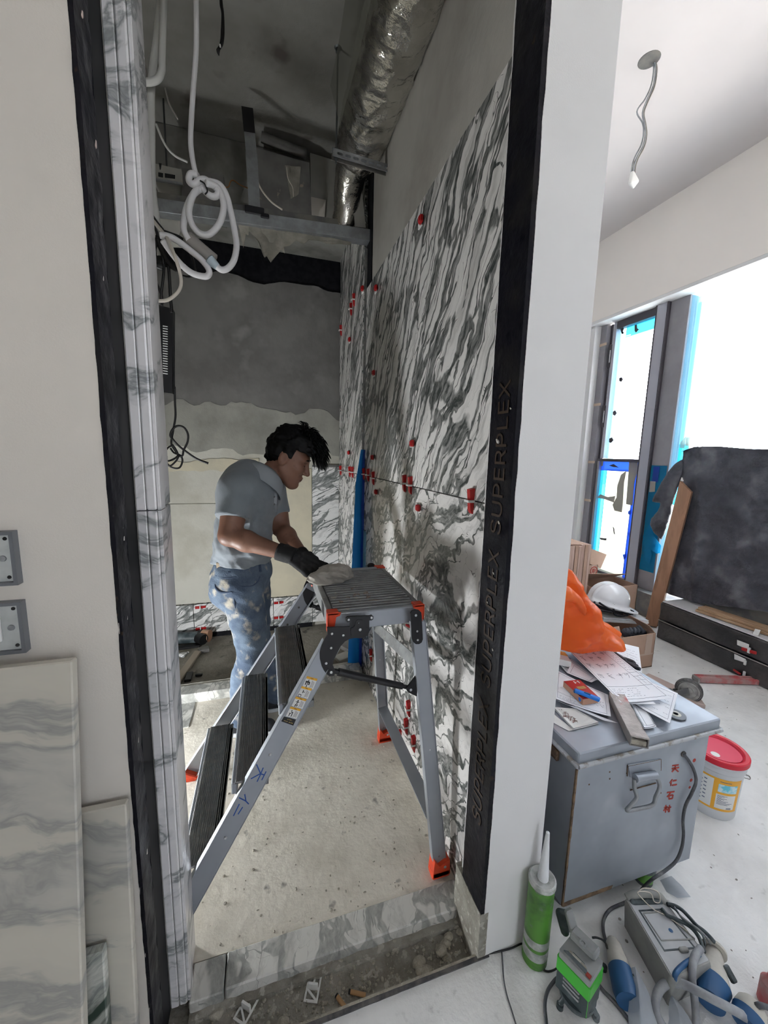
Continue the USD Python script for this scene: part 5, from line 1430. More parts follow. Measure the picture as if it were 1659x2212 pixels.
line([(475, 100), (471, 110), (473, 120)], 1.6, [0.003, 0.006, 0.0015], "cord_black", 6, 3, th=hb, name="plug")
line([(475, 96), (476, 102)], 1.594, 0.0028, "white_plastic", 6, 0, th=hb, name="bare_tip")
gw = thing("grey_wire", "thin grey wires stapled down the dark corner behind the jamb", "wire", W(330, 260, 1, 1.9))
part(gw, "cable", tube([[-0.52, 1.9, ZI], W(305, 110, 1, 1.9), W(315, 150, 1, 1.9), W(318, 170, 1, 1.9)], 0.004, 6, 5), "foam_grey", smooth=True)
line([(337, 268), (350, 300), (363, 322), (380, 338), (405, 350)], 1.9, 0.004, "pvc", 6, th=gw)
line([(357, 190), (366, 225), (385, 258)], 2.2, 0.004, "foam_grey", 6, th=gw)

# blue protective film on the corner profile
bf = thing("blue_film", "strip of blue protective plastic film hanging on the marble wall corner", "plastic film", (0.58, 2.48, 0))
z = np.linspace(0.02, 1.53, 26)
xl = np.interp(z, [0.02, 0.5, 1.0, 1.3, 1.45, 1.53], [0.522, 0.535, 0.553, 0.562, 0.582, 0.597])
g1 = np.array([[[a + (0.613 - a) * t, 2.487 - 0.014 * math.sin(t * 3), zz_] for t in np.linspace(0, 1, 6)] for a, zz_ in zip(xl, z)])
part(bf, "film", grid_sheet(g1, 0.001, 0.007, 14, 3), "blue_film", smooth=True)
g2 = np.array([[[0.600 + 0.036 * t, 2.480 - 0.004 * t, zz_] for t in (0, .5, 1)] for zz_ in z])
part(bf, "film_fold", grid_sheet(g2, 0.0015, 0.006, 12, 6), "blue_tape", "deeper blue doubled edge", smooth=True)
g3 = np.array([[[0.617, y, zz_] for y in np.linspace(2.40, 2.499, 5)] for zz_ in np.linspace(0.35, 1.0, 12)])
part(bf, "film_on_stone", grid_sheet(g3, 0.0008, 0.003, 12, 9), "pale_film", "thin part of the film stuck to the stone", smooth=True)

# ------------------------------------------------------------------ tile levelling clips on the marble
def wedge_at(c, d, nrm_):
    d, nrm_ = unit(d), unit(nrm_)
    return np.stack([d, np.cross(nrm_, d), nrm_], 1)


wp = thing("levelling_wedge", "long red levelling wedge in the marble wall joint, nearest the doorway", "levelling wedge", (0, 0, 0), "red levelling wedges on the marble")
pts = [(-0.040, 0.004), (-0.036, 0.018), (0.03, 0.010), (0.040, 0.004), (0.040, 0.0), (-0.04, 0.0)]
part(wp, "wedge", extrude([(a, b) for a, b in pts], 0.018, np.array([0, 0.009, 0]), X_, Z_), "red_plastic")
part(wp, "clip", cat(box(-0.004, 0.004, -0.014, -0.0095, 0, 0.022, .001), box(-0.004, 0.004, 0.0095, 0.014, 0, 0.022, .001), box(-0.004, 0.004, -0.014, 0.014, 0.0185, 0.023, .001)), "white_plastic")
cp = thing("levelling_clip", "red and white levelling clip highest on the marble wall, near its slanting top", "levelling clip", (0, 0, 0), "square levelling clips on the marble")
part(cp, "cap", cat(box(0.004, 0.030, -0.014, 0.014, 0.004, 0.018, .003), box(0.008, 0.026, -0.010, 0.010, 0.017, 0.021, .002)), "red_plastic")
part(cp, "clip", cat(box(-0.022, 0.012, -0.017, -0.010, 0, 0.006, .001), box(-0.022, 0.012, 0.010, 0.017, 0, 0.006, .001), box(-0.026, -0.018, -0.017, 0.017, 0, 0.006, .001), box(-0.004, 0.004, -0.016, 0.016, 0, 0.012, .001)), "white_plastic")
NX, NY = -X_, -Y_
DN = np.array([0, 0.05, -1.0])
WED = [((1021, 1082), 0, XM, NX, DN, None, 1), ((889, 1048), 0, XM, NX, DN, "red levelling wedge in the wall joint, right one of the middle pair", 1), ((876, 1044), 0, XM, NX, DN, "red levelling wedge in the wall joint, left one of the middle pair", 1),
       ((808, 1033), 0, XM, NX, DN, "red levelling wedge in the wall joint, first one right of the blue film", 1), ((797, 1026), 0, XM, NX, DN, "red levelling wedge close to the corner profile, second right of the blue film", 1), ((787, 1024), 0, XM, NX, DN, "dark red levelling wedge touching the corner profile by the blue film", 1),
       ((763, 1020), 0, 0.604, NX, DN, "levelling wedge left of the blue film, right one of two in the joint", 1), ((757, 1019), 0, 0.604, NX, DN, "levelling wedge left of the blue film, left one of two in the joint", 1), ((737, 1016), 0, 0.604, NX, DN, "levelling wedge in the inner wall corner above the bright tall panel", 1),
       ((803, 1415), 0, XM, NX, DN, "red levelling wedge low on the wall between the platform's back legs", 1), ((866, 1592), 0, XM, NX, DN, "bright red levelling wedge at the wall foot, left of the near leg", 1), ((896, 1606), 0, XM, NX, DN, "red levelling wedge at the wall foot, touching the near leg", 1), ((880, 1568), 0, XM, NX, DN, "small red levelling wedge above the pair at the wall foot", 1), ((885, 1530), 0, XM, NX, DN, "brownish levelling wedge half hidden by the near back leg", 1),
       ((766, 648), 0, 0.604, NX, DN, "dark levelling wedge high on the inner wall, upper of a stacked pair", 1), ((760, 668), 0, 0.604, NX, DN, "dark levelling wedge high on the inner wall, lower of a stacked pair", 1), ((738, 714), 0, 0.604, NX, DN, "dark levelling wedge in the inner corner high above the man", 1),
       ((433, 1311), 1, YB - .035, NY, X_, "red wedge lying across the low back panels left of the man, upper", 1), ((434, 1357), 1, YB - .035, NY, X_, "red wedge lying across the low back panels left of the man, lower", 1), ((602, 1301), 1, YB - .035, NY, X_, "red wedge on the low back panels right of the man, upper", 1), ((602, 1333), 1, YB - .035, NY, X_, "red wedge on the low back panels right of the man, lower", 1)]
for i, (px, ax, k, nn, d, lab, s) in enumerate(WED):
    c = W(*px, ax, k)
    R_ = wedge_at(c, d, nn)
    if i == 0:
        place(UsdGeom.Xform(wp.prim), c, R_)
    else:
        dup(wp, c, lab, R_)
CAP = [((911, 480), XM, None), ((814, 625), XM, "square levelling clip on the marble just right of the inner corner, uppermost there"), ((809, 807), XM, "square levelling clip on the marble level with the black slotted box"), ((892, 958), XM, "square levelling clip above the middle pair of wedges"), ((806, 988), XM, "square levelling clip just above the wall joint, right of the blue film"),
       ((814, 1062), XM, "square levelling clip just below the wall joint, right of the blue film"), ((905, 1096), XM, "square levelling clip below the middle pair of wedges"), ((785, 626), 0.604, "dark square clip at the top of the inner corner profile"), ((757, 735), 0.604, "small dark clip on the inner wall strip under the stacked wedges"), ((755, 978), 0.604, "small dark clip on the inner wall strip beside the man's hair")]
for i, (px, k, lab) in enumerate(CAP):
    c = W(*px, 0, k)
    R_ = wedge_at(c, [0, -1, 0.02], NX)
    if i == 0:
        place(UsdGeom.Xform(cp.prim), c, R_)
    else:
        dup(cp, c, lab, R_)

# ------------------------------------------------------------------ things left on the floors inside
FZ = -0.03
th = thing("power_tool", "dark tubular power tool with an orange end cap on the shower floor", "power tool", W(420, 1378, 2, FZ))
a, b = W(350, 1380, 2, 0.02), W(428, 1376, 2, 0.02)
part(th, "tube", cyl(a, b, 0.045, 20), "tool_dark")
part(th, "nozzle", cyl(b - [0.01, 0, 0], b + [0.05, -0.06, -0.0], 0.040, 20), "cord_black")
part(th, "end_cap", cyl(b + [0.03, 0.02, 0.0], b + [0.085, 0.0, 0.0], 0.048, 20), "case_side")
single("black_bar", bar(W(372, 1402, 2, FZ + .01), W(432, 1394, 2, FZ + .01), 0.035, 0.02, Y_, 0.004), "cord_black", "flat black bar lying on the shower floor in front of the tool", "bar")
single("wood_offcut", bar(W(430, 1406, 2, FZ + .015), W(452, 1401, 2, FZ + .015), 0.06, 0.03, Y_, 0.004), "unit_box", "short dark offcut on the shower floor near the man's legs", "offcut")
single("batten", bar(W(378, 1478, 2, FZ + .014), W(428, 1408, 2, FZ + .014), 0.05, 0.022, X_, 0.003), "unit_tan", "long pale batten lying diagonally on the shower floor", "batten")
single("stone_scrap", rough(hull([W(384, 1416, 2, FZ), W(405, 1411, 2, FZ), W(395, 1418, 2, FZ)], [0.02, 0.012, 0.02]), 0.006, 40, 3), "marble_back", "small white marble scrap on the shower floor beside the batten", "stone scrap")
single("black_scrap", box(*(lambda c: (c[0] - .02, c[0] + .02, c[1] - .05, c[1] + .05, FZ, FZ + .02))(W(408, 1465, 2, FZ)), 0.003), "cord_black", "small black scrap standing on the shower floor by the kerb", "scrap")
single("black_scrap", bar(W(422, 1458, 2, FZ + .01), W(437, 1457, 2, FZ + .01), 0.02, 0.016, Y_, 0.003), "cord_black", "tiny black scrap lying right of the standing one", "scrap")
so_ = [W(742, 1428, 2, FZ), W(757, 1418, 2, FZ)]
single("stone_offcut", obox(so_[0] + [0.0, 0, 0.03], unit([1, 0.3, 0.1]), unit([-0.3, 1, 0]), unit(np.cross(unit([1, 0.3, 0.1]), unit([-0.3, 1, 0]))), 0.11, 0.09, 0.03, 0.003), "unit_pale", "pale stone offcut on the floor behind the platform's hinge plate", "offcut")
single("stone_offcut", obox(so_[1] + [0.01, 0.06, 0.06], unit([1, 0.6, 0.3]), unit([-0.6, 1, 0]), unit(np.cross(unit([1, 0.6, 0.3]), unit([-0.6, 1, 0]))), 0.12, 0.10, 0.04, 0.003), "unit_box", "dark stone offcut leaning by the foot of the blue film", "offcut")

# mortar lumps and litter in the trench in front of the kerb
TZ = -0.045
lumps = [(968, 2023, .014), (954, 2052, .017), (962, 2038, .013), (922, 2098, .014), (905, 2077, .016), (908, 2094, .012), (850, 2036, .015), (852, 2050, .010), (734, 2079, .012), (706, 2090, .007), (985, 1998, .013), (996, 2012, .012), (468, 2192, .016), (612, 2208, .012)]
LUMP = ['pale mortar lump nearest the black frame foot in the trench', 'larger mortar lump at the right end of the trench, below its neighbour', 'mortar lump between two others at the right end of the trench', 'yellowish mortar lump a little left of the right-hand group', 'mortar lump left of the right-hand group, nearer the kerb', 'mortar lump left of the right-hand group, nearer the seam', 'mortar lump touching the kerb front right of the middle', 'small mortar lump just below the one touching the kerb', 'pale pointed mortar lump against the middle of the kerb', 'tiny mortar lump left of the pale pointed one', 'mortar lump in the trench corner under the frame, upper', 'mortar lump in the trench corner under the frame, lower', 'mortar lump at the left end of the trench by the jamb', 'mortar lump at the lower edge between the two white clip bases']
for k, (px, py, r) in enumerate(lumps):
    c = W(px, py, 2, TZ + r * .5)
    mm = rough(trimesh.creation.icosphere(2, r), r * 0.5, 40 / (r * 60), k)
    mm.apply_scale([1.25, 0.9, 0.75])
    mm.apply_translation(c)
    single("mortar_lump", mm, "mortar_crumb", LUMP[k], "mortar lump", "mortar lumps in the trench", smooth=50)
cr_ = []
for k in range(420):
    u, v = RNG.uniform(), RNG.uniform()
    x, y = -0.22 + 0.82 * u, 0.850 + 0.10 * v
    r = RNG.uniform(0.0015, 0.0052)
    s = trimesh.creation.icosphere(1, r)
    s.vertices *= RNG.uniform(0.5, 1.3, 3)
    s.apply_translation([x, y, TZ + r * .4])
    cr_.append(s)
single("mortar_crumbs", cat(*cr_), "mortar_crumb", "scatter of small mortar crumbs over the trench floor", "crumbs", kind="stuff", smooth=False)
cr_ = []
for k in range(260):
    x, y = RNG.uniform(-0.45, 0.6), 1.06 + 1.28 * RNG.uniform() ** 1.4
    r = RNG.uniform(0.0012, 0.0045)
    s = trimesh.creation.icosphere(1, r)
    s.vertices *= RNG.uniform(0.5, 1.6, 3) * [1, 1, .6]
    s.apply_translation([x, y, r * .2])
    cr_.append(s)
single("floor_crumbs", cat(*cr_), "mortar_crumb", "scatter of plaster crumbs on the cement floor under the platform", "crumbs", kind="stuff", smooth=False)


def peg(a, b, r, lab):
    p, q = W(*a, 2, TZ + r), W(*b, 2, TZ + r)
    t = thing("wooden_peg", lab, "wooden peg", (p + q) / 2 - [0, 0, r])
    part(t, "peg", cyl(p, q, r, 12), "peg_wood")
    part(t, "peg_tip", cyl(p - (q - p) * .08, p + (q - p) * .04, r * 1.02, 12), "cord_black")


peg((728, 2152), (747, 2178), 0.006, "thin round wooden peg in the trench pointing at the seam")
peg((756, 2142), (790, 2150), 0.0055, "thin round wooden peg lying along the trench, left of the lumps")


def clip_base(c, rot, lab):
    t = thing("clip_base", lab, "plastic clip", c)
    ca_, sa = math.cos(rot), math.sin(rot)
    ax, ay = np.array([ca_, sa, 0]), np.array([-sa, ca_, 0])
    shp = sbox(-0.03, -0.02, 0.03, 0.02).difference(sbox(-0.024, -0.015, -0.003, 0.015)).difference(sbox(0.003, -0.015, 0.024, 0.015)).union(LineString([(-0.024, -0.015), (-0.003, 0.015)]).buffer(0.0025)).union(LineString([(0.003, 0.0), (0.024, 0.0)]).buffer(0.0025))
    part(t, "base", extrude(shp, 0.003, np.asarray(c) + [0, 0, 0.003], ax, ay), "white_plastic")
    part(t, "tab", extrude(sbox(-0.003, -0.014, 0.003, 0.014), 0.02, np.asarray(c) + [0, 0, 0.003], ax, ay), "white_plastic")


clip_base(W(532, 2182, 2, TZ), 0.9, "white plastic clip base with openings, near the bottom of the trench")
clip_base(W(676, 2138, 2, TZ), 1.2, "white plastic clip base lying in the middle of the trench")
rc = W(498, 2162, 2, TZ)
single("wedge_tip", hull([rc + [-0.014, 0, 0.006], rc + [0.014, 0.006, 0.008]], [0.005, 0.004]), "red_dark", "broken dull red wedge tip in the trench near the jamb", "wedge")

# ------------------------------------------------------------------ on the left wall: bared switch boxes, leaning slabs
for (z0, z1, lab, kind_) in ((1.258, 1.354, "upper uncovered wall switch box with a broken square mechanism", 0), (1.131, 1.227, "lower uncovered wall switch box with a torn white knob", 1)):
    x0, x1 = -0.545, -0.4205
    t = thing("switch_box", lab, "wall switch", ((x0 + x1) / 2, YF - 0.012, z0))
    rim = sbox(x0, z0, x1, z1).difference(sbox(x0 + .006, z0 + .006, x1 - .006, z1 - .006))
    part(t, "rim", extrude(rim, 0.016, np.array([0, YF, 0]), X_, Z_), "switch_frame", "dark metal rim")
    part(t, "plate", box(x0 + .006, x1 - .006, YF - 0.010, YF, z0 + .006, z1 - .006, 0.001), "switch_plate")
    cx, cz = x0 + 0.075, (z0 + z1) / 2
    if kind_ == 0:
        mech = part(t, "mechanism", cat(box(cx - .028, cx + .012, YF - .017, YF - .009, cz - .026, cz + .026, .002), box(cx - .018, cx + .004, YF - .021, YF - .016, cz - .020, cz + .020, .002)), "switch_inner")
        for zz_ in (cz + .02, cz - .019):
            part(mech, "terminal", box(cx - .012, cx - .001, YF - .0225, YF - .016, zz_ - .0025, zz_ + .0025, .0005), "tool_dark")
        part(t, "plaster_smear", rough(hull([(cx + .004, YF - .010, cz), (cx + .016, YF - .010, cz - .012), (cx + .008, YF - .01, cz + .018)], [0.006] * 3), 0.002, 120, 2), "chip_white", smooth=60)
    else:
        mech = part(t, "mechanism", box(cx - .028, cx + .016, YF - .016, YF - .009, cz - .024, cz + .026, .002), "paint_white")
        part(mech, "torn_knob", rough(lathe([(0.0, -0.002), (0.021, -0.002), (0.019, 0.008), (0.012, 0.011), (0.0, 0.010)], [cx - .012, YF - .016, cz - .001], -Y_, 20), 0.0025, 90, 5), "switch_inner", smooth=50)
    for (sx, sz) in ((x1 - .014, z1 - .013), (x1 - .014, z0 + .014)):
        part(t, "screw_hole", lathe([(0.0, 0), (0.0032, 0), (0.003, 0.0008), (0.0, 0.0006)], [sx, YF - 0.0101, sz], -Y_, 12), "cord_black")
    part(t, "screw", lathe([(0.0, 0), (0.0055, 0), (0.005, 0.0022), (0.0, 0.003)], [x1 - .020, YF - 0.010, cz], -Y_, 14), "zinc")


def lean(name, lab, right_px, ytop, ybot, width, thick, m_):
    T_ = W(*right_px, 1, ytop)
    up = unit([0, ytop - ybot, T_[2]])
    nrm2 = unit(np.cross(up, X_)); nrm2 = nrm2 if nrm2[1] < 0 else -nrm2
    L = T_[2] / up[2]
    t = thing(name, lab, "marble slab", (T_[0] - width / 2, ybot, 0))
    c = T_ - up * L / 2 - X_ * width / 2 - nrm2 * thick / 2
    part(t, "slab", obox(c, X_, nrm2, up, width, thick, L, 0.0025), m_)
    return t, T_, up, nrm2


lean("marble_slab", "grey veined marble slab of middle height leaning on the left wall, against the black reveal", (272, 1738), 0.80, 0.735, 0.30, 0.020, "marble_slab")
lean("marble_slab", "short dark green veined marble slab leaning in front, lowest of the three", (223, 2056), 0.752, 0.715, 0.24, 0.020, "marble_dark_slab")
sl, T_, up_, nr_ = lean("marble_slab", "tall grey veined marble slab leaning on the left wall, the largest at the left edge", (155, 1428), 0.775, 0.625, 0.42, 0.022, "marble_slab")
c = W(-4, 1990, 1, 0.69)
part(sl, "ink_mark", cat(*[lathe([(0, 0), (0.003, 0), (0.003, .001), (0, .001)], [c[0] + dx, 0.676, c[2] + dz], -Y_, 10) for dx, dz in ((0.004, 0.004), (0.004, -0.003), (0.0, 0))]), "label_black", kind="stuff")

# ------------------------------------------------------------------ window wall of the room on the right
w5 = lambda x, y: (1180 + x / 3.161, 600 + y / 3.161)
w5c = lambda x, y: (1400 + x / 5.027, 900 + y / 5.027)
XG = XW + 0.06


def vpost(y0, y1, z0, z1, x0, x1, b=0.003):
    return box(x0, x1, y0, y1, z0, z1, b)


wn = thing("window_1", None, None, (XW, 3.2, 0.235)); tag(wn.prim, kind="structure")
part(wn, "post", vpost(3.58, 3.66, 0.235, 2.955, XW - 0.02, XW + 0.10), "mullion", "dark outer post with scraps of tan tape")
part(wn, "hinge_strip", vpost(3.545, 3.575, 0.235, 2.955, XW + 0.03, XW + 0.07), "mullion_dark")
for z in (2.62, 1.98):
    part(wn, "hinge", vpost(3.515, 3.56, z - 0.12, z + 0.12, XW + 0.005, XW + 0.045, 0.006), "mullion_dark")
    part(wn, "hinge_arm", vpost(3.522, 3.532, z - 0.07, z + 0.06, XW - 0.002, XW + 0.006, 0.002), "rivet")
for k, z in enumerate((2.74, 2.10, 1.46, 1.02)):
    part(wn, "tape_scrap", vpost(3.565, 3.662, z, z + 0.028, XW - 0.0215, XW - 0.0185, 0), "tape_tan")
# upper sash
part(wn, "sash_stile", vpost(3.475, 3.51, 1.52, 2.955, XW, XW + 0.08), "mullion_face")
part(wn, "sash_stile", vpost(3.015, 3.040, 1.52, 2.955, XW, XW + 0.08), "mullion_dark")
part(wn, "sash_rail", vpost(3.04, 3.475, 2.88, 2.955, XW, XW + 0.08), "mullion_dark")
part(wn, "pane", vpost(3.04, 3.475, 1.50, 2.88, XG, XG + 0.008, 0), "glass")
part(wn, "film_border", box(XG - 0.004, XG - 0.002, 3.40, 3.475, 1.51, 2.88), "pale_film", "pale blue film round the upper pane")
part(wn, "film_border", box(XG - 0.0045, XG - 0.0025, 3.04, 3.40, 2.78, 2.88), "cyan_film")
part(wn, "film_border", box(XG - 0.0045, XG - 0.0025, 3.34, 3.40, 1.51, 2.80), "clear_film")
part(wn, "transom", vpost(3.01, 3.545, 1.485, 1.515, XW + 0.0, XW + 0.08), "mullion_dark")
# lower sash under milky film and blue tape
part(wn, "pane", vpost(3.04, 3.50, 0.26, 1.40, XG, XG + 0.008, 0), "glass")
part(wn, "milky_film", box(XG - 0.006, XG - 0.003, 3.09, 3.46, 0.26, 1.40), "milky_film", "milky protective film on the lower pane")
part(wn, "blue_tape", box(XW + 0.036, XW + 0.04, 3.005, 3.52, 1.385, 1.485), "blue_tape", "deep blue film along the top")
part(wn, "blue_tape", box(XW + 0.036, XW + 0.04, 3.005, 3.10, 0.26, 1.385), "blue_tape")
part(wn, "cyan_tape", box(XW + 0.036, XW + 0.04, 3.44, 3.52, 0.26, 1.385), "cyan_film")
part(wn, "frame_edge", vpost(3.52, 3.548, 0.235, 1.49, XW, XW + 0.08), "mullion")
part(wn, "bottom_rail", vpost(3.0, 3.52, 0.236, 0.262, XW, XW + 0.08), "mullion")


def patch(px, x, m_, nm, parent, label=None, th=0.003):
    part(parent, nm, traced([w5(*q) for q in px], 0, x, th), m_, label, smooth=False)


for px in ([(512, 335), (525, 332), (528, 350), (522, 365), (530, 380), (516, 384), (508, 360)], [(603, 325), (617, 318), (620, 345), (632, 352), (612, 375), (603, 362)], [(498, 685), (515, 680), (522, 695), (512, 710), (498, 705)], [(455, 915), (470, 905), (480, 925), (468, 942), (455, 935)], [(430, 1098), (448, 1090), (458, 1110), (440, 1128), (428, 1122)],
           [(328, 1355), (345, 1348), (350, 1370), (353, 1388), (338, 1382)], [(313, 1475), (325, 1465), (332, 1492), (322, 1510), (312, 1500)], [(292, 1645), (308, 1638), (310, 1660), (296, 1672)], [(455, 1700), (462, 1710), (468, 1755), (460, 1745)], [(362, 1775), (410, 1780), (408, 1794), (372, 1788)],
           [(428, 1282), (460, 1272), (495, 1296), (455, 1292)]):
    patch(px, XW + 0.034, "mullion_dark", "torn_hole", wn)
for px in ([(560, 1595), (575, 1585), (585, 1600), (572, 1620), (558, 1612)], [(556, 1745), (572, 1738), (576, 1758), (562, 1768)], [(522, 1890), (545, 1886), (548, 1910), (530, 1925)]):
    patch(px, XW + 0.034, "blue_tape", "film_tear", wn)
patch([(545, 1320), (510, 1345), (485, 1420), (480, 1500), (452, 1550), (465, 1590), (515, 1602), (522, 1540), (530, 1400)], XW + 0.030, "tape_grey", "loose_tape", wn, "hanging strip of grey tape")
patch([(345, 1502), (370, 1478), (420, 1498), (470, 1490), (462, 1535), (400, 1512)], XW + 0.031, "tape_grey", "loose_tape", wn)
patch([(352, 1245), (390, 1245), (385, 1285), (345, 1282)], XW + 0.033, "tape_grey", "tape_piece", wn)
patch([(565, 1258), (625, 1255), (620, 1330), (600, 1400), (588, 1555), (545, 1545), (560, 1350)], XW + 0.032, "tape_grey", "tape_piece", wn)
# main column of the glazing
cl = thing("trim_10", None, None, (XW, 2.9, 0.235)); tag(cl.prim, kind="structure")
part(cl, "column_face", vpost(2.905, 3.005, 0.0, 2.955, XW - 0.03, XW + 0.10), "mullion_face", "narrow pale grey face")
part(cl, "column_edge", vpost(2.893, 2.906, 0.0, 2.955, XW - 0.034, XW + 0.02), "mullion_dark")
part(cl, "column_edge", vpost(3.004, 3.014, 0.0, 2.955, XW - 0.034, XW + 0.02), "mullion_dark")
part(cl, "column_web", vpost(2.72, 2.895, 0.0, 2.955, XW + 0.0, XW + 0.10), "mullion", "wide purplish grey web")
part(cl, "blue_film", grid_sheet(bilinear([XW - 0.006, 2.885, 1.46], [XW - 0.006, 2.735, 1.46], [XW - 0.004, 2.735, 0.42], [XW - 0.004, 2.885, 0.42], 20, 6), 0.0012, 0.010, 9, 4), "cyan_film", "loose blue film on the column", smooth=True)
part(cl, "blue_tape", box(XW - 0.012, XW - 0.010, 2.80, 2.86, 1.30, 1.45), "blue_tape")
part(cl, "torn_film", rough(traced([w5c(*q) for q in ((20, 1160), (60, 1300), (140, 1400), (130, 1480), (90, 1490), (20, 1440), (40, 1500), (10, 1600), (-30, 1560), (-60, 1300))], 0, XW - 0.02, 0.003), 0.012, 12, 2, 0.03), "cyan_film", "torn blue film near the foot", smooth=50)
part(cl, "tape_piece", traced([w5c(*q) for q in ((22, 700), (80, 705), (72, 815), (12, 820))], 0, XW - 0.015, 0.003), "tape_grey", smooth=False)
# second, wide bay of glass
w2 = thing("window_2", None, None, (XW, 1.0, 0.235)); tag(w2.prim, kind="structure")
part(w2, "pane", box(XG, XG + 0.008, -0.17, 2.72, 0.24, 2.95), "glass")
part(w2, "sash_stile", vpost(2.685, 2.72, 0.235, 2.955, XW + 0.02, XW + 0.09), "pale_film", "edge still under pale blue film")
part(w2, "film_border", box(XG - 0.004, XG - 0.002, 2.60, 2.685, 1.65, 2.88), "pale_film")
part(w2, "film_border", box(XG - 0.006, XG - 0.004, 2.655, 2.69, 1.66, 2.93), "pale_film")
part(w2, "blue_tape", box(XG - 0.008, XG - 0.005, 2.60, 2.69, 1.10, 1.66), "cyan_film", "bright cyan film")
part(w2, "cream_film", traced([(1468, 990), (1480, 945), (1500, 930), (1659, 925), (1659, 935), (1660, 1100), (1470, 1100)], 0, XG - 0.012, 0.003), "clear_film", "translucent sheet over the lower glass", smooth=False)
for px in ([(1470, 955), (1482, 942), (1478, 968), (1468, 968)], [(1482, 945), (1497, 944), (1492, 964), (1480, 963)], [(1524, 925), (1536, 924), (1534, 934), (1523, 935)], [(1588, 924), (1602, 924), (1600, 931), (1588, 932)], [(1492, 935), (1504, 926), (1500, 936)]):
    part(w2, "tape_piece", traced(px, 0, XG - 0.016, 0.002), "milky_film", smooth=False)
part(w2, "mullion", vpost(0.55, 0.63, 0.235, 2.955, XW, XW + 0.09), "mullion")
part(w2, "end_post", vpost(-0.20, -0.14, 0.235, 2.955, XW, XW + 0.09), "mullion")

# wire and connector hanging from the ceiling
hp = W(1408, 132, 2, ZC)
hw = thing("ceiling_wire", "twisted grey wires with a cream connector dangling from a hole in the white ceiling", "wire", (hp[0], hp[1], 3.1))
part(hw, "ceiling_hole", lathe([(0.0, -0.002), (0.055, -0.002), (0.058, 0.001)], [hp[0] - 0.02, hp[1] - 0.0, ZC], Z_, 24), "zinc_dark", "dark hole cut in the ceiling")
hp2 = [hp[0] - 0.0, hp[1], ZC]
for j, (dx, m_) in enumerate(((0, "cord_grey"), (3, "tape_grey"), (-4, "cord_grey"), (1, "foam_grey"))):
    pts = [(1413, 131), (1416, 150), (1411, 185), (1398, 215), (1388 - (8 if j == 2 else 0), 243), (1392, 268), (1394, 290), (1389, 315), (1376, 340), (1370 - (5 if j == 3 else 0), 358), (1368, 375)]
    part(hw, "wire", tube([W(a + dx, b + dx * .5, 1, hp[1] + 0.004 * j) for a, b in pts], 0.0042, 6, 5), m_, smooth=True)
part(hw, "connector", hull([W(1366, 375, 1, hp[1]), W(1362, 395, 1, hp[1]), W(1375, 392, 1, hp[1]), W(1368, 405, 1, hp[1])], [0.012, 0.012, 0.012, 0.006]), "label_white", "cream plastic connector")

# ------------------------------------------------------------------ plinth of wrapped slabs under the window
def wrapped(name, lab, z0, z1, x0, seed):
    m_ = box(x0, 3.56, -1.0, 2.335, z0, z1, 0.01)
    v_, f_ = trimesh.remesh.subdivide_to_size(m_.vertices, m_.faces, 0.09)
    t = thing(name, lab, "wrapped slabs", (3.4, 1.0, z0))
    part(t, "black_wrap", rough(trimesh.Trimesh(v_, f_), 0.006, 8, seed), "poly_wrap", smooth=50)
    return t


t1 = wrapped("wrapped_stack", "lower pack of slabs wrapped in black film, lying on the floor under the window", 0.0, 0.158, 3.19, 3)
t2 = wrapped("wrapped_stack", "upper pack of slabs wrapped in black film, carrying the black sheeted panel", 0.164, 0.315, 3.195, 6)
part(t2, "cord", tube([[3.188, 2.33, 0.162], [3.186, 1.8, 0.16], [3.186, 1.2, 0.164], [3.188, 0.4, 0.16]], 0.004, 6, 5), "tape_grey", "pale cord in the joint", smooth=True)
single("grey_board", box(3.20, 3.55, -0.9, 2.325, 0.321, 0.3265, 0.002), "plinth_top", "flat grey board lying on top of the wrapped slabs", "board")
for px, z, par in (([(1592, 1382), (1618, 1392), (1617, 1404), (1592, 1393)], 0, t2), ([(1586, 1412), (1611, 1424), (1610, 1432), (1586, 1424)], 0, t1)):
    part(par, "paper_label", traced(px, 0, 3.181, 0.002), "label_white", smooth=False)
part(t2, "red_wedge", bar(W(1602, 1401, 0, 3.176), W(1634, 1411, 0, 3.176), 0.022, 0.014, Z_, 0.003), "red_plastic", "red clip pushed into the joint")
part(t2, "clip", box(3.168, 3.181, *(lambda q: (q[1] - .008, q[1] + .008, q[2] - .02, q[2] + .02))(W(1617, 1405, 0, 3.17)), 0.002), "white_plastic")
part(t1, "clip", box(3.172, 3.183, *(lambda q: (q[1] - .007, q[1] + .007, q[2] - .02, q[2] + .015))(W(1608, 1431, 0, 3.17)), 0.002), "white_plastic")
part(t1, "clip", box(3.172, 3.183, *(lambda q: (q[1] - .007, q[1] + .007, q[2] - .02, q[2] + .015))(W(1606, 1455, 0, 3.17)), 0.002), "white_plastic")
part(t1, "red_wedge", bar(W(1584, 1446, 0, 3.178), W(1600, 1457, 0, 3.178), 0.015, 0.012, Z_, 0.003), "red_plastic")
p0, p1 = W(1525, 1316, 2, 0.335), W(1665, 1362, 2, 0.335)
d_ = unit(p1 - p0)
single("plank", bar(p0 + [-0.075, 0, 0.006], p0 + d_ * 1.0 + [-0.075, 0, 0.006], 0.10, 0.020, X_, 0.002), "plank", "lower of two brown planks stacked on the grey board", "plank")
single("plank", bar(p0 + d_ * .01 + [-0.070, 0, 0.027], p0 + d_ * 1.0 + [-0.070, 0, 0.027], 0.095, 0.020, X_, 0.002), "plank", "upper of two brown planks stacked on the grey board", "plank")
q = W(1636, 1372, 2, 0.326)
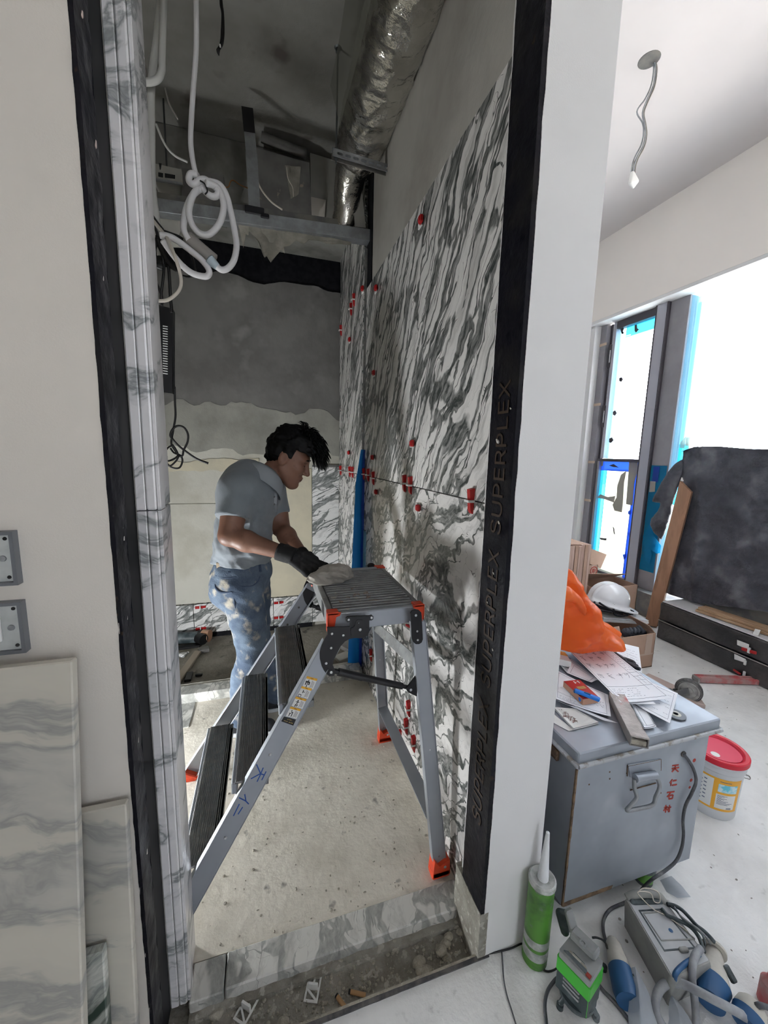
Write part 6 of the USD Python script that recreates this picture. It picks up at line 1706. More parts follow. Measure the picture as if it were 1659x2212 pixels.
cl2 = thing("plastic_clip", "small white plastic clip lying on the grey board in front of the planks", "plastic clip", q)
part(cl2, "base", box(q[0] - .03, q[0] + .03, q[1] - .02, q[1] + .02, .3262, .330, .001), "white_plastic")
part(cl2, "tab", bar(q + [-.02, 0, .003], q + [0.015, 0.01, 0.035], 0.03, 0.004, Y_), "white_plastic")

# black polythene over a leaning panel, and the timber that props it
bp = thing("sheeted_panel", "tall panel covered by crinkled black plastic sheeting, standing on the wrapped slabs", "sheeted panel", (3.45, 1.6, 0.326))
part(bp, "panel", box(3.445, 3.50, 0.2, 2.42, 0.327, 1.585, 0.004), "zinc_dark")
ys = np.linspace(2.50, 0.15, 110)
zs = np.linspace(0, 1, 64)
G_ = []
for t in zs:
    row = []
    for y in ys:
        zt = 1.615 + 0.012 * math.sin(y * 9) - 0.02 * max(0, (y - 2.42) / 0.08) * 1.0
        zb = np.interp(y, [0.15, 1.73, 2.2, 2.45, 2.5], [0.5, 0.455, 0.345, 0.335, 0.335])
        z_ = zt + (zb - zt) * t
        fold = 0.018 * math.exp(-((y - 2.33 + 0.12 * t) / 0.03) ** 2) + 0.013 * math.exp(-((y - 2.10) / 0.03) ** 2) * max(0, 1 - 2.5 * t) + 0.006 * math.exp(-((t - 0.37) / 0.012) ** 2)
        row.append([3.425 - 0.020 * t - fold + 0.03 * max(0, y - 2.42) / .08, y, z_])
    G_.append(row)
part(bp, "sheeting", grid_sheet(np.array(G_), 0.001, 0.020, 9, 5), "poly_black", smooth=True)
top = [[[3.423 + 0.09 * t, y, 1.615 + 0.012 * math.sin(y * 9) - 0.02 * max(0, (y - 2.42) / 0.08)] for y in ys] for t in np.linspace(0, 1, 6)]
part(bp, "sheeting_top", grid_sheet(np.array(top), 0.001, 0.010, 9, 2), "poly_black", smooth=True)


def pillow(px, axis, k, depth, res, seed=0, amp=0.0, freq=10.0, edge=0.05, tilt=None):
    """A soft body whose outline is traced on a plane and which swells to 'depth' each side of it."""
    P3 = np.array([W(*q, axis, k) for q in px])
    ia = [i for i in range(3) if i != axis]
    poly = P3[:, ia]

    def dist(p):
        d = np.full(len(p), 9.0)
        inside = np.zeros(len(p), bool)
        n_ = len(poly)
        for i in range(n_):
            a, b = poly[i], poly[(i + 1) % n_]
            e = b - a
            w = p - a
            t = np.clip(w @ e / (e @ e), 0, 1)
            d = np.minimum(d, np.linalg.norm(w - t[:, None] * e, axis=1))
            c = ((a[1] > p[:, 1]) != (b[1] > p[:, 1])) & (p[:, 0] < e[0] * (p[:, 1] - a[1]) / (e[1] if e[1] else 1e-9) + a[0])
            inside ^= c
        return np.where(inside, d, -d)

    def sdf(p):
        di = dist(p[:, ia])
        s = np.sqrt(np.clip(1 - (1 - np.clip(di / edge, 0, 1)) ** 2, 0, 1)) * depth
        w = (meshkit.fbm(p * freq + 4.0, 4, seed) - 0.5) * 2 * amp
        o = (p[:, axis] - k)
        return np.maximum(np.abs(o - w * 1.0) - s - 0.002, -di * 1.0) * 0.7
    lo_, hi_ = P3.min(0) - 0.02, P3.max(0) + 0.02
    lo_[axis], hi_[axis] = k - depth - amp - 0.02, k + depth + amp + 0.02
    return net(sdf, lo_, hi_, res)


part(bp, "loose_flap", pillow([w5c(*q) for q in ((360, 460), (300, 500), (200, 620), (120, 760), (60, 880), (45, 930), (130, 940), (110, 1020), (40, 1110), (22, 1170), (60, 1260), (150, 1340), (230, 1100), (280, 900), (380, 600), (385, 500)) ], 0, 3.44, 0.022, 0.012, 3, 0.02, 8, 0.05), "poly_black", "crumpled black flap hanging off the left edge", smooth=True)
part(bp, "gathered_knot", pillow([w5c(*q) for q in ((470, 345), (490, 325), (530, 325), (570, 335), (600, 312), (605, 345), (560, 350))], 0, 3.44, 0.012, 0.008, 5, 0.008, 14, 0.02), "poly_black", smooth=True)
tp = thing("timber_prop", "brown timber leaning on the edge of the black sheeted panel", "timber", (3.36, 2.5, 0))
ta_, tb_ = np.array([3.36, 2.515, 0.0]), W(1484, 1046, 0, 3.352)
wv = unit([0.35, -0.9, -0.1])
d_ = unit(tb_ - ta_)
sd_ = unit(wv - np.dot(wv, d_) * d_)
td_ = np.cross(d_, sd_)
L_ = np.linalg.norm(tb_ - ta_)
prof_ = [(0.0, -0.048), (L_ + 0.02, -0.048), (L_ - 0.06, 0.048), (0.02, 0.048)]
part(tp, "beam", extrude(prof_, 0.045, ta_ - td_ * 0.02, d_, sd_), "timber")
part(tp, "pencilled_end", extrude([(L_ + 0.021, -0.048), (L_ + 0.05, -0.046), (L_ + 0.02, -0.03)], 0.03, ta_ - td_ * 0.015, d_, sd_), "label_white", "pale splinter at the tip")

# on the floor before the plinth
a_, b_ = W(1506, 1466, 2, 0.02), W(1665, 1472, 2, 0.02)
lv = thing("floor_level", "long dusty red spirit level lying on the floor before the wrapped slabs", "spirit level", a_)
part(lv, "body", bar(a_, b_, 0.055, 0.03, X_, 0.003), "level_red")
part(lv, "top_rib", cat(bar(a_ + [0, 0.02, 0.017], b_ + [0, 0.02, 0.017], 0.012, 0.006, X_), bar(a_ + [0, -0.02, 0.017], b_ + [0, -0.02, 0.017], 0.012, 0.006, X_)), "level_red")
part(lv, "end_cap", obox(a_ - unit(b_ - a_) * 0.008, unit(b_ - a_), unit(np.cross(Z_, b_ - a_)), Z_, 0.018, 0.058, 0.034, 0.004), "level_grey")
cw_ = W(1482, 1482, 1, 1.64)
ds = thing("dolly", "upturned wooden dolly board with one grey castor wheel, on the floor past the metal chest", "dolly", (2.5, 1.65, 0))
q0, q1 = W(1392, 1462, 2, 0.02), W(1462, 1494, 2, 0.02)
part(ds, "board", bar(q0, q1, 0.10, 0.03, Y_, 0.004), "wood_pale")
q2 = W(1506, 1516, 2, 0.015)
part(ds, "board", obox(q2 + [-.03, .03, 0], unit([1, -.75, 0]), unit([.75, 1, 0]), Z_, 0.14, 0.10, 0.026, 0.004), "wood_pale")
wc = np.array([2.53, 1.60, 0.075])
wa = unit([-0.80, -0.58, 0.10])
wh = part(ds, "castor_wheel", lathe([(0.0, -0.018), (0.062, -0.018), (0.068, -0.010), (0.068, 0.010), (0.062, 0.018), (0.045, 0.018), (0.042, 0.012), (0.022, 0.012), (0.020, 0.019), (0.0, 0.019)], wc, wa, 32), "wheel_grey")
part(wh, "tyre", lathe([(0.056, -0.019), (0.066, -0.017), (0.072, -0.008), (0.072, 0.008), (0.066, 0.017), (0.056, 0.019)], wc, wa, 32), "rubber")
part(ds, "castor_fork", cat(bar(wc + wa * 0.024, wc + wa * 0.024 + [-0.085, 0.03, -0.03], 0.05, 0.004, Z_), bar(wc - wa * 0.024, wc - wa * 0.024 + [-0.085, 0.03, -0.03], 0.05, 0.004, Z_), obox(wc + [-0.10, 0.035, -0.035], unit([1, -.3, 0]), unit([.3, 1, 0]), Z_, 0.05, 0.07, 0.05, 0.006)), "zinc_dark")
for k in range(70):
    pass
fl = []
for k in range(150):
    x, y = RNG.uniform(0.85, 3.1), RNG.uniform(0.2, 1.9)
    s = trimesh.creation.icosphere(1, RNG.uniform(0.0010, 0.0026))
    s.vertices *= RNG.uniform(0.5, 2.2, 3) * [1, 1, .5]
    s.apply_translation([x, y, 0.001])
    fl.append(s)
single("floor_grit", cat(*fl), "foam_grey", "grit scattered over the pale floor of the bright room", "grit", kind="stuff", smooth=False)
cl3 = W(1610, 1682, 2, 0.003)
single("wire_scrap", tube([W(1610, 1673, 2, .003), W(1619, 1677, 2, .003), W(1620, 1683, 2, .003), W(1608, 1680, 2, .003)], 0.0016, 6, 3), "zinc_dark", "small bent wire scrap on the floor beside the bucket", "wire")

# ------------------------------------------------------------------ the galvanised site chest and what lies on it
BY, BX0, BX1, BB = 0.83, 0.884, 1.448, 1.44
LZ = 0.630
ck = lambda x, y: (1150 + x / 3.259, 1480 + y / 3.26)
chest = thing("site_chest", "dented galvanised steel tool chest with red stencilled characters, beside the white pier", "tool chest", ((BX0 + BX1) / 2, BY, 0.0))
body_ = part(chest, "body", box(BX0, BX1, BY, BB, 0.072, 0.59, 0.004), "box_zinc")
lidm = part(chest, "lid", box(BX0 - 0.004, BX1 + 0.034, BY - 0.006, BB + 0.02, 0.592, LZ, 0.004), "box_zinc")
rim_pts = [[BX0 - 0.006, BB, 0.590], [BX0 - 0.006, BY - 0.010, 0.590], [BX1 + 0.036, BY - 0.010, 0.590], [BX1 + 0.036, BB, 0.590]]
part(lidm, "rolled_rim", cat(*[cyl(a, b, 0.0075, 10) for a, b in zip(rim_pts, rim_pts[1:])]), "box_rim", "rolled pale rim with rust spots")
part(chest, "corner_rust", rough(box(BX0 - 0.002, BX0 + 0.004, BY - 0.0015, BY + 0.004, 0.08, 0.57), 0.0015, 60, 2, 0.02), "rust", "rust along the corner", smooth=60)
part(chest, "bottom_rust", extrude(Polygon([(BX0 + .004, 0.075)] + [(BX0 + .004 + .2 * t, 0.088 + 0.014 * meshkit.noise(np.array([t * 9.0, .3, .2])) * (1 - t)) for t in np.linspace(0, 1, 14)] + [(BX0 + .2, 0.075)]).buffer(0), 0.001, np.array([0, BY + 0.0002, 0]), X_, Z_), "rust", "rusty lower edge", smooth=False)
# handle with its bracket, two castors
YH = BY - 0.001
hd = part(chest, "handle_plate", traced([ck(*q) for q in ((675, 560), (905, 520), (905, 600), (860, 610), (720, 645), (690, 650))], 1, YH - 0.002, 0.003), "box_zinc", "bracket plate", smooth=False)
part(hd, "weld_scar", cat(*[tube([W(*ck(*a), 1, YH - .001), W(*ck(*b), 1, YH - .001)], 0.0016, 5, 0) for a, b in (((672, 570), (905, 522)), ((905, 522), (905, 600)), ((670, 565), (668, 640)), ((690, 740), (870, 690)))]), "rust", kind="stuff")
part(chest, "handle_sleeve", cyl(W(*ck(722, 655), 1, BY - .014), W(*ck(868, 632), 1, BY - .014), 0.0125, 16), "box_zinc")
part(chest, "handle", tube([W(*ck(*q[:2]), 1, BY - q[2]) for q in ((718, 660, .014), (718, 720, .018), (735, 790, .022), (700, 840, .02), (665, 882, .016), (740, 872, .018), (845, 845, .022), (868, 790, .022), (892, 735, .02), (893, 690, .016), (868, 640, .014))], 0.0062, 10, 5), "zinc", smooth=True)
ST = []
for pts in ([(985, 568), (1030, 562)], [(982, 588), (1032, 580)], [(1008, 565), (1003, 590), (982, 612)], [(1006, 590), (1028, 610)],
            [(987, 662), (968, 690)], [(978, 680), (975, 710)], [(990, 675), (1015, 670)], [(985, 705), (1017, 700)],
            [(948, 757), (1000, 750)], [(975, 757), (948, 788)], [(962, 778), (990, 774), (987, 798), (962, 802), (962, 778)],
            [(928, 862), (952, 858)], [(940, 845), (938, 897)], [(938, 865), (924, 887)], [(941, 866), (951, 880)], [(953, 864), (977, 859)], [(966, 845), (964, 892), (956, 888)], [(964, 864), (950, 884)]):
    P_ = [W(*ck(*q), 1, BY - .0006) for q in pts]
    for a, b in zip(P_, P_[1:]):
        ST.append(bar(a, b, 0.0052, 0.0008, np.cross(unit(b - a), Y_)))
part(chest, "stencil", cat(*ST), "red_stencil", "four red stencilled characters reading downward", smooth=False, kind="stuff")
for q, r in (((1140, 530), .007), ((1118, 670), .006), ((1108, 720), .005)):
    c = W(*ck(*q), 1, BY - .0004)
    part(chest, "paint_smear", extrude(Point(c[0], c[2]).buffer(r), 0.0006, np.array([0, BY, 0]), X_, Z_), "red_stencil", smooth=False)
for q in ((545, 612), (545, 660), (400, 700), (905, 760), (665, 620)):
    c = W(*ck(*q), 1, BY - .0004)
    part(chest, "rust_spot", extrude(Point(c[0], c[2]).buffer(.0028), 0.0006, np.array([0, BY, 0]), X_, Z_), "rust", smooth=False)
for (x, y) in ((BX0 + .05, BY + .06), (BX1 - .14, BY + .05), (BX0 + .05, BB - .06), (BX1 - .08, BB - .06)):
    w_ = part(chest, "castor", lathe([(0.0, -0.012), (0.026, -0.012), (0.030, -0.007), (0.030, 0.007), (0.026, 0.012), (0.0, 0.012)], [x, y, 0.0305], unit([1, .4, 0]), 24), "tool_dark")
    part(w_, "castor_bracket", cat(box(x - .022, x + .022, y - .022, y + .022, 0.062, 0.073, .002), box(x - .018, x - .014, y - .016, y + .016, 0.025, 0.064), box(x + .014, x + .018, y - .016, y + .016, 0.025, 0.064)), "zinc")
part(chest, "side_hinge", cat(box(BX0 - 0.012, BX0, BY + .07, BY + .15, 0.54, 0.575, .003), cyl([BX0 - .010, BY + .07, .555], [BX0 - .010, BY + .15, .555], 0.007, 12)), "rust")
pc = thing("power_cable", "thick black cable running from the steel chest's front down to the floor", "cable", W(*ck(1060, 950), 1, BY - .02))
part(pc, "cable", tube([W(*ck(*q[:2]), 1, BY - q[2]) for q in ((1058, 478, -.01), (1066, 488, .004), (1100, 530, .010), (1138, 600, .012), (1152, 680, .012), (1122, 760, .012), (1078, 850, .011), (1060, 950, .010), (1064, 1050, .010), (1050, 1150, .012), (1010, 1240, .016), (930, 1310, .022), (850, 1362, .03))] + [W(1390, 1917, 2, 0.02), W(1372, 1940, 2, .01), W(1349, 1950, 2, .008), W(1319, 1964, 2, .008), W(1305, 1985, 2, .008), W(1303, 2008, 2, .008), W(1309, 2035, 2, .008), W(1316, 2060, 2, .008)], 0.0048, 10, 6), "cord_dusty", smooth=True)
part(pc, "grommet", lathe([(0.0, 0), (0.010, 0), (0.010, .003), (0.006, .004)], W(*ck(1062, 484), 1, BY - .0005), -Y_, 16), "rubber")
bl = thing("can", "dark green can half hidden under the steel chest", "can", W(1405, 1915, 2, 0))
cb_ = W(1402, 1928, 2, 0.0) + [0.02, 0.04, 0]
part(bl, "body", lathe([(0.0, 0.0), (0.030, 0.0), (0.030, 0.06), (0.027, 0.064), (0.0, 0.064)], cb_, Z_, 24), "tool_dark")
part(bl, "label", lathe([(0.0303, 0.012), (0.0303, 0.05)], cb_, Z_, 24), "green_tube")

# papers: real sheets, their print a thin layer on top
cp5 = lambda x, y: (1180 + x / 5.53, 1370 + y / 5.53)
LEVELS = [0]


def sheet(quad, lift, lab, m_="paper", curl=0.004, lines=(), thick=0.0006, name="drawing_sheet", cat_="paper", seed=0):
    c = [W(*cp5(*q), 2, LZ + lift) for q in quad]
    G2 = bilinear(c[0], c[1], c[2], c[3], 9, 9)
    u, v = np.meshgrid(np.linspace(0, 1, 9), np.linspace(0, 1, 9), indexing="ij")
    G2[..., 2] += curl * (np.abs(v - 0.5) ** 2 * 4 * 0.6 + 0.4 * meshkit.noise(np.stack([u * 3, v * 3, u * 0 + seed], -1), seed))
    t = thing(name, lab, cat_, (G2.reshape(-1, 3).mean(0)[0], G2.reshape(-1, 3).mean(0)[1], LZ + lift))
    pm = grid_sheet(G2, thick)
    part(t, "sheet", pm, m_, smooth=True)
    if lines:
        from scipy.interpolate import RegularGridInterpolator as RG
        f3 = [RG((np.linspace(0, 1, 9), np.linspace(0, 1, 9)), G2[..., k]) for k in range(3)]
        at = lambda a, b: np.array([float(g((min(max(a, 0), 1), min(max(b, 0), 1)))) for g in f3]) + [0, 0, thick * 0.5 + 0.0004]
        ms = []
        for (a0, b0, a1, b1, w) in lines:
            n_ = max(1, int(max(abs(a1 - a0), abs(b1 - b0)) * 7))
            P_ = [at(a0 + (a1 - a0) * i / n_, b0 + (b1 - b0) * i / n_) for i in range(n_ + 1)]
            for p, q in zip(P_, P_[1:]):
                if np.linalg.norm(q - p) > 1e-5:
                    ms.append(bar(p, q, w, 0.0003, np.cross(unit(q - p), Z_)))
        part(t, "print", cat(*ms), "ink", kind="stuff", smooth=False)
    return t


def text_rows(a0, a1, b0, b1, rows, r, w=0.0009, gap=0.35):
    out = []
    for k in range(rows):
        a = a0 + (a1 - a0) * k / max(1, rows - 1)
        b = b0
        while b < b1:
            L2 = r.uniform(0.015, 0.05)
            if r.uniform() > gap:
                out.append((a, b, a + r.uniform(-.003, .003), min(b + L2, b1), w))
            b += L2 + r.uniform(0.01, 0.03)
    return out


def frame_lines(m, w=0.0009, m2=None):
    m2 = m if m2 is None else m2
    return [(m, m2, 1 - m, m2, w), (1 - m, m2, 1 - m, 1 - m2, w), (1 - m, 1 - m2, m, 1 - m2, w), (m, 1 - m2, m, m2, w)]


rr = np.random.default_rng(3)
# u runs down the sheet (first corner to fourth), v across it
drawing = frame_lines(0.035) + [(0.03, 0.80, 0.86, 0.80, .0009), (0.80, 0.03, 0.80, 0.97, .0008), (0.60, 0.80, 0.60, 0.97, .0008), (0.66, .80, .66, .97, .0006), (.72, .80, .72, .97, .0006), (.66, .88, .78, .88, .0006)]
for a, b in ((.13, .1), (.13, .3), (.13, .45), (.13, .6), (.22, .12), (.22, .3), (.22, .5), (.22, .68), (.32, .1), (.32, .3), (.32, .5), (.45, .1), (.45, .3), (.45, .46), (.45, .62), (.62, .1), (.62, .3), (.62, .5), (.62, .66)):
    for j in range(4):
        drawing.append((a + rr.uniform(-.02, .02), b + rr.uniform(-.02, .09), a + rr.uniform(-.02, .02), b + rr.uniform(0, .12), .0007))
        drawing.append((a + rr.uniform(-.02, .03), b + rr.uniform(-.02, .09), a + rr.uniform(0, .07), b + rr.uniform(0, .08), .0007))
drawing += text_rows(.06, .22, .66, .93, 9, rr) + text_rows(.83, .93, .08, .6, 5, rr, .0007) + text_rows(.3, .55, .83, .95, 8, rr)
sheet([(85, 880), (350, 900), (625, 1062), (325, 1138)], 0.0045, "cream notebook cover with brown brushed characters near the chest's front left corner", "paper_cream", 0.001, (), 0.006, "notebook", "notebook", 2)
nb = stage.GetPrimAtPath("/World/notebook")
nbn = Node("/World/notebook", np.array(nb.GetAttribute("xformOp:translate").Get()))
S2 = []
for pts in ([(205, 930), (245, 930)], [(225, 925), (225, 985)], [(195, 945), (262, 945)], [(205, 960), (205, 990)], [(262, 950), (262, 990)], [(215, 968), (250, 968)], [(200, 985), (262, 990)], [(215, 978), (250, 978)],
            [(275, 975), (268, 1010)], [(285, 985), (318, 985)], [(298, 985), (285, 1030)], [(285, 1005), (300, 1003)], [(290, 1030), (300, 1015)],
            [(318, 1000), (355, 1010)], [(335, 1000), (345, 1050)], [(310, 1022), (375, 1035)], [(320, 1030), (318, 1050)], [(340, 1030), (320, 1060)], [(350, 1030), (375, 1052)], [(170, 845), (185, 862)], [(152, 896), (158, 904)], [(180, 896), (186, 904)]):
    P_ = [W(*cp5(*q), 2, LZ + 0.0088) for q in pts]
    S2.append(bar(P_[0], P_[1], 0.0017, 0.0004, np.cross(unit(P_[1] - P_[0]), Z_)))
part(nbn, "brush_writing", cat(*S2), "ink_brown", smooth=False, kind="stuff")
sheet([(60, 935), (330, 1145), (270, 1160), (60, 1045)], 0.0012, "thin pale sheet sticking out under the notebook", "paper_cream", 0.001, (), name="paper_sheet", seed=3)
sheet([(130, 330), (300, 300), (640, 560), (250, 470)], 0.006, "plan sheet with a black outline at the chest's left end, under the red pack's sheet", "paper_dull", 0.002, frame_lines(.08) + text_rows(.3, .8, .2, .7, 3, rr), seed=4)
sheet([(100, 790), (350, 880), (860, 1080), (600, 1010)], 0.010, "crumpled folded sheet edge under the red pack's sheet", "paper_dull", 0.006, (), name="paper_sheet", seed=5)
sheet([(118, 440), (735, 735), (770, 1000), (92, 780)], 0.013, "plan sheet lying under the red pack, with handwriting at its corner", "paper", 0.006, frame_lines(.06) + [(.3, .3, .9, .3, .0007), (.75, .06, .75, .5, .0006)] + text_rows(.5, .72, .72, .9, 6, rr, .0010, .2) + text_rows(.85, .9, .1, .4, 2, rr), seed=6)
sheet([(300, 345), (620, 545), (540, 580), (245, 465)], 0.017, "small folded plan sheet between the large drawing and the red pack", "paper", 0.002, frame_lines(.12), seed=7)
sheet([(1005, 845), (1185, 905), (1310, 1105), (1165, 1130)], 0.008, "stack of plan sheets with curled corners right of the dusty level", "paper", 0.004, frame_lines(.07) + [(.1, .3, .95, .3, .0008)], 0.006, seed=8)
sheet([(775, 75), (1105, 160), (1145, 480), (880, 300)], 0.008, "glossy sheet with sketched handwriting at the chest's back right edge", "paper", 0.002, text_rows(.25, .8, .1, .9, 6, rr, .0013, .3), seed=9)
sheet([(1080, 500), (1570, 715), (1475, 1075), (1040, 830)], 0.018, "large plan sheet under the top drawing, reaching the chest's right front", "paper", 0.004, frame_lines(.07) + [(.1, .25, .5, .25, .0008), (.5, .25, .5, .9, .0008)] + text_rows(.2, .8, .5, .9, 4, rr), seed=10)
sheet([(155, 90), (645, 110), (1490, 775), (890, 830)], 0.034, "large printed drawing lying on top of all the papers, under the orange bag", "paper", 0.007, drawing, seed=11)
sheet([(720, 560), (1060, 640), (1310, 842), (885, 832)], 0.029, "folded lower edge of a drawing just under the top drawing", "paper", 0.004, [(.1, .05, .1, .95, .0008)] + text_rows(.3, .8, .1, .7, 4, rr, .0007), name="paper_sheet", seed=12)
# red pack and blue cutter
z0_ = LZ + 0.017
pkq = [W(*cp5(*q), 2, z0_ + .022) for q in ((207, 562), (400, 543), (625, 750), (440, 778))]
rp = thing("red_pack", "small dark red box with a gold band lying on the plan sheet", "box", pkq[0])
bt = [np.array([p[0], p[1], z0_]) for p in pkq]
part(rp, "carton", trimesh.convex.convex_hull(np.array([p - [0, 0, .0006] for p in pkq] + bt)), "case_side", "tan sides")
part(rp, "top_face", grid_sheet(bilinear(*pkq, 3, 3), 0.0008), "red_case", smooth=False)
lf = lambda u, v: (pkq[0] * (1 - u) + pkq[1] * u) * (1 - v) + (pkq[3] * (1 - u) + pkq[2] * u) * v + [0, 0, .0008]
part(rp, "white_mark", cat(*[bar(lf(*a), lf(*b), .003, .0004, np.cross(unit(lf(*b) - lf(*a)), Z_)) for a, b in (((.5, .08), (.62, .16)), ((.56, .06), (.52, .2)), ((.72, .07), (.8, .17)), ((.8, .05), (.78, .2)))]), "label_white", kind="stuff", smooth=False)
part(rp, "gold_band", cat(*[bar(lf(.35, .38 + .03 * k), lf(.85, .38 + .03 * k), .002, .0004, X_) for k in range(5)]), "label_gold", kind="stuff", smooth=False)
s_ = (bt[0] + bt[3]) / 2 * .3 + bt[3] * .7 + [0, -.0005, .011]
part(rp, "blue_emblem", lathe([(0, 0), (.007, 0), (.007, .0006), (0, .0006)], s_, unit(np.cross(bt[3] - bt[0], Z_)), 16), "knife_blue")
ka, kb = W(*cp5(330, 668), 2, z0_ + .031), W(*cp5(640, 785), 2, z0_ + .031)
kn = thing("utility_knife", "bright blue utility knife lying across the small red box", "knife", ka)
part(kn, "handle", bar(ka, kb, 0.018, 0.012, np.cross(unit(kb - ka), Z_), 0.003), "knife_blue")
part(kn, "slider", bar(ka * .6 + kb * .4 + [0, 0, .007], ka * .35 + kb * .65 + [0, 0, .007], 0.006, 0.004, np.cross(unit(kb - ka), Z_), .001), "tool_blue")
part(kn, "end_cap", bar(ka + [0, 0, 0], ka + (kb - ka) * .09, 0.0195, 0.0135, np.cross(unit(kb - ka), Z_), .003), "tool_blue")
# dusty aluminium level that sticks out over the edge
la, lb_ = W(*cp5(840, 760), 2, LZ + 0.022), W(*cp5(1115, 1290), 2, LZ + 0.026)
dl = unit(lb_ - la); sl_ = unit(np.cross(Z_, dl)); ul_ = np.cross(dl, sl_)
le = thing("dusty_level", "mortar-caked aluminium level with red paint, sticking out over the chest's front edge", "spirit level", la)
wl, hl_ = 0.050, 0.030
LL = np.linalg.norm(lb_ - la)
part(le, "top_web", rough(obox((la + lb_) / 2 + ul_ * hl_ / 2, dl, sl_, ul_, LL, wl, 0.003), 0.0025, 40, 3, 0.01), "level_body", smooth=50)
part(le, "bottom_web", obox((la + lb_) / 2 - ul_ * hl_ / 2, dl, sl_, ul_, LL, wl, 0.003), "level_grey")
part(le, "side_web", obox((la + lb_) / 2 + sl_ * (wl / 2 - .0015), dl, sl_, ul_, LL, .003, hl_), "level_grey")
part(le, "side_web", obox((la + lb_) / 2 - sl_ * (wl / 2 - .0015), dl, sl_, ul_, LL, .003, hl_), "level_grey")
part(le, "mortar_in_end", rough(obox(lb_ - dl * .015 - ul_ * 0.006, dl, sl_, ul_, .02, wl - .008, .014), .003, 60, 4, .008), "mortar_crumb", smooth=50)
gc = W(*cp5(1545, 960), 2, LZ + 0.003)
gd = thing("grinding_disc", "grey grinding disc half under the plan sheet at the chest's right end", "disc", gc)
part(gd, "disc", lathe([(0.008, 0.0), (0.030, 0.0), (0.0305, 0.003), (0.008, 0.003)], gc, Z_, 36), "disc_grey")
part(gd, "paper_centre", lathe([(0.008, 0.0032), (0.016, 0.0032), (0.016, 0.0037), (0.008, 0.0037)], gc, Z_, 30), "disc_pale")


def fingers(px_list, zz_, r, m_, th_, name="finger"):
    for pts in px_list:
        part(th_, name, tube([W(*cp5(*q[:2]), 2, zz_ + (q[2] if len(q) > 2 else 0)) for q in pts], [r * .8, r, r, r * .75], 10, 4), m_, smooth=True)


gl = thing("work_glove", "dark grey work glove sticking out beside the glossy sheet on the chest", "glove", W(*cp5(1020, 380), 2, LZ + .012))
fingers([[(880, 280), (950, 300), (1030, 330), (1055, 350)], [(930, 330), (1010, 370), (1090, 405), (1125, 420)], [(900, 300), (980, 345), (1060, 370), (1090, 385)]], LZ + .024, .0085, "glove_dark", gl)
part(gl, "palm", hull([W(*cp5(830, 250), 2, LZ + .022), W(*cp5(920, 310), 2, LZ + .024)], [0.012, 0.013]), "glove_dark")
yb_ = [W(*cp5(*q), 2, LZ + .040) for q in ((120, 190), (225, 215), (300, 330), (130, 290))]
yx = thing("yellow_box", "small yellow and white printed carton at the pier edge of the chest", "box", yb_[0])
part(yx, "carton", trimesh.convex.convex_hull(np.array(yb_ + [np.array([p[0], p[1], LZ + .013]) for p in yb_])), "label_white")
part(yx, "yellow_top", grid_sheet(bilinear(yb_[0], yb_[1], (yb_[1] + yb_[2] * .8) / 1.8, (yb_[0] + yb_[3] * .8) / 1.8, 3, 3) + [0, 0, .0005], 0.0006), "label_yellow", smooth=False)
# orange bag
bag = thing("orange_bag", "crumpled bright orange plastic bag slumped at the back of the chest", "bag", W(1270, 1380, 2, LZ))
YBAG = 1.27
part(bag, "bag_body", pillow([(1196, 1400), (1196, 1240), (1222, 1222), (1236, 1240), (1248, 1266), (1262, 1292), (1272, 1322), (1284, 1335), (1298, 1350), (1312, 1360), (1322, 1372), (1318, 1388), (1308, 1396), (1270, 1398)], 1, YBAG, 0.12, 0.009, 4, 0.065, 8, 0.10), "orange_bag", smooth=True)
part(bag, "bag_corner", pillow([(1284, 1334), (1312, 1346), (1338, 1364), (1330, 1372), (1322, 1386), (1306, 1392), (1296, 1362)], 1, YBAG + .02, 0.045, 0.008, 7, 0.02, 10, 0.05), "orange_bag", "paler pointed corner", smooth=True)
part(bag, "bag_fold", pillow([(1200, 1268), (1228, 1266), (1250, 1285), (1266, 1318), (1262, 1330), (1236, 1300), (1204, 1300)], 1, YBAG - .12, 0.02, 0.008, 9, 0.02, 12, 0.03), "orange_bag", smooth=True)

# ------------------------------------------------------------------ cartons and helmet beyond the chest
co = lambda x, y: (1210 + x / 7.54, 1220 + y / 7.54)
ctn = thing("glove_carton", "open taped cardboard box with dark gloves in it, on the floor beyond the chest", "cardboard box", (2.45, 2.1, 0))
CX0, CX1, CY0, CY1, CZ = 2.16, 2.70, 1.975, 2.36, 0.262
part(ctn, "front_side", box(CX0, CX1, CY0, CY0 + .006, 0.0, CZ, .001), "cardboard")
part(ctn, "right_side", box(CX1 - .006, CX1, CY0, CY1, 0.0, CZ, .001), "cardboard")
part(ctn, "back_side", box(CX0, CX1, CY1 - .006, CY1, 0.0, CZ, .001), "cardboard_in")
part(ctn, "left_side", box(CX0, CX0 + .006, CY0, CY1, 0.0, CZ, .001), "cardboard_in")
part(ctn, "bottom", box(CX0, CX1, CY0, CY1, 0.0, .006), "cardboard_in")
part(ctn, "tape", box(CX0, CX1 + .001, CY0 - .0012, CY0, 0.10, 0.112), "packing_tape")
part(ctn, "tape", box(CX1 - .09, CX1 - .03, CY0 - .0014, CY0, 0.10, CZ), "packing_tape")
part(ctn, "flap", grid_sheet(bilinear([CX1 - .003, CY0 + .01, CZ], [CX1 - .003, CY1 - .02, CZ], [CX1 - .10, CY1 - .02, CZ + .10], [CX1 - .05, CY0 + .02, CZ + .055], 4, 4), .004, .004, 9, 2), "cardboard", smooth=False)
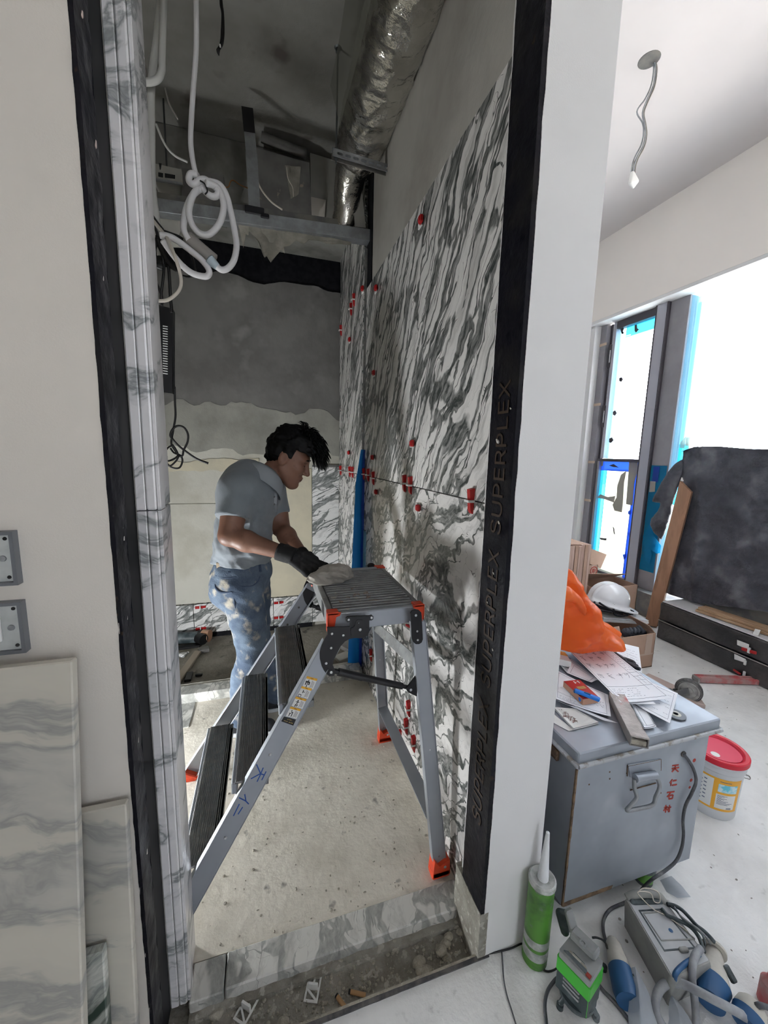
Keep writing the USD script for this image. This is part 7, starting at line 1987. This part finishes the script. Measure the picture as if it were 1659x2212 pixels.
part(ctn, "flap", grid_sheet(bilinear([CX0 + .02, CY0 + .003, CZ], [CX1 - .32, CY0 + .003, CZ], [CX1 - .325, CY0 + .03, CZ + .075], [CX0 + .02, CY0 + .03, CZ + .075], 4, 4), .004), "cardboard", smooth=False)
gv = thing("glove_pair", "dark gloves bundled in the open cardboard box, fingers up", "gloves", (2.55, 2.05, .2))
for k, q in enumerate(((1075, 1060), (1125, 1050), (1190, 1050), (1240, 1040), (1300, 1030))):
    b0_ = W(*co(q[0] + 10, q[1] + 60), 1, CY0 + .05)
    b1_ = W(*co(q[0] + (10 if k < 4 else -30), q[1] - (20 if k < 4 else 40)), 1, CY0 + .07)
    part(gv, "finger", tube([b0_, b0_ * .5 + b1_ * .5 + [0, -.01, 0], b1_], [.016, .017, .011], 10, 4), "glove_dark", smooth=True)
part(gv, "palm", hull([W(*co(1080, 1110), 1, CY0 + .07), W(*co(1320, 1110), 1, CY0 + .09)], [.035, .035]), "glove_dark")
c2_ = thing("brown_carton", "second open cardboard box behind the white boards, against the timber prop", "cardboard box", (2.9, 2.35, 0))
EX0, EX1, EY0, EY1, EZ = 2.55, 3.0, 2.40, 2.64, 0.46
for nm, b_ in (("front_side", box(EX0, EX1, EY0, EY0 + .006, 0, EZ)), ("right_side", box(EX1 - .006, EX1, EY0, EY1, 0, EZ)), ("back_side", box(EX0, EX1, EY1 - .006, EY1, 0, EZ)), ("left_side", box(EX0, EX0 + .006, EY0, EY1, 0, EZ))):
    part(c2_, nm, b_, "cardboard")
part(c2_, "flap", grid_sheet(bilinear([EX0 + .02, EY1, EZ], [EX1, EY1, EZ], [EX1 + .01, EY1 - .12, EZ + .06], [EX0 + .02, EY1 - .15, EZ + .10], 4, 4), .004, .004, 8, 3), "cardboard", smooth=False)
# white boards with the helmet
tq = [W(*co(*q), 2, .30) for q in ((540, 755), (1010, 690), (1430, 910), (700, 860))]
for k in range(3):
    b_ = thing("white_board", ("lowest", "middle", "topmost")[k] + " of three thin white boards stacked under the helmet", "board", (tq[0][0], tq[0][1], .266 + .012 * k))
    off = np.array([.004 * k, -.006 * (k % 2), 0])
    lo4 = [np.array([p[0], p[1], .2665 + .012 * k]) + off for p in tq]
    part(b_, "board", trimesh.convex.convex_hull(np.array(lo4 + [p + [0, 0, .010] for p in lo4])), "tile_white", smooth=False)
BZ = .2665 + .034
hc_ = (tq[0] + tq[1] + tq[2] + tq[3]) / 4 + np.array([-.03, .03, 0])
hm = thing("safety_helmet", "white ribbed safety helmet with black straps resting on the white boards", "helmet", (hc_[0], hc_[1], BZ))
hf_ = unit([0.94, -0.22, -0.24]); hs_ = unit(np.cross(Z_, hf_)); hu_ = np.cross(hf_, hs_)
HC2 = np.array([hc_[0] - .03, hc_[1], BZ + .118])
HR2 = np.stack([hf_, hs_, hu_], 1)


def helm(p):
    q = (p - HC2) @ HR2
    rim = 0.012 * np.clip(-(q[:, 2] - .02) / .06, 0, 1)
    d = sd_ell(q, (0, 0, 0), (0.155, 0.120, 0.130))
    for y in (-.026, .026):
        d = smin(d, np.linalg.norm(np.c_[np.abs(q[:, 1] - y) * 1.0, np.linalg.norm(q[:, [0, 2]] / [0.155, 0.13], axis=1) * .14 - .139], axis=1) - .006 + 10 * (q[:, 2] < -.02), .012)
    d = smin(d, np.maximum(sd_ell(q, (0.01, 0, -.035), (0.172, 0.136, 0.022)), -q[:, 2] - .06), .02)
    brim = sd_ell(q, (0.135, 0, -0.038), (0.085, 0.085, 0.010))
    d = smin(d, brim, .02)
    inner = sd_ell(q, (0, 0, -.015), (0.143, 0.109, 0.118))
    return np.maximum(np.maximum(d, -inner), -q[:, 2] - .052)


sh_ = part(hm, "shell", net(helm, HC2 - .26, HC2 + .27, .0068), "helmet_white", smooth=True)
rg_ = [HC2 + HR2 @ np.array([.135 * math.cos(a), .10 * math.sin(a), -.062]) for a in np.linspace(0, 2 * math.pi, 25)]
part(hm, "headband", cat(*[bar(a, b, .03, .004, hu_) for a, b in zip(rg_, rg_[1:])]), "strap_black")
for pts in ([(560, 600), (560, 700), (640, 740), (840, 770)], [(870, 720), (880, 800), (960, 830), (1100, 820), (1190, 770), (1150, 745)], [(640, 620), (760, 700), (870, 760)], [(1000, 760), (1080, 790), (1180, 800)]):
    P_ = [W(*co(*q), 1, hc_[1] - .13) for q in pts]
    for p in P_:
        p[2] = max(p[2], BZ + .006)
    part(hm, "strap", tube(P_, .0075, 8, 4), "strap_black", smooth=True)
tx = meshkit.text_mesh("TOYO", 0.020, 0.0006)
v = np.array(tx.vertices) - [np.array(tx.vertices)[:, 0].mean(), 0, 0]
a_ = v[:, 0] / 0.125 
lat = 0.70 + v[:, 1] / 0.13
front = np.c_[0.157 * np.cos(lat) * np.cos(a_ * 1.1 - .15), 0.122 * np.cos(lat) * np.sin(a_ * 1.1 - .15), 0.133 * np.sin(lat)]
part(sh_, "lettering", trimesh.Trimesh(HC2 + front @ HR2.T, tx.faces, process=False), "tool_dark", "dark letters on the front", smooth=False)
part(sh_, "side_print", cat(*[bar(HC2 + HR2 @ np.array([-.05 + .012 * k, -.1185 - .0, .0 - .006 * (k % 3)]), HC2 + HR2 @ np.array([-.042 + .012 * k, -.1185, .0 - .006 * (k % 3)]), .002, .001, Z_) for k in range(5)]), "foam_grey", kind="stuff", smooth=False)
# layered carton stack, open carton with a red emblem
lc_ = thing("carton_bundle", "bundle of flattened brown cartons standing on edge behind the orange bag", "cardboard", (2.4, 2.5, 0))
Pl = [W(1200, 1190, 1, 2.40), W(1273, 1180, 1, 2.40)]
x0_, x1_ = 2.02, 2.475
ztop = W(1250, 1178, 1, 2.40)[2]
nl = 14
for k in range(nl):
    w_ = (x1_ - x0_) / nl
    part(lc_, "carton_sheet", box(x0_ + k * w_, x0_ + (k + .93) * w_, 2.40 + RNG.uniform(0, .012), 2.95, 0.0, ztop - RNG.uniform(0, .012), .001), "card_edge" if k % 3 else "cardboard")
part(lc_, "strap", tube([[x0_, 2.394, .30], [x1_ + .004, 2.394, .30]], .004, 6, 0), "packing_tape")
part(lc_, "bent_corner", grid_sheet(bilinear([x1_ - .2, 2.42, ztop + .004], [x1_, 2.42, ztop - .01], [x1_ + .02, 2.93, ztop + .0], [x1_ - .22, 2.95, ztop + .05], 4, 4), .004), "cardboard", smooth=False)
oc = thing("logo_carton", "pale open carton with a red round emblem, behind the carton bundle", "cardboard box", (2.75, 2.9, 0))
c0, c1 = W(1268, 1235, 1, 2.85), W(1292, 1235, 1, 2.85)
ox1 = W(1291, 1230, 1, 2.85)[0]
ozt = W(1280, 1221, 1, 2.85)[2]
part(oc, "front_side", box(ox1 - .32, ox1, 2.85, 2.856, 0, ozt), "card_edge")
part(oc, "right_side", box(ox1 - .006, ox1, 2.85, 3.2, 0, ozt), "cardboard")
part(oc, "left_side", box(ox1 - .32, ox1 - .314, 2.85, 3.2, 0, ozt), "cardboard")
part(oc, "back_side", box(ox1 - .32, ox1, 3.194, 3.2, 0, ozt), "cardboard")
fa, fb, fc, fd = W(1274, 1218, 1, 2.86), W(1274, 1184, 1, 2.90), W(1310, 1198, 1, 2.90), W(1297, 1228, 1, 2.86)
part(oc, "flap", grid_sheet(bilinear(fa, fb, fc, fd, 4, 4), .005), "cardboard", "raised brown flap", smooth=False)
ec = W(1283, 1233, 1, 2.848)
ring_ = Point(0, 0).buffer(.042).difference(Point(0, 0).buffer(.034)).union(LineString([(-.02, .01), (.02, .01)]).buffer(.003)).union(LineString([(-.02, -.004), (.02, -.002)]).buffer(.003)).union(LineString([(0, .022), (0, -.024)]).buffer(.003)).union(LineString([(-.012, .02), (-.014, -.02)]).buffer(.003))
part(oc, "emblem", extrude(ring_, .001, np.array([ec[0], 2.8495, ec[2]]), X_, Z_), "red_stencil", "red ring emblem", smooth=False)
ec2 = W(1282, 1245, 1, 2.848)
et = meshkit.text_mesh("TECIR", .028, .0008)
v = np.array(et.vertices); v = v - [v[:, 0].mean(), 0, 0]
part(oc, "red_lettering", trimesh.Trimesh(np.c_[ec2[0] + v[:, 0], 2.8495 - v[:, 2], ec2[2] + v[:, 1] - .015], et.faces, process=False), "red_stencil", smooth=False)
part(oc, "blue_print", box(ec2[0] - .03, ec2[0] + .04, 2.8485, 2.8498, ec2[2] - .10, ec2[2] - .05), "label_cyan", smooth=False)

# ------------------------------------------------------------------ bucket, cartridge, laser, case, tools, cords
UX, UY, UH = 1.8595, 1.0296, 0.2777
bu = thing("bucket", "white plastic bucket with red lid and yellow label, right of the steel chest", "bucket", (UX, UY, 0))
rb_, rt_ = 0.0855, 0.101
bd = part(bu, "tub", lathe([(0.0, 0.0), (rb_, 0.0), (rb_ + .002, .006), (rb_ + .010, .215), (rt_, .222), (rt_, .235), (rt_ - .003, .24), (rt_, .245), (rt_, UH - .02), (0.0, UH - .02)], [UX, UY, 0], Z_, 48), "bucket")
part(bu, "lid", lathe([(0.0, UH - .010), (rt_ - .020, UH - .010), (rt_ - .017, UH - .004)], [UX, UY, 0], Z_, 48), "lid_red")
part(bu, "lid_rim", lathe([(rt_ + .001, UH - .026), (rt_ + .006, UH - .022), (rt_ + .006, UH - .004), (rt_ + .002, UH), (rt_ - .008, UH + .0005), (rt_ - .012, UH - .002), (rt_ - .017, UH - .006), (rt_ - .022, UH - .011)], [UX, UY, 0], Z_, 48), "lid_rim")
part(bu, "lid_sticker", lathe([(0.0, UH - .0095), (.016, UH - .0095)], [UX - .045, UY - .02, 0], Z_, 20), "label_white")


def wrap(a0, a1, z0, z1, lift, n_=10):
    """A label bent round the tub; angles in degrees from the -y side, turning to +x."""
    R_ = lambda z: rb_ + .002 + .008 * (z - .006) / .209 + lift
    G2 = [[[UX + R_(z) * math.sin(deg(a)), UY - R_(z) * math.cos(deg(a)), z] for a in np.linspace(a0, a1, n_)] for z in (z0, (z0 + z1) / 2, z1)]
    return grid_sheet(np.array(G2), 0.0003)


lbl = part(bu, "label", wrap(-95, 6, .045, .196, .0006, 20), "label_orange", "orange-yellow printed label", smooth=True)
part(lbl, "picture_panel", wrap(-48, -5, .135, .172, .0010), "label_cyan", "blue picture strip", smooth=True)
part(lbl, "text_panel", wrap(-50, -5, .056, .124, .0010), "label_white", smooth=True)
part(lbl, "side_panel", wrap(-92, -58, .054, .188, .0010), "label_white", smooth=True)
ms = []
for k in range(11):
    z = .118 - .0042 * k
    ms.append(wrap(-47, -26 - 6 * (k % 3) if k < 6 else -12 - 5 * (k % 4), z, z + .0016, .0013, 5))
for k in range(12):
    ms.append(wrap(-86 + 9 * (k % 2), -80 + 9 * (k % 2), .07 + .009 * k, .075 + .009 * k, .0013, 3))
ms += [wrap(-24 + 1.1 * k, -23.4 + 1.1 * k, .058, .066, .0013, 2) for k in range(11)] + [wrap(-46, -22, .182, .1845, .0013, 5)]
part(lbl, "print", cat(*ms), "ink", kind="stuff", smooth=True)
part(bu, "handle_lug", obox([UX + rt_ * .96, UY - .03, .205], X_, Y_, Z_, .012, .02, .02, .004), "white_plastic")

# sealant cartridge
C0 = np.array([0.752, 0.788, 0.0])
cu = unit([0.012, 0.004, 1.0])
ct = thing("sealant_cartridge", "green sealant cartridge with a white pointed nozzle standing against the pier", "sealant cartridge", C0)
part(ct, "tube", lathe([(0.0, 0.0), (.034, 0.0), (.0362, .004), (.0362, .272), (.034, .276), (0.0, .276)], C0, cu, 32), "green_tube")
part(ct, "pale_band", lathe([(.0364, .072), (.0366, .073), (.0366, .098), (.0364, .099)], C0, cu, 32), "tube_band")
part(ct, "printed_block", lathe([(.0363, .030), (.0366, .031), (.0366, .060), (.0363, .061)], C0, cu, 32), "tube_band", "pale printed block")
part(ct, "end_ring", lathe([(.0355, .266), (.0385, .268), (.0385, .280), (.034, .284), (.024, .280), (0.0, .279)], C0, cu, 32), "tube_band", "pale crimped end")
part(ct, "nozzle", lathe([(.0, .278), (.0155, .278), (.0150, .292), (.0050, .432), (.0, .436)], C0 - np.array([0, 0, 0]), unit([.018, .004, 1]), 20), "nozzle")

# rotary laser level
l1 = lambda x, y: (1190 + x / 6.66, 1880 + y / 6.66)
ZT, ZB = 0.150, 0.035
tp_ = [W(*l1(*q), 2, ZT) for q in ((120, 1160), (565, 1620), (745, 1330), (330, 900))]
cxy = np.mean([p[:2] for p in tp_], 0)
la_ = thing("laser_level", "green and black cross-line laser level with a handle, on the floor before the steel chest", "laser level", (*cxy, 0))
P4 = np.array([p[:2] for p in tp_])
sh4 = lambda s: Polygon((P4 - cxy) * s + cxy)
part(la_, "body", extrude(sh4(.94).buffer(.004), ZT - ZB - .03, np.array([0, 0, ZB]), X_, Y_), "tool_dark")
part(la_, "green_shell", extrude(sh4(.97).buffer(.005).difference(sh4(.70)), .040, np.array([0, 0, ZT - .056]), X_, Y_), "laser_green")
e0, e1, e2 = P4[0], P4[1], P4[2]
for a, b, s in ((e1, e0, .28), (e1, e2, .85)):
    q = a + (b - a) * s
    nrm_ = unit(np.array([*(((a + b) / 2) - cxy), 0]))
    a3, b3 = np.array([*((a - cxy) * 1.03 + cxy), 0]), np.array([*((q - cxy) * 1.03 + cxy), 0])
    part(la_, "green_panel", trimesh.convex.convex_hull(np.array([a3 + [0, 0, ZT - .03], b3 + [0, 0, ZT - .03], a3 + [0, 0, ZB + .002], b3 * .4 + a3 * .6 + [0, 0, ZB + .002]] + [x - nrm_ * .008 for x in (a3 + [0, 0, ZT - .03], b3 + [0, 0, ZT - .03], a3 + [0, 0, ZB + .002], b3 * .4 + a3 * .6 + [0, 0, ZB + .002])])), "laser_green")
mid = np.array([*((e0 + e1) / 2), 0]); nr2 = unit(np.array([*((e0 + e1) / 2 - cxy), 0])); al2 = unit(np.array([*(e1 - e0), 0]))
for k in range(3):
    part(la_, "side_rib", obox(mid + nr2 * .004 + [0, 0, ZB + .030 + .012 * k], al2, nr2, Z_, .045, .006, .006, .002), "tool_dust")
part(la_, "cap", extrude(sh4(.92).buffer(.004), .022, np.array([0, 0, ZT - .018]), X_, Y_), "tool_dust")
part(la_, "control_panel", extrude(Polygon([e0 * .8 + cxy * .2, e1 * .85 + cxy * .15, e1 * .35 + cxy * .65, e0 * .35 + cxy * .65]), .005, np.array([0, 0, ZT + .003]), X_, Y_), "tool_dark")
part(la_, "button_strip", extrude(Polygon([e0 * .60 + cxy * .40, e1 * .60 + cxy * .40, e1 * .48 + cxy * .52, e0 * .48 + cxy * .52]), .004, np.array([0, 0, ZT + .007]), X_, Y_), "mortar_bed")
part(la_, "red_window", obox(np.array([*(e1 * .80 + cxy * .20), ZT + .006]), al2, nr2, Z_, .012, .010, .005, .001), "red_dark")
part(la_, "head_block", obox(np.array([*(P4[3] * .45 + e2 * .30 + cxy * .25), ZT + .016]), al2, nr2, Z_, .07, .032, .026, .005), "tool_dust")
part(la_, "knob", lathe([(0, 0), (.009, 0), (.009, .006), (.005, .006), (.005, .004), (0, .004)], W(*l1(460, 1070), 2, ZT + .03), Z_, 20), "tool_dust")
ha, hb_ = W(*l1(335, 900), 2, ZT + .01), W(*l1(250, 560), 2, ZT + .06)
part(la_, "handle", bar(ha, hb_, .024, .014, X_, .003), "tool_dust", "raised grey bracket arm")
part(la_, "handle_plate", hull([W(*l1(200, 870), 2, ZT - .02), W(*l1(130, 620), 2, ZT + .01), W(*l1(210, 640), 2, ZT + .01)], [.012, .012, .012]), "tool_dark")
part(la_, "base", lathe([(0, .012), (.032, .012), (.046, .022), (.048, ZB + .004), (0, ZB + .006)], [cxy[0], cxy[1], 0], Z_, 28), "tool_dark")
for q in ((130, 1950), (650, 2110), (760, 1400)):
    f_ = W(*l1(*q), 2, 0.006)
    b_ = np.array([cxy[0], cxy[1], .03])
    b_ = b_ + (np.array([f_[0], f_[1], .03]) - b_) * .5
    lg_ = part(la_, "leg", tube([b_, f_ * .35 + b_ * .65 + [0, 0, .014], f_ + [0, 0, .008]], .0065, 8, 4), "tool_dark", smooth=True)
    part(lg_, "foot", lathe([(0, 0), (.009, 0), (.009, .012), (0, .014)], [f_[0], f_[1], 0], Z_, 14), "tool_dark")
    if q[0] == 130:
        part(lg_, "screw", lathe([(0, 0), (.004, 0), (.003, .002), (0, .002)], [f_[0], f_[1], .014], Z_, 10), "rivet")

# grey case
k2_ = lambda x, y: (1330 + x / 5.042, 1880 + y / 5.042)
CT = 0.10
cq = [W(*p, 2, CT) for p in ((1351, 1940), (1428, 1934), (1536, 2078), (1453, 2116))]
cs_ = thing("tool_case", "dusty grey plastic tool case with recessed lid, on the floor before the chest", "tool case", (*np.mean([p[:2] for p in cq], 0), 0))
cp_ = Polygon([p[:2] for p in cq]).buffer(-.008).buffer(.008)
part(cs_, "shell", trimesh.convex.convex_hull(np.vstack([np.c_[np.array(cp_.exterior.coords), np.full(len(cp_.exterior.coords), CT)], np.c_[np.array(cp_.buffer(.004).exterior.coords), np.full(len(cp_.buffer(.004).exterior.coords), CT - .012)], np.c_[np.array(cp_.buffer(-.004).exterior.coords), np.full(len(cp_.buffer(-.004).exterior.coords), 0.0)]])), "case_grey", smooth=40)
part(cs_, "top_plate", extrude(cp_.buffer(-.004), .002, np.array([0, 0, CT - .0005]), X_, Y_), "case_top")
lid_q = Polygon([W(*k2_(*q), 2, CT + .003)[:2] for q in ((248, 430), (520, 412), (880, 850), (530, 880))])
part(cs_, "lid_panel", extrude(lid_q.difference(lid_q.buffer(-.004)), .002, np.array([0, 0, CT + .0005]), X_, Y_), "tool_dark", "dark seam round the lid")
lid_i = Polygon([W(*k2_(*q), 2, CT + .003)[:2] for q in ((310, 470), (520, 455), (850, 740), (500, 755))])
part(cs_, "inner_panel", extrude(lid_i.buffer(.003).difference(lid_i), .003, np.array([0, 0, CT + .0005]), X_, Y_), "case_grey")
lt = W(*k2_(735, 860), 2, CT + .003)
part(cs_, "latch", hull([lt + [-.007, 0, 0], lt + [.007, -.003, 0]], [.007, .007]), "case_grey")
g0, g1 = W(*k2_(190, 330), 2, CT + .006), W(*k2_(480, 320), 2, CT + .006)
part(cs_, "grip_recess", hull([g0 + [0, 0, -.006], g1 + [0, 0, -.006]], [.010, .010]), "tool_dark", "dark finger hole")
part(cs_, "grip", tube([W(*k2_(120, 300), 2, CT - .002), W(*k2_(200, 265), 2, CT + .012), W(*k2_(330, 255), 2, CT + .014), W(*k2_(460, 275), 2, CT + .010), W(*k2_(540, 360), 2, CT - .002)], .011, 12, 5), "case_grey", smooth=True)
part(cs_, "wire_tie", tube([W(*k2_(*q[:2]), 2, CT + q[2]) for q in ((240, 240, .03), (300, 195, .035), (400, 205, .035), (470, 250, .03), (480, 345, .012), (420, 340, .012), (375, 245, .03), (240, 235, .03), (300, 320, .012), (420, 430, .006), (560, 500, .006), (780, 660, .006))], .0016, 6, 5), "cord_cream", "thin wire tied round the grip", smooth=True)
part(cs_, "blue_mark", lathe([(0, 0), (.006, 0), (.005, .0006), (0, .0006)], W(*k2_(600, 655), 2, CT + .0016), Z_, 10), "tool_blue")

# hand tools: beige tapered bodies with blue collars
def tool(name, lab, a, b, r0, r1, r2, blue_from, tail):
    a, b = np.asarray(a), np.asarray(b)
    t = thing(name, lab, "power tool", (*((a + b) / 2)[:2], 0))
    d = b - a
    L2 = np.linalg.norm(d)
    part(t, "grip", lathe([(0, 0), (r0 * .7, 0), (r0, .01), (r1, L2 * blue_from - .006), (r1 * .98, L2 * blue_from), (0, L2 * blue_from)], a, d, 28), "tool_beige")
    part(t, "collar", lathe([(0, L2 * blue_from + .0005), (r1 * 1.04, L2 * blue_from + .0005), (r2, L2 * .85), (r2 * .9, L2), (0, L2)], a, d, 28), "tool_blue")
    return t, d / L2


tA, dA = tool("angle_tool", "beige and blue hand tool lying between the laser level and the grey case", W(*l1(880, 1000), 2, .03), W(*l1(1120, 1900), 2, .036), .020, .030, .034, .5, None)
part(tA, "slot_mark", obox(W(*l1(1205, 1530), 2, .06), X_, Y_, Z_, .003, .012, .002), "tool_dark")
tB, dB = tool("angle_tool", "beige tapered hand tool with a blue collar and black lever, right of the grey case", W(*k2_(1075, 840), 2, .045), W(*k2_(1030, 1430), 2, .045), .018, .042, .036, .68, None)
part(tB, "lever", bar(W(*k2_(1190, 1030), 2, .07), W(*k2_(1300, 1230), 2, .05), .018, .012, X_, .003), "tool_dark")
part(tB, "rim", lathe([(.018, -.002), (.030, -.002), (.030, .006), (.020, .008)], W(*k2_(1075, 860), 2, .047), dB, 24), "tool_beige")
tC, dC = tool("angle_tool", "beige cord end of a hand tool at the picture's lower right corner", W(*k2_(1500, 1440), 2, .055), W(*k2_(1420, 1690), 2, .04), .030, .034, .034, .55, None)
part(tC, "cord", tube([W(*k2_(*q[:2]), 2, q[2]) for q in ((1520, 1480, .075), (1580, 1470, .082), (1680, 1500, .06), (1800, 1530, .02), (1900, 1500, .008))], .007, 8, 5), "cord_dusty", smooth=True)
px_ = W(1656, 2152, 2, .03)
single("pink_bottle", lathe([(0, 0), (.022, 0), (.024, .005), (.024, .07), (.012, .085), (.011, .10), (0, .10)], [px_[0] + .012, px_[1], 0], Z_, 20), "level_red", "dull pink bottle at the right edge beside the hand tools", "bottle")


def bag_sheet(name, lab, px, z_, m_, seed):
    P_ = [[W(*q, 2, zz_) for q, zz_ in row] for row in px]
    P_ = np.array(P_)
    t = thing(name, lab, "plastic bag", P_.reshape(-1, 3).mean(0) * [1, 1, 0])
    from scipy.ndimage import zoom
    Q_ = np.stack([zoom(P_[..., k], (6, 6), order=1) for k in range(3)], -1)
    part(t, "film", grid_sheet(Q_, .0006, .010, 22, seed), m_, smooth=True)
    return t


bag_sheet("clear_bag", "clear crumpled plastic bag over the end of the left hand tool", [[((1362, 2092), .05), ((1372, 2086), .065), ((1388, 2110), .05)], [((1357, 2150), .045), ((1380, 2140), .075), ((1405, 2155), .05)], [((1356, 2235), .02), ((1385, 2235), .06), ((1425, 2235), .03)]], 0, "bag_clear", 3)
bag_sheet("clear_bag", "clear plastic bag inside the grey hose loop at the lower edge", [[((1446, 2150), .03), ((1452, 2150), .05), ((1462, 2160), .03)], [((1444, 2190), .03), ((1465, 2180), .06), ((1485, 2190), .03)], [((1442, 2240), .02), ((1475, 2230), .06), ((1510, 2235), .02)]], 0, "bag_clear", 6)
bag_sheet("clear_bag", "loose clear plastic film on the floor beside the steel chest", [[((1425, 1900), .004), ((1450, 1892), .02)], [((1440, 1925), .004), ((1470, 1910), .016)], [((1462, 1940), .004), ((1492, 1938), .006)]], 0, "bag_clear", 8)


def cord(name, lab, pts, r, m_, z=None, n_=7, fn=k2_):
    P_ = [W(*fn(*q[:2]), 2, (q[2] if len(q) > 2 else r + .001)) for q in pts]
    t = thing(name, lab, "cord", P_[0] * [1, 1, 0])
    part(t, "cord", tube(P_, r, 8, n_), m_, smooth=True)
    return t


idn = lambda x, y: (x, y)
cord("grey_hose", "thick grey hose looping in front of the grey case", [(1470, 1640, .03), (1350, 1560, .075), (1200, 1478, .10), (1040, 1395, .105), (900, 1318, .10), (760, 1250, .09), (640, 1220, .075), (540, 1240, .06), (470, 1310, .05), (435, 1420, .045), (445, 1560, .035), (510, 1690, .02), (560, 1760, .015)], .0110, "cord_grey")
cord("grey_hose", "grey hose hanging over the case's lower corner into the loop", [(925, 850, .112), (865, 930, .116), (835, 1050, .11), (832, 1180, .09), (848, 1320, .05), (868, 1480, .03), (880, 1680, .014), (890, 1800, .014)], .0095, "cord_grey")
cord("tool_cable", "dark cord running from the grey case's far corner to the right hand tool", [(560, 372, .106), (640, 385, .109), (720, 430, .109), (800, 510, .109), (880, 600, .109), (960, 660, .105), (1040, 740, .085), (1098, 815, .06)], .0055, "tool_dark")
cord("tool_cable", "dark cord lying over the case lid and down beside the hand tool", [(500, 420, .108), (560, 488, .108), (660, 535, .108), (760, 580, .108), (840, 640, .112), (900, 720, .108), (935, 800, .107), (960, 880, .07), (930, 950, .05)], .0055, "tool_dark")
cord("tool_cable", "thin dark cord in the bundle beside the case lid", [(600, 395, .109), (660, 440, .115), (740, 540, .117), (850, 620, .12), (940, 700, .112), (970, 790, .09), (965, 830, .07)], .0028, "tool_dark")
cord("tool_cable", "second thin cord in the bundle, ending by the hand tool", [(640, 400, .109), (700, 490, .117), (800, 570, .12), (900, 640, .122), (980, 720, .10), (1030, 800, .07)], .0028, "tool_dust")
cord("tool_cable", "blue taped cord crossing the case's lower end", [(640, 1190, .09), (650, 1130, .108), (690, 1075, .108), (760, 1015, .108), (830, 970, .108), (910, 910, .11)], .0062, "tool_blue")
cord("thin_wire", "pale thin wire on the floor between the left hand tool and the case", [(350, 1040), (390, 1110), (440, 1170), (500, 1225)], .0014, "pvc_white")
cord("laser_cable", "short black lead curling from the laser level to the left hand tool", [(595, 968, .13), (660, 968, .13), (740, 1000, .11), (795, 1060, .09), (812, 1120, .06)], .0026, "cord_black", fn=l1)
cord("tool_cable", "grey cord running from the laser level to the lower edge", [(680, 1640, .006), (760, 1740, .006), (880, 1860, .006), (1010, 2010, .006), (1110, 2140, .006), (1200, 2300, .006)], .0052, "cord_dusty", fn=l1)
cord("tool_cable", "grey cord curving left of the laser level to the lower edge", [(100, 1540, .006), (40, 1600, .006), (-40, 1720, .006), (-80, 1860, .006), (-85, 2000, .006), (-70, 2150, .006), (-60, 2300, .006)], .0045, "cord_dusty", fn=l1)
cord("floor_cable", "thin black cord along the pier foot past the cartridge to the laser level", [(1040, 2063), (1075, 2056), (1105, 2048), (1128, 2038), (1140, 2045), (1150, 2065), (1162, 2083), (1178, 2097), (1195, 2096), (1212, 2085)], .0024, "cord_black", fn=idn)
cord("floor_cable", "thin dark cord running from the pier corner to the lower edge of the picture", [(1084, 2056), (1086, 2085), (1088, 2115), (1095, 2150), (1106, 2185), (1118, 2225)], .002, "cord_dusty", fn=idn)
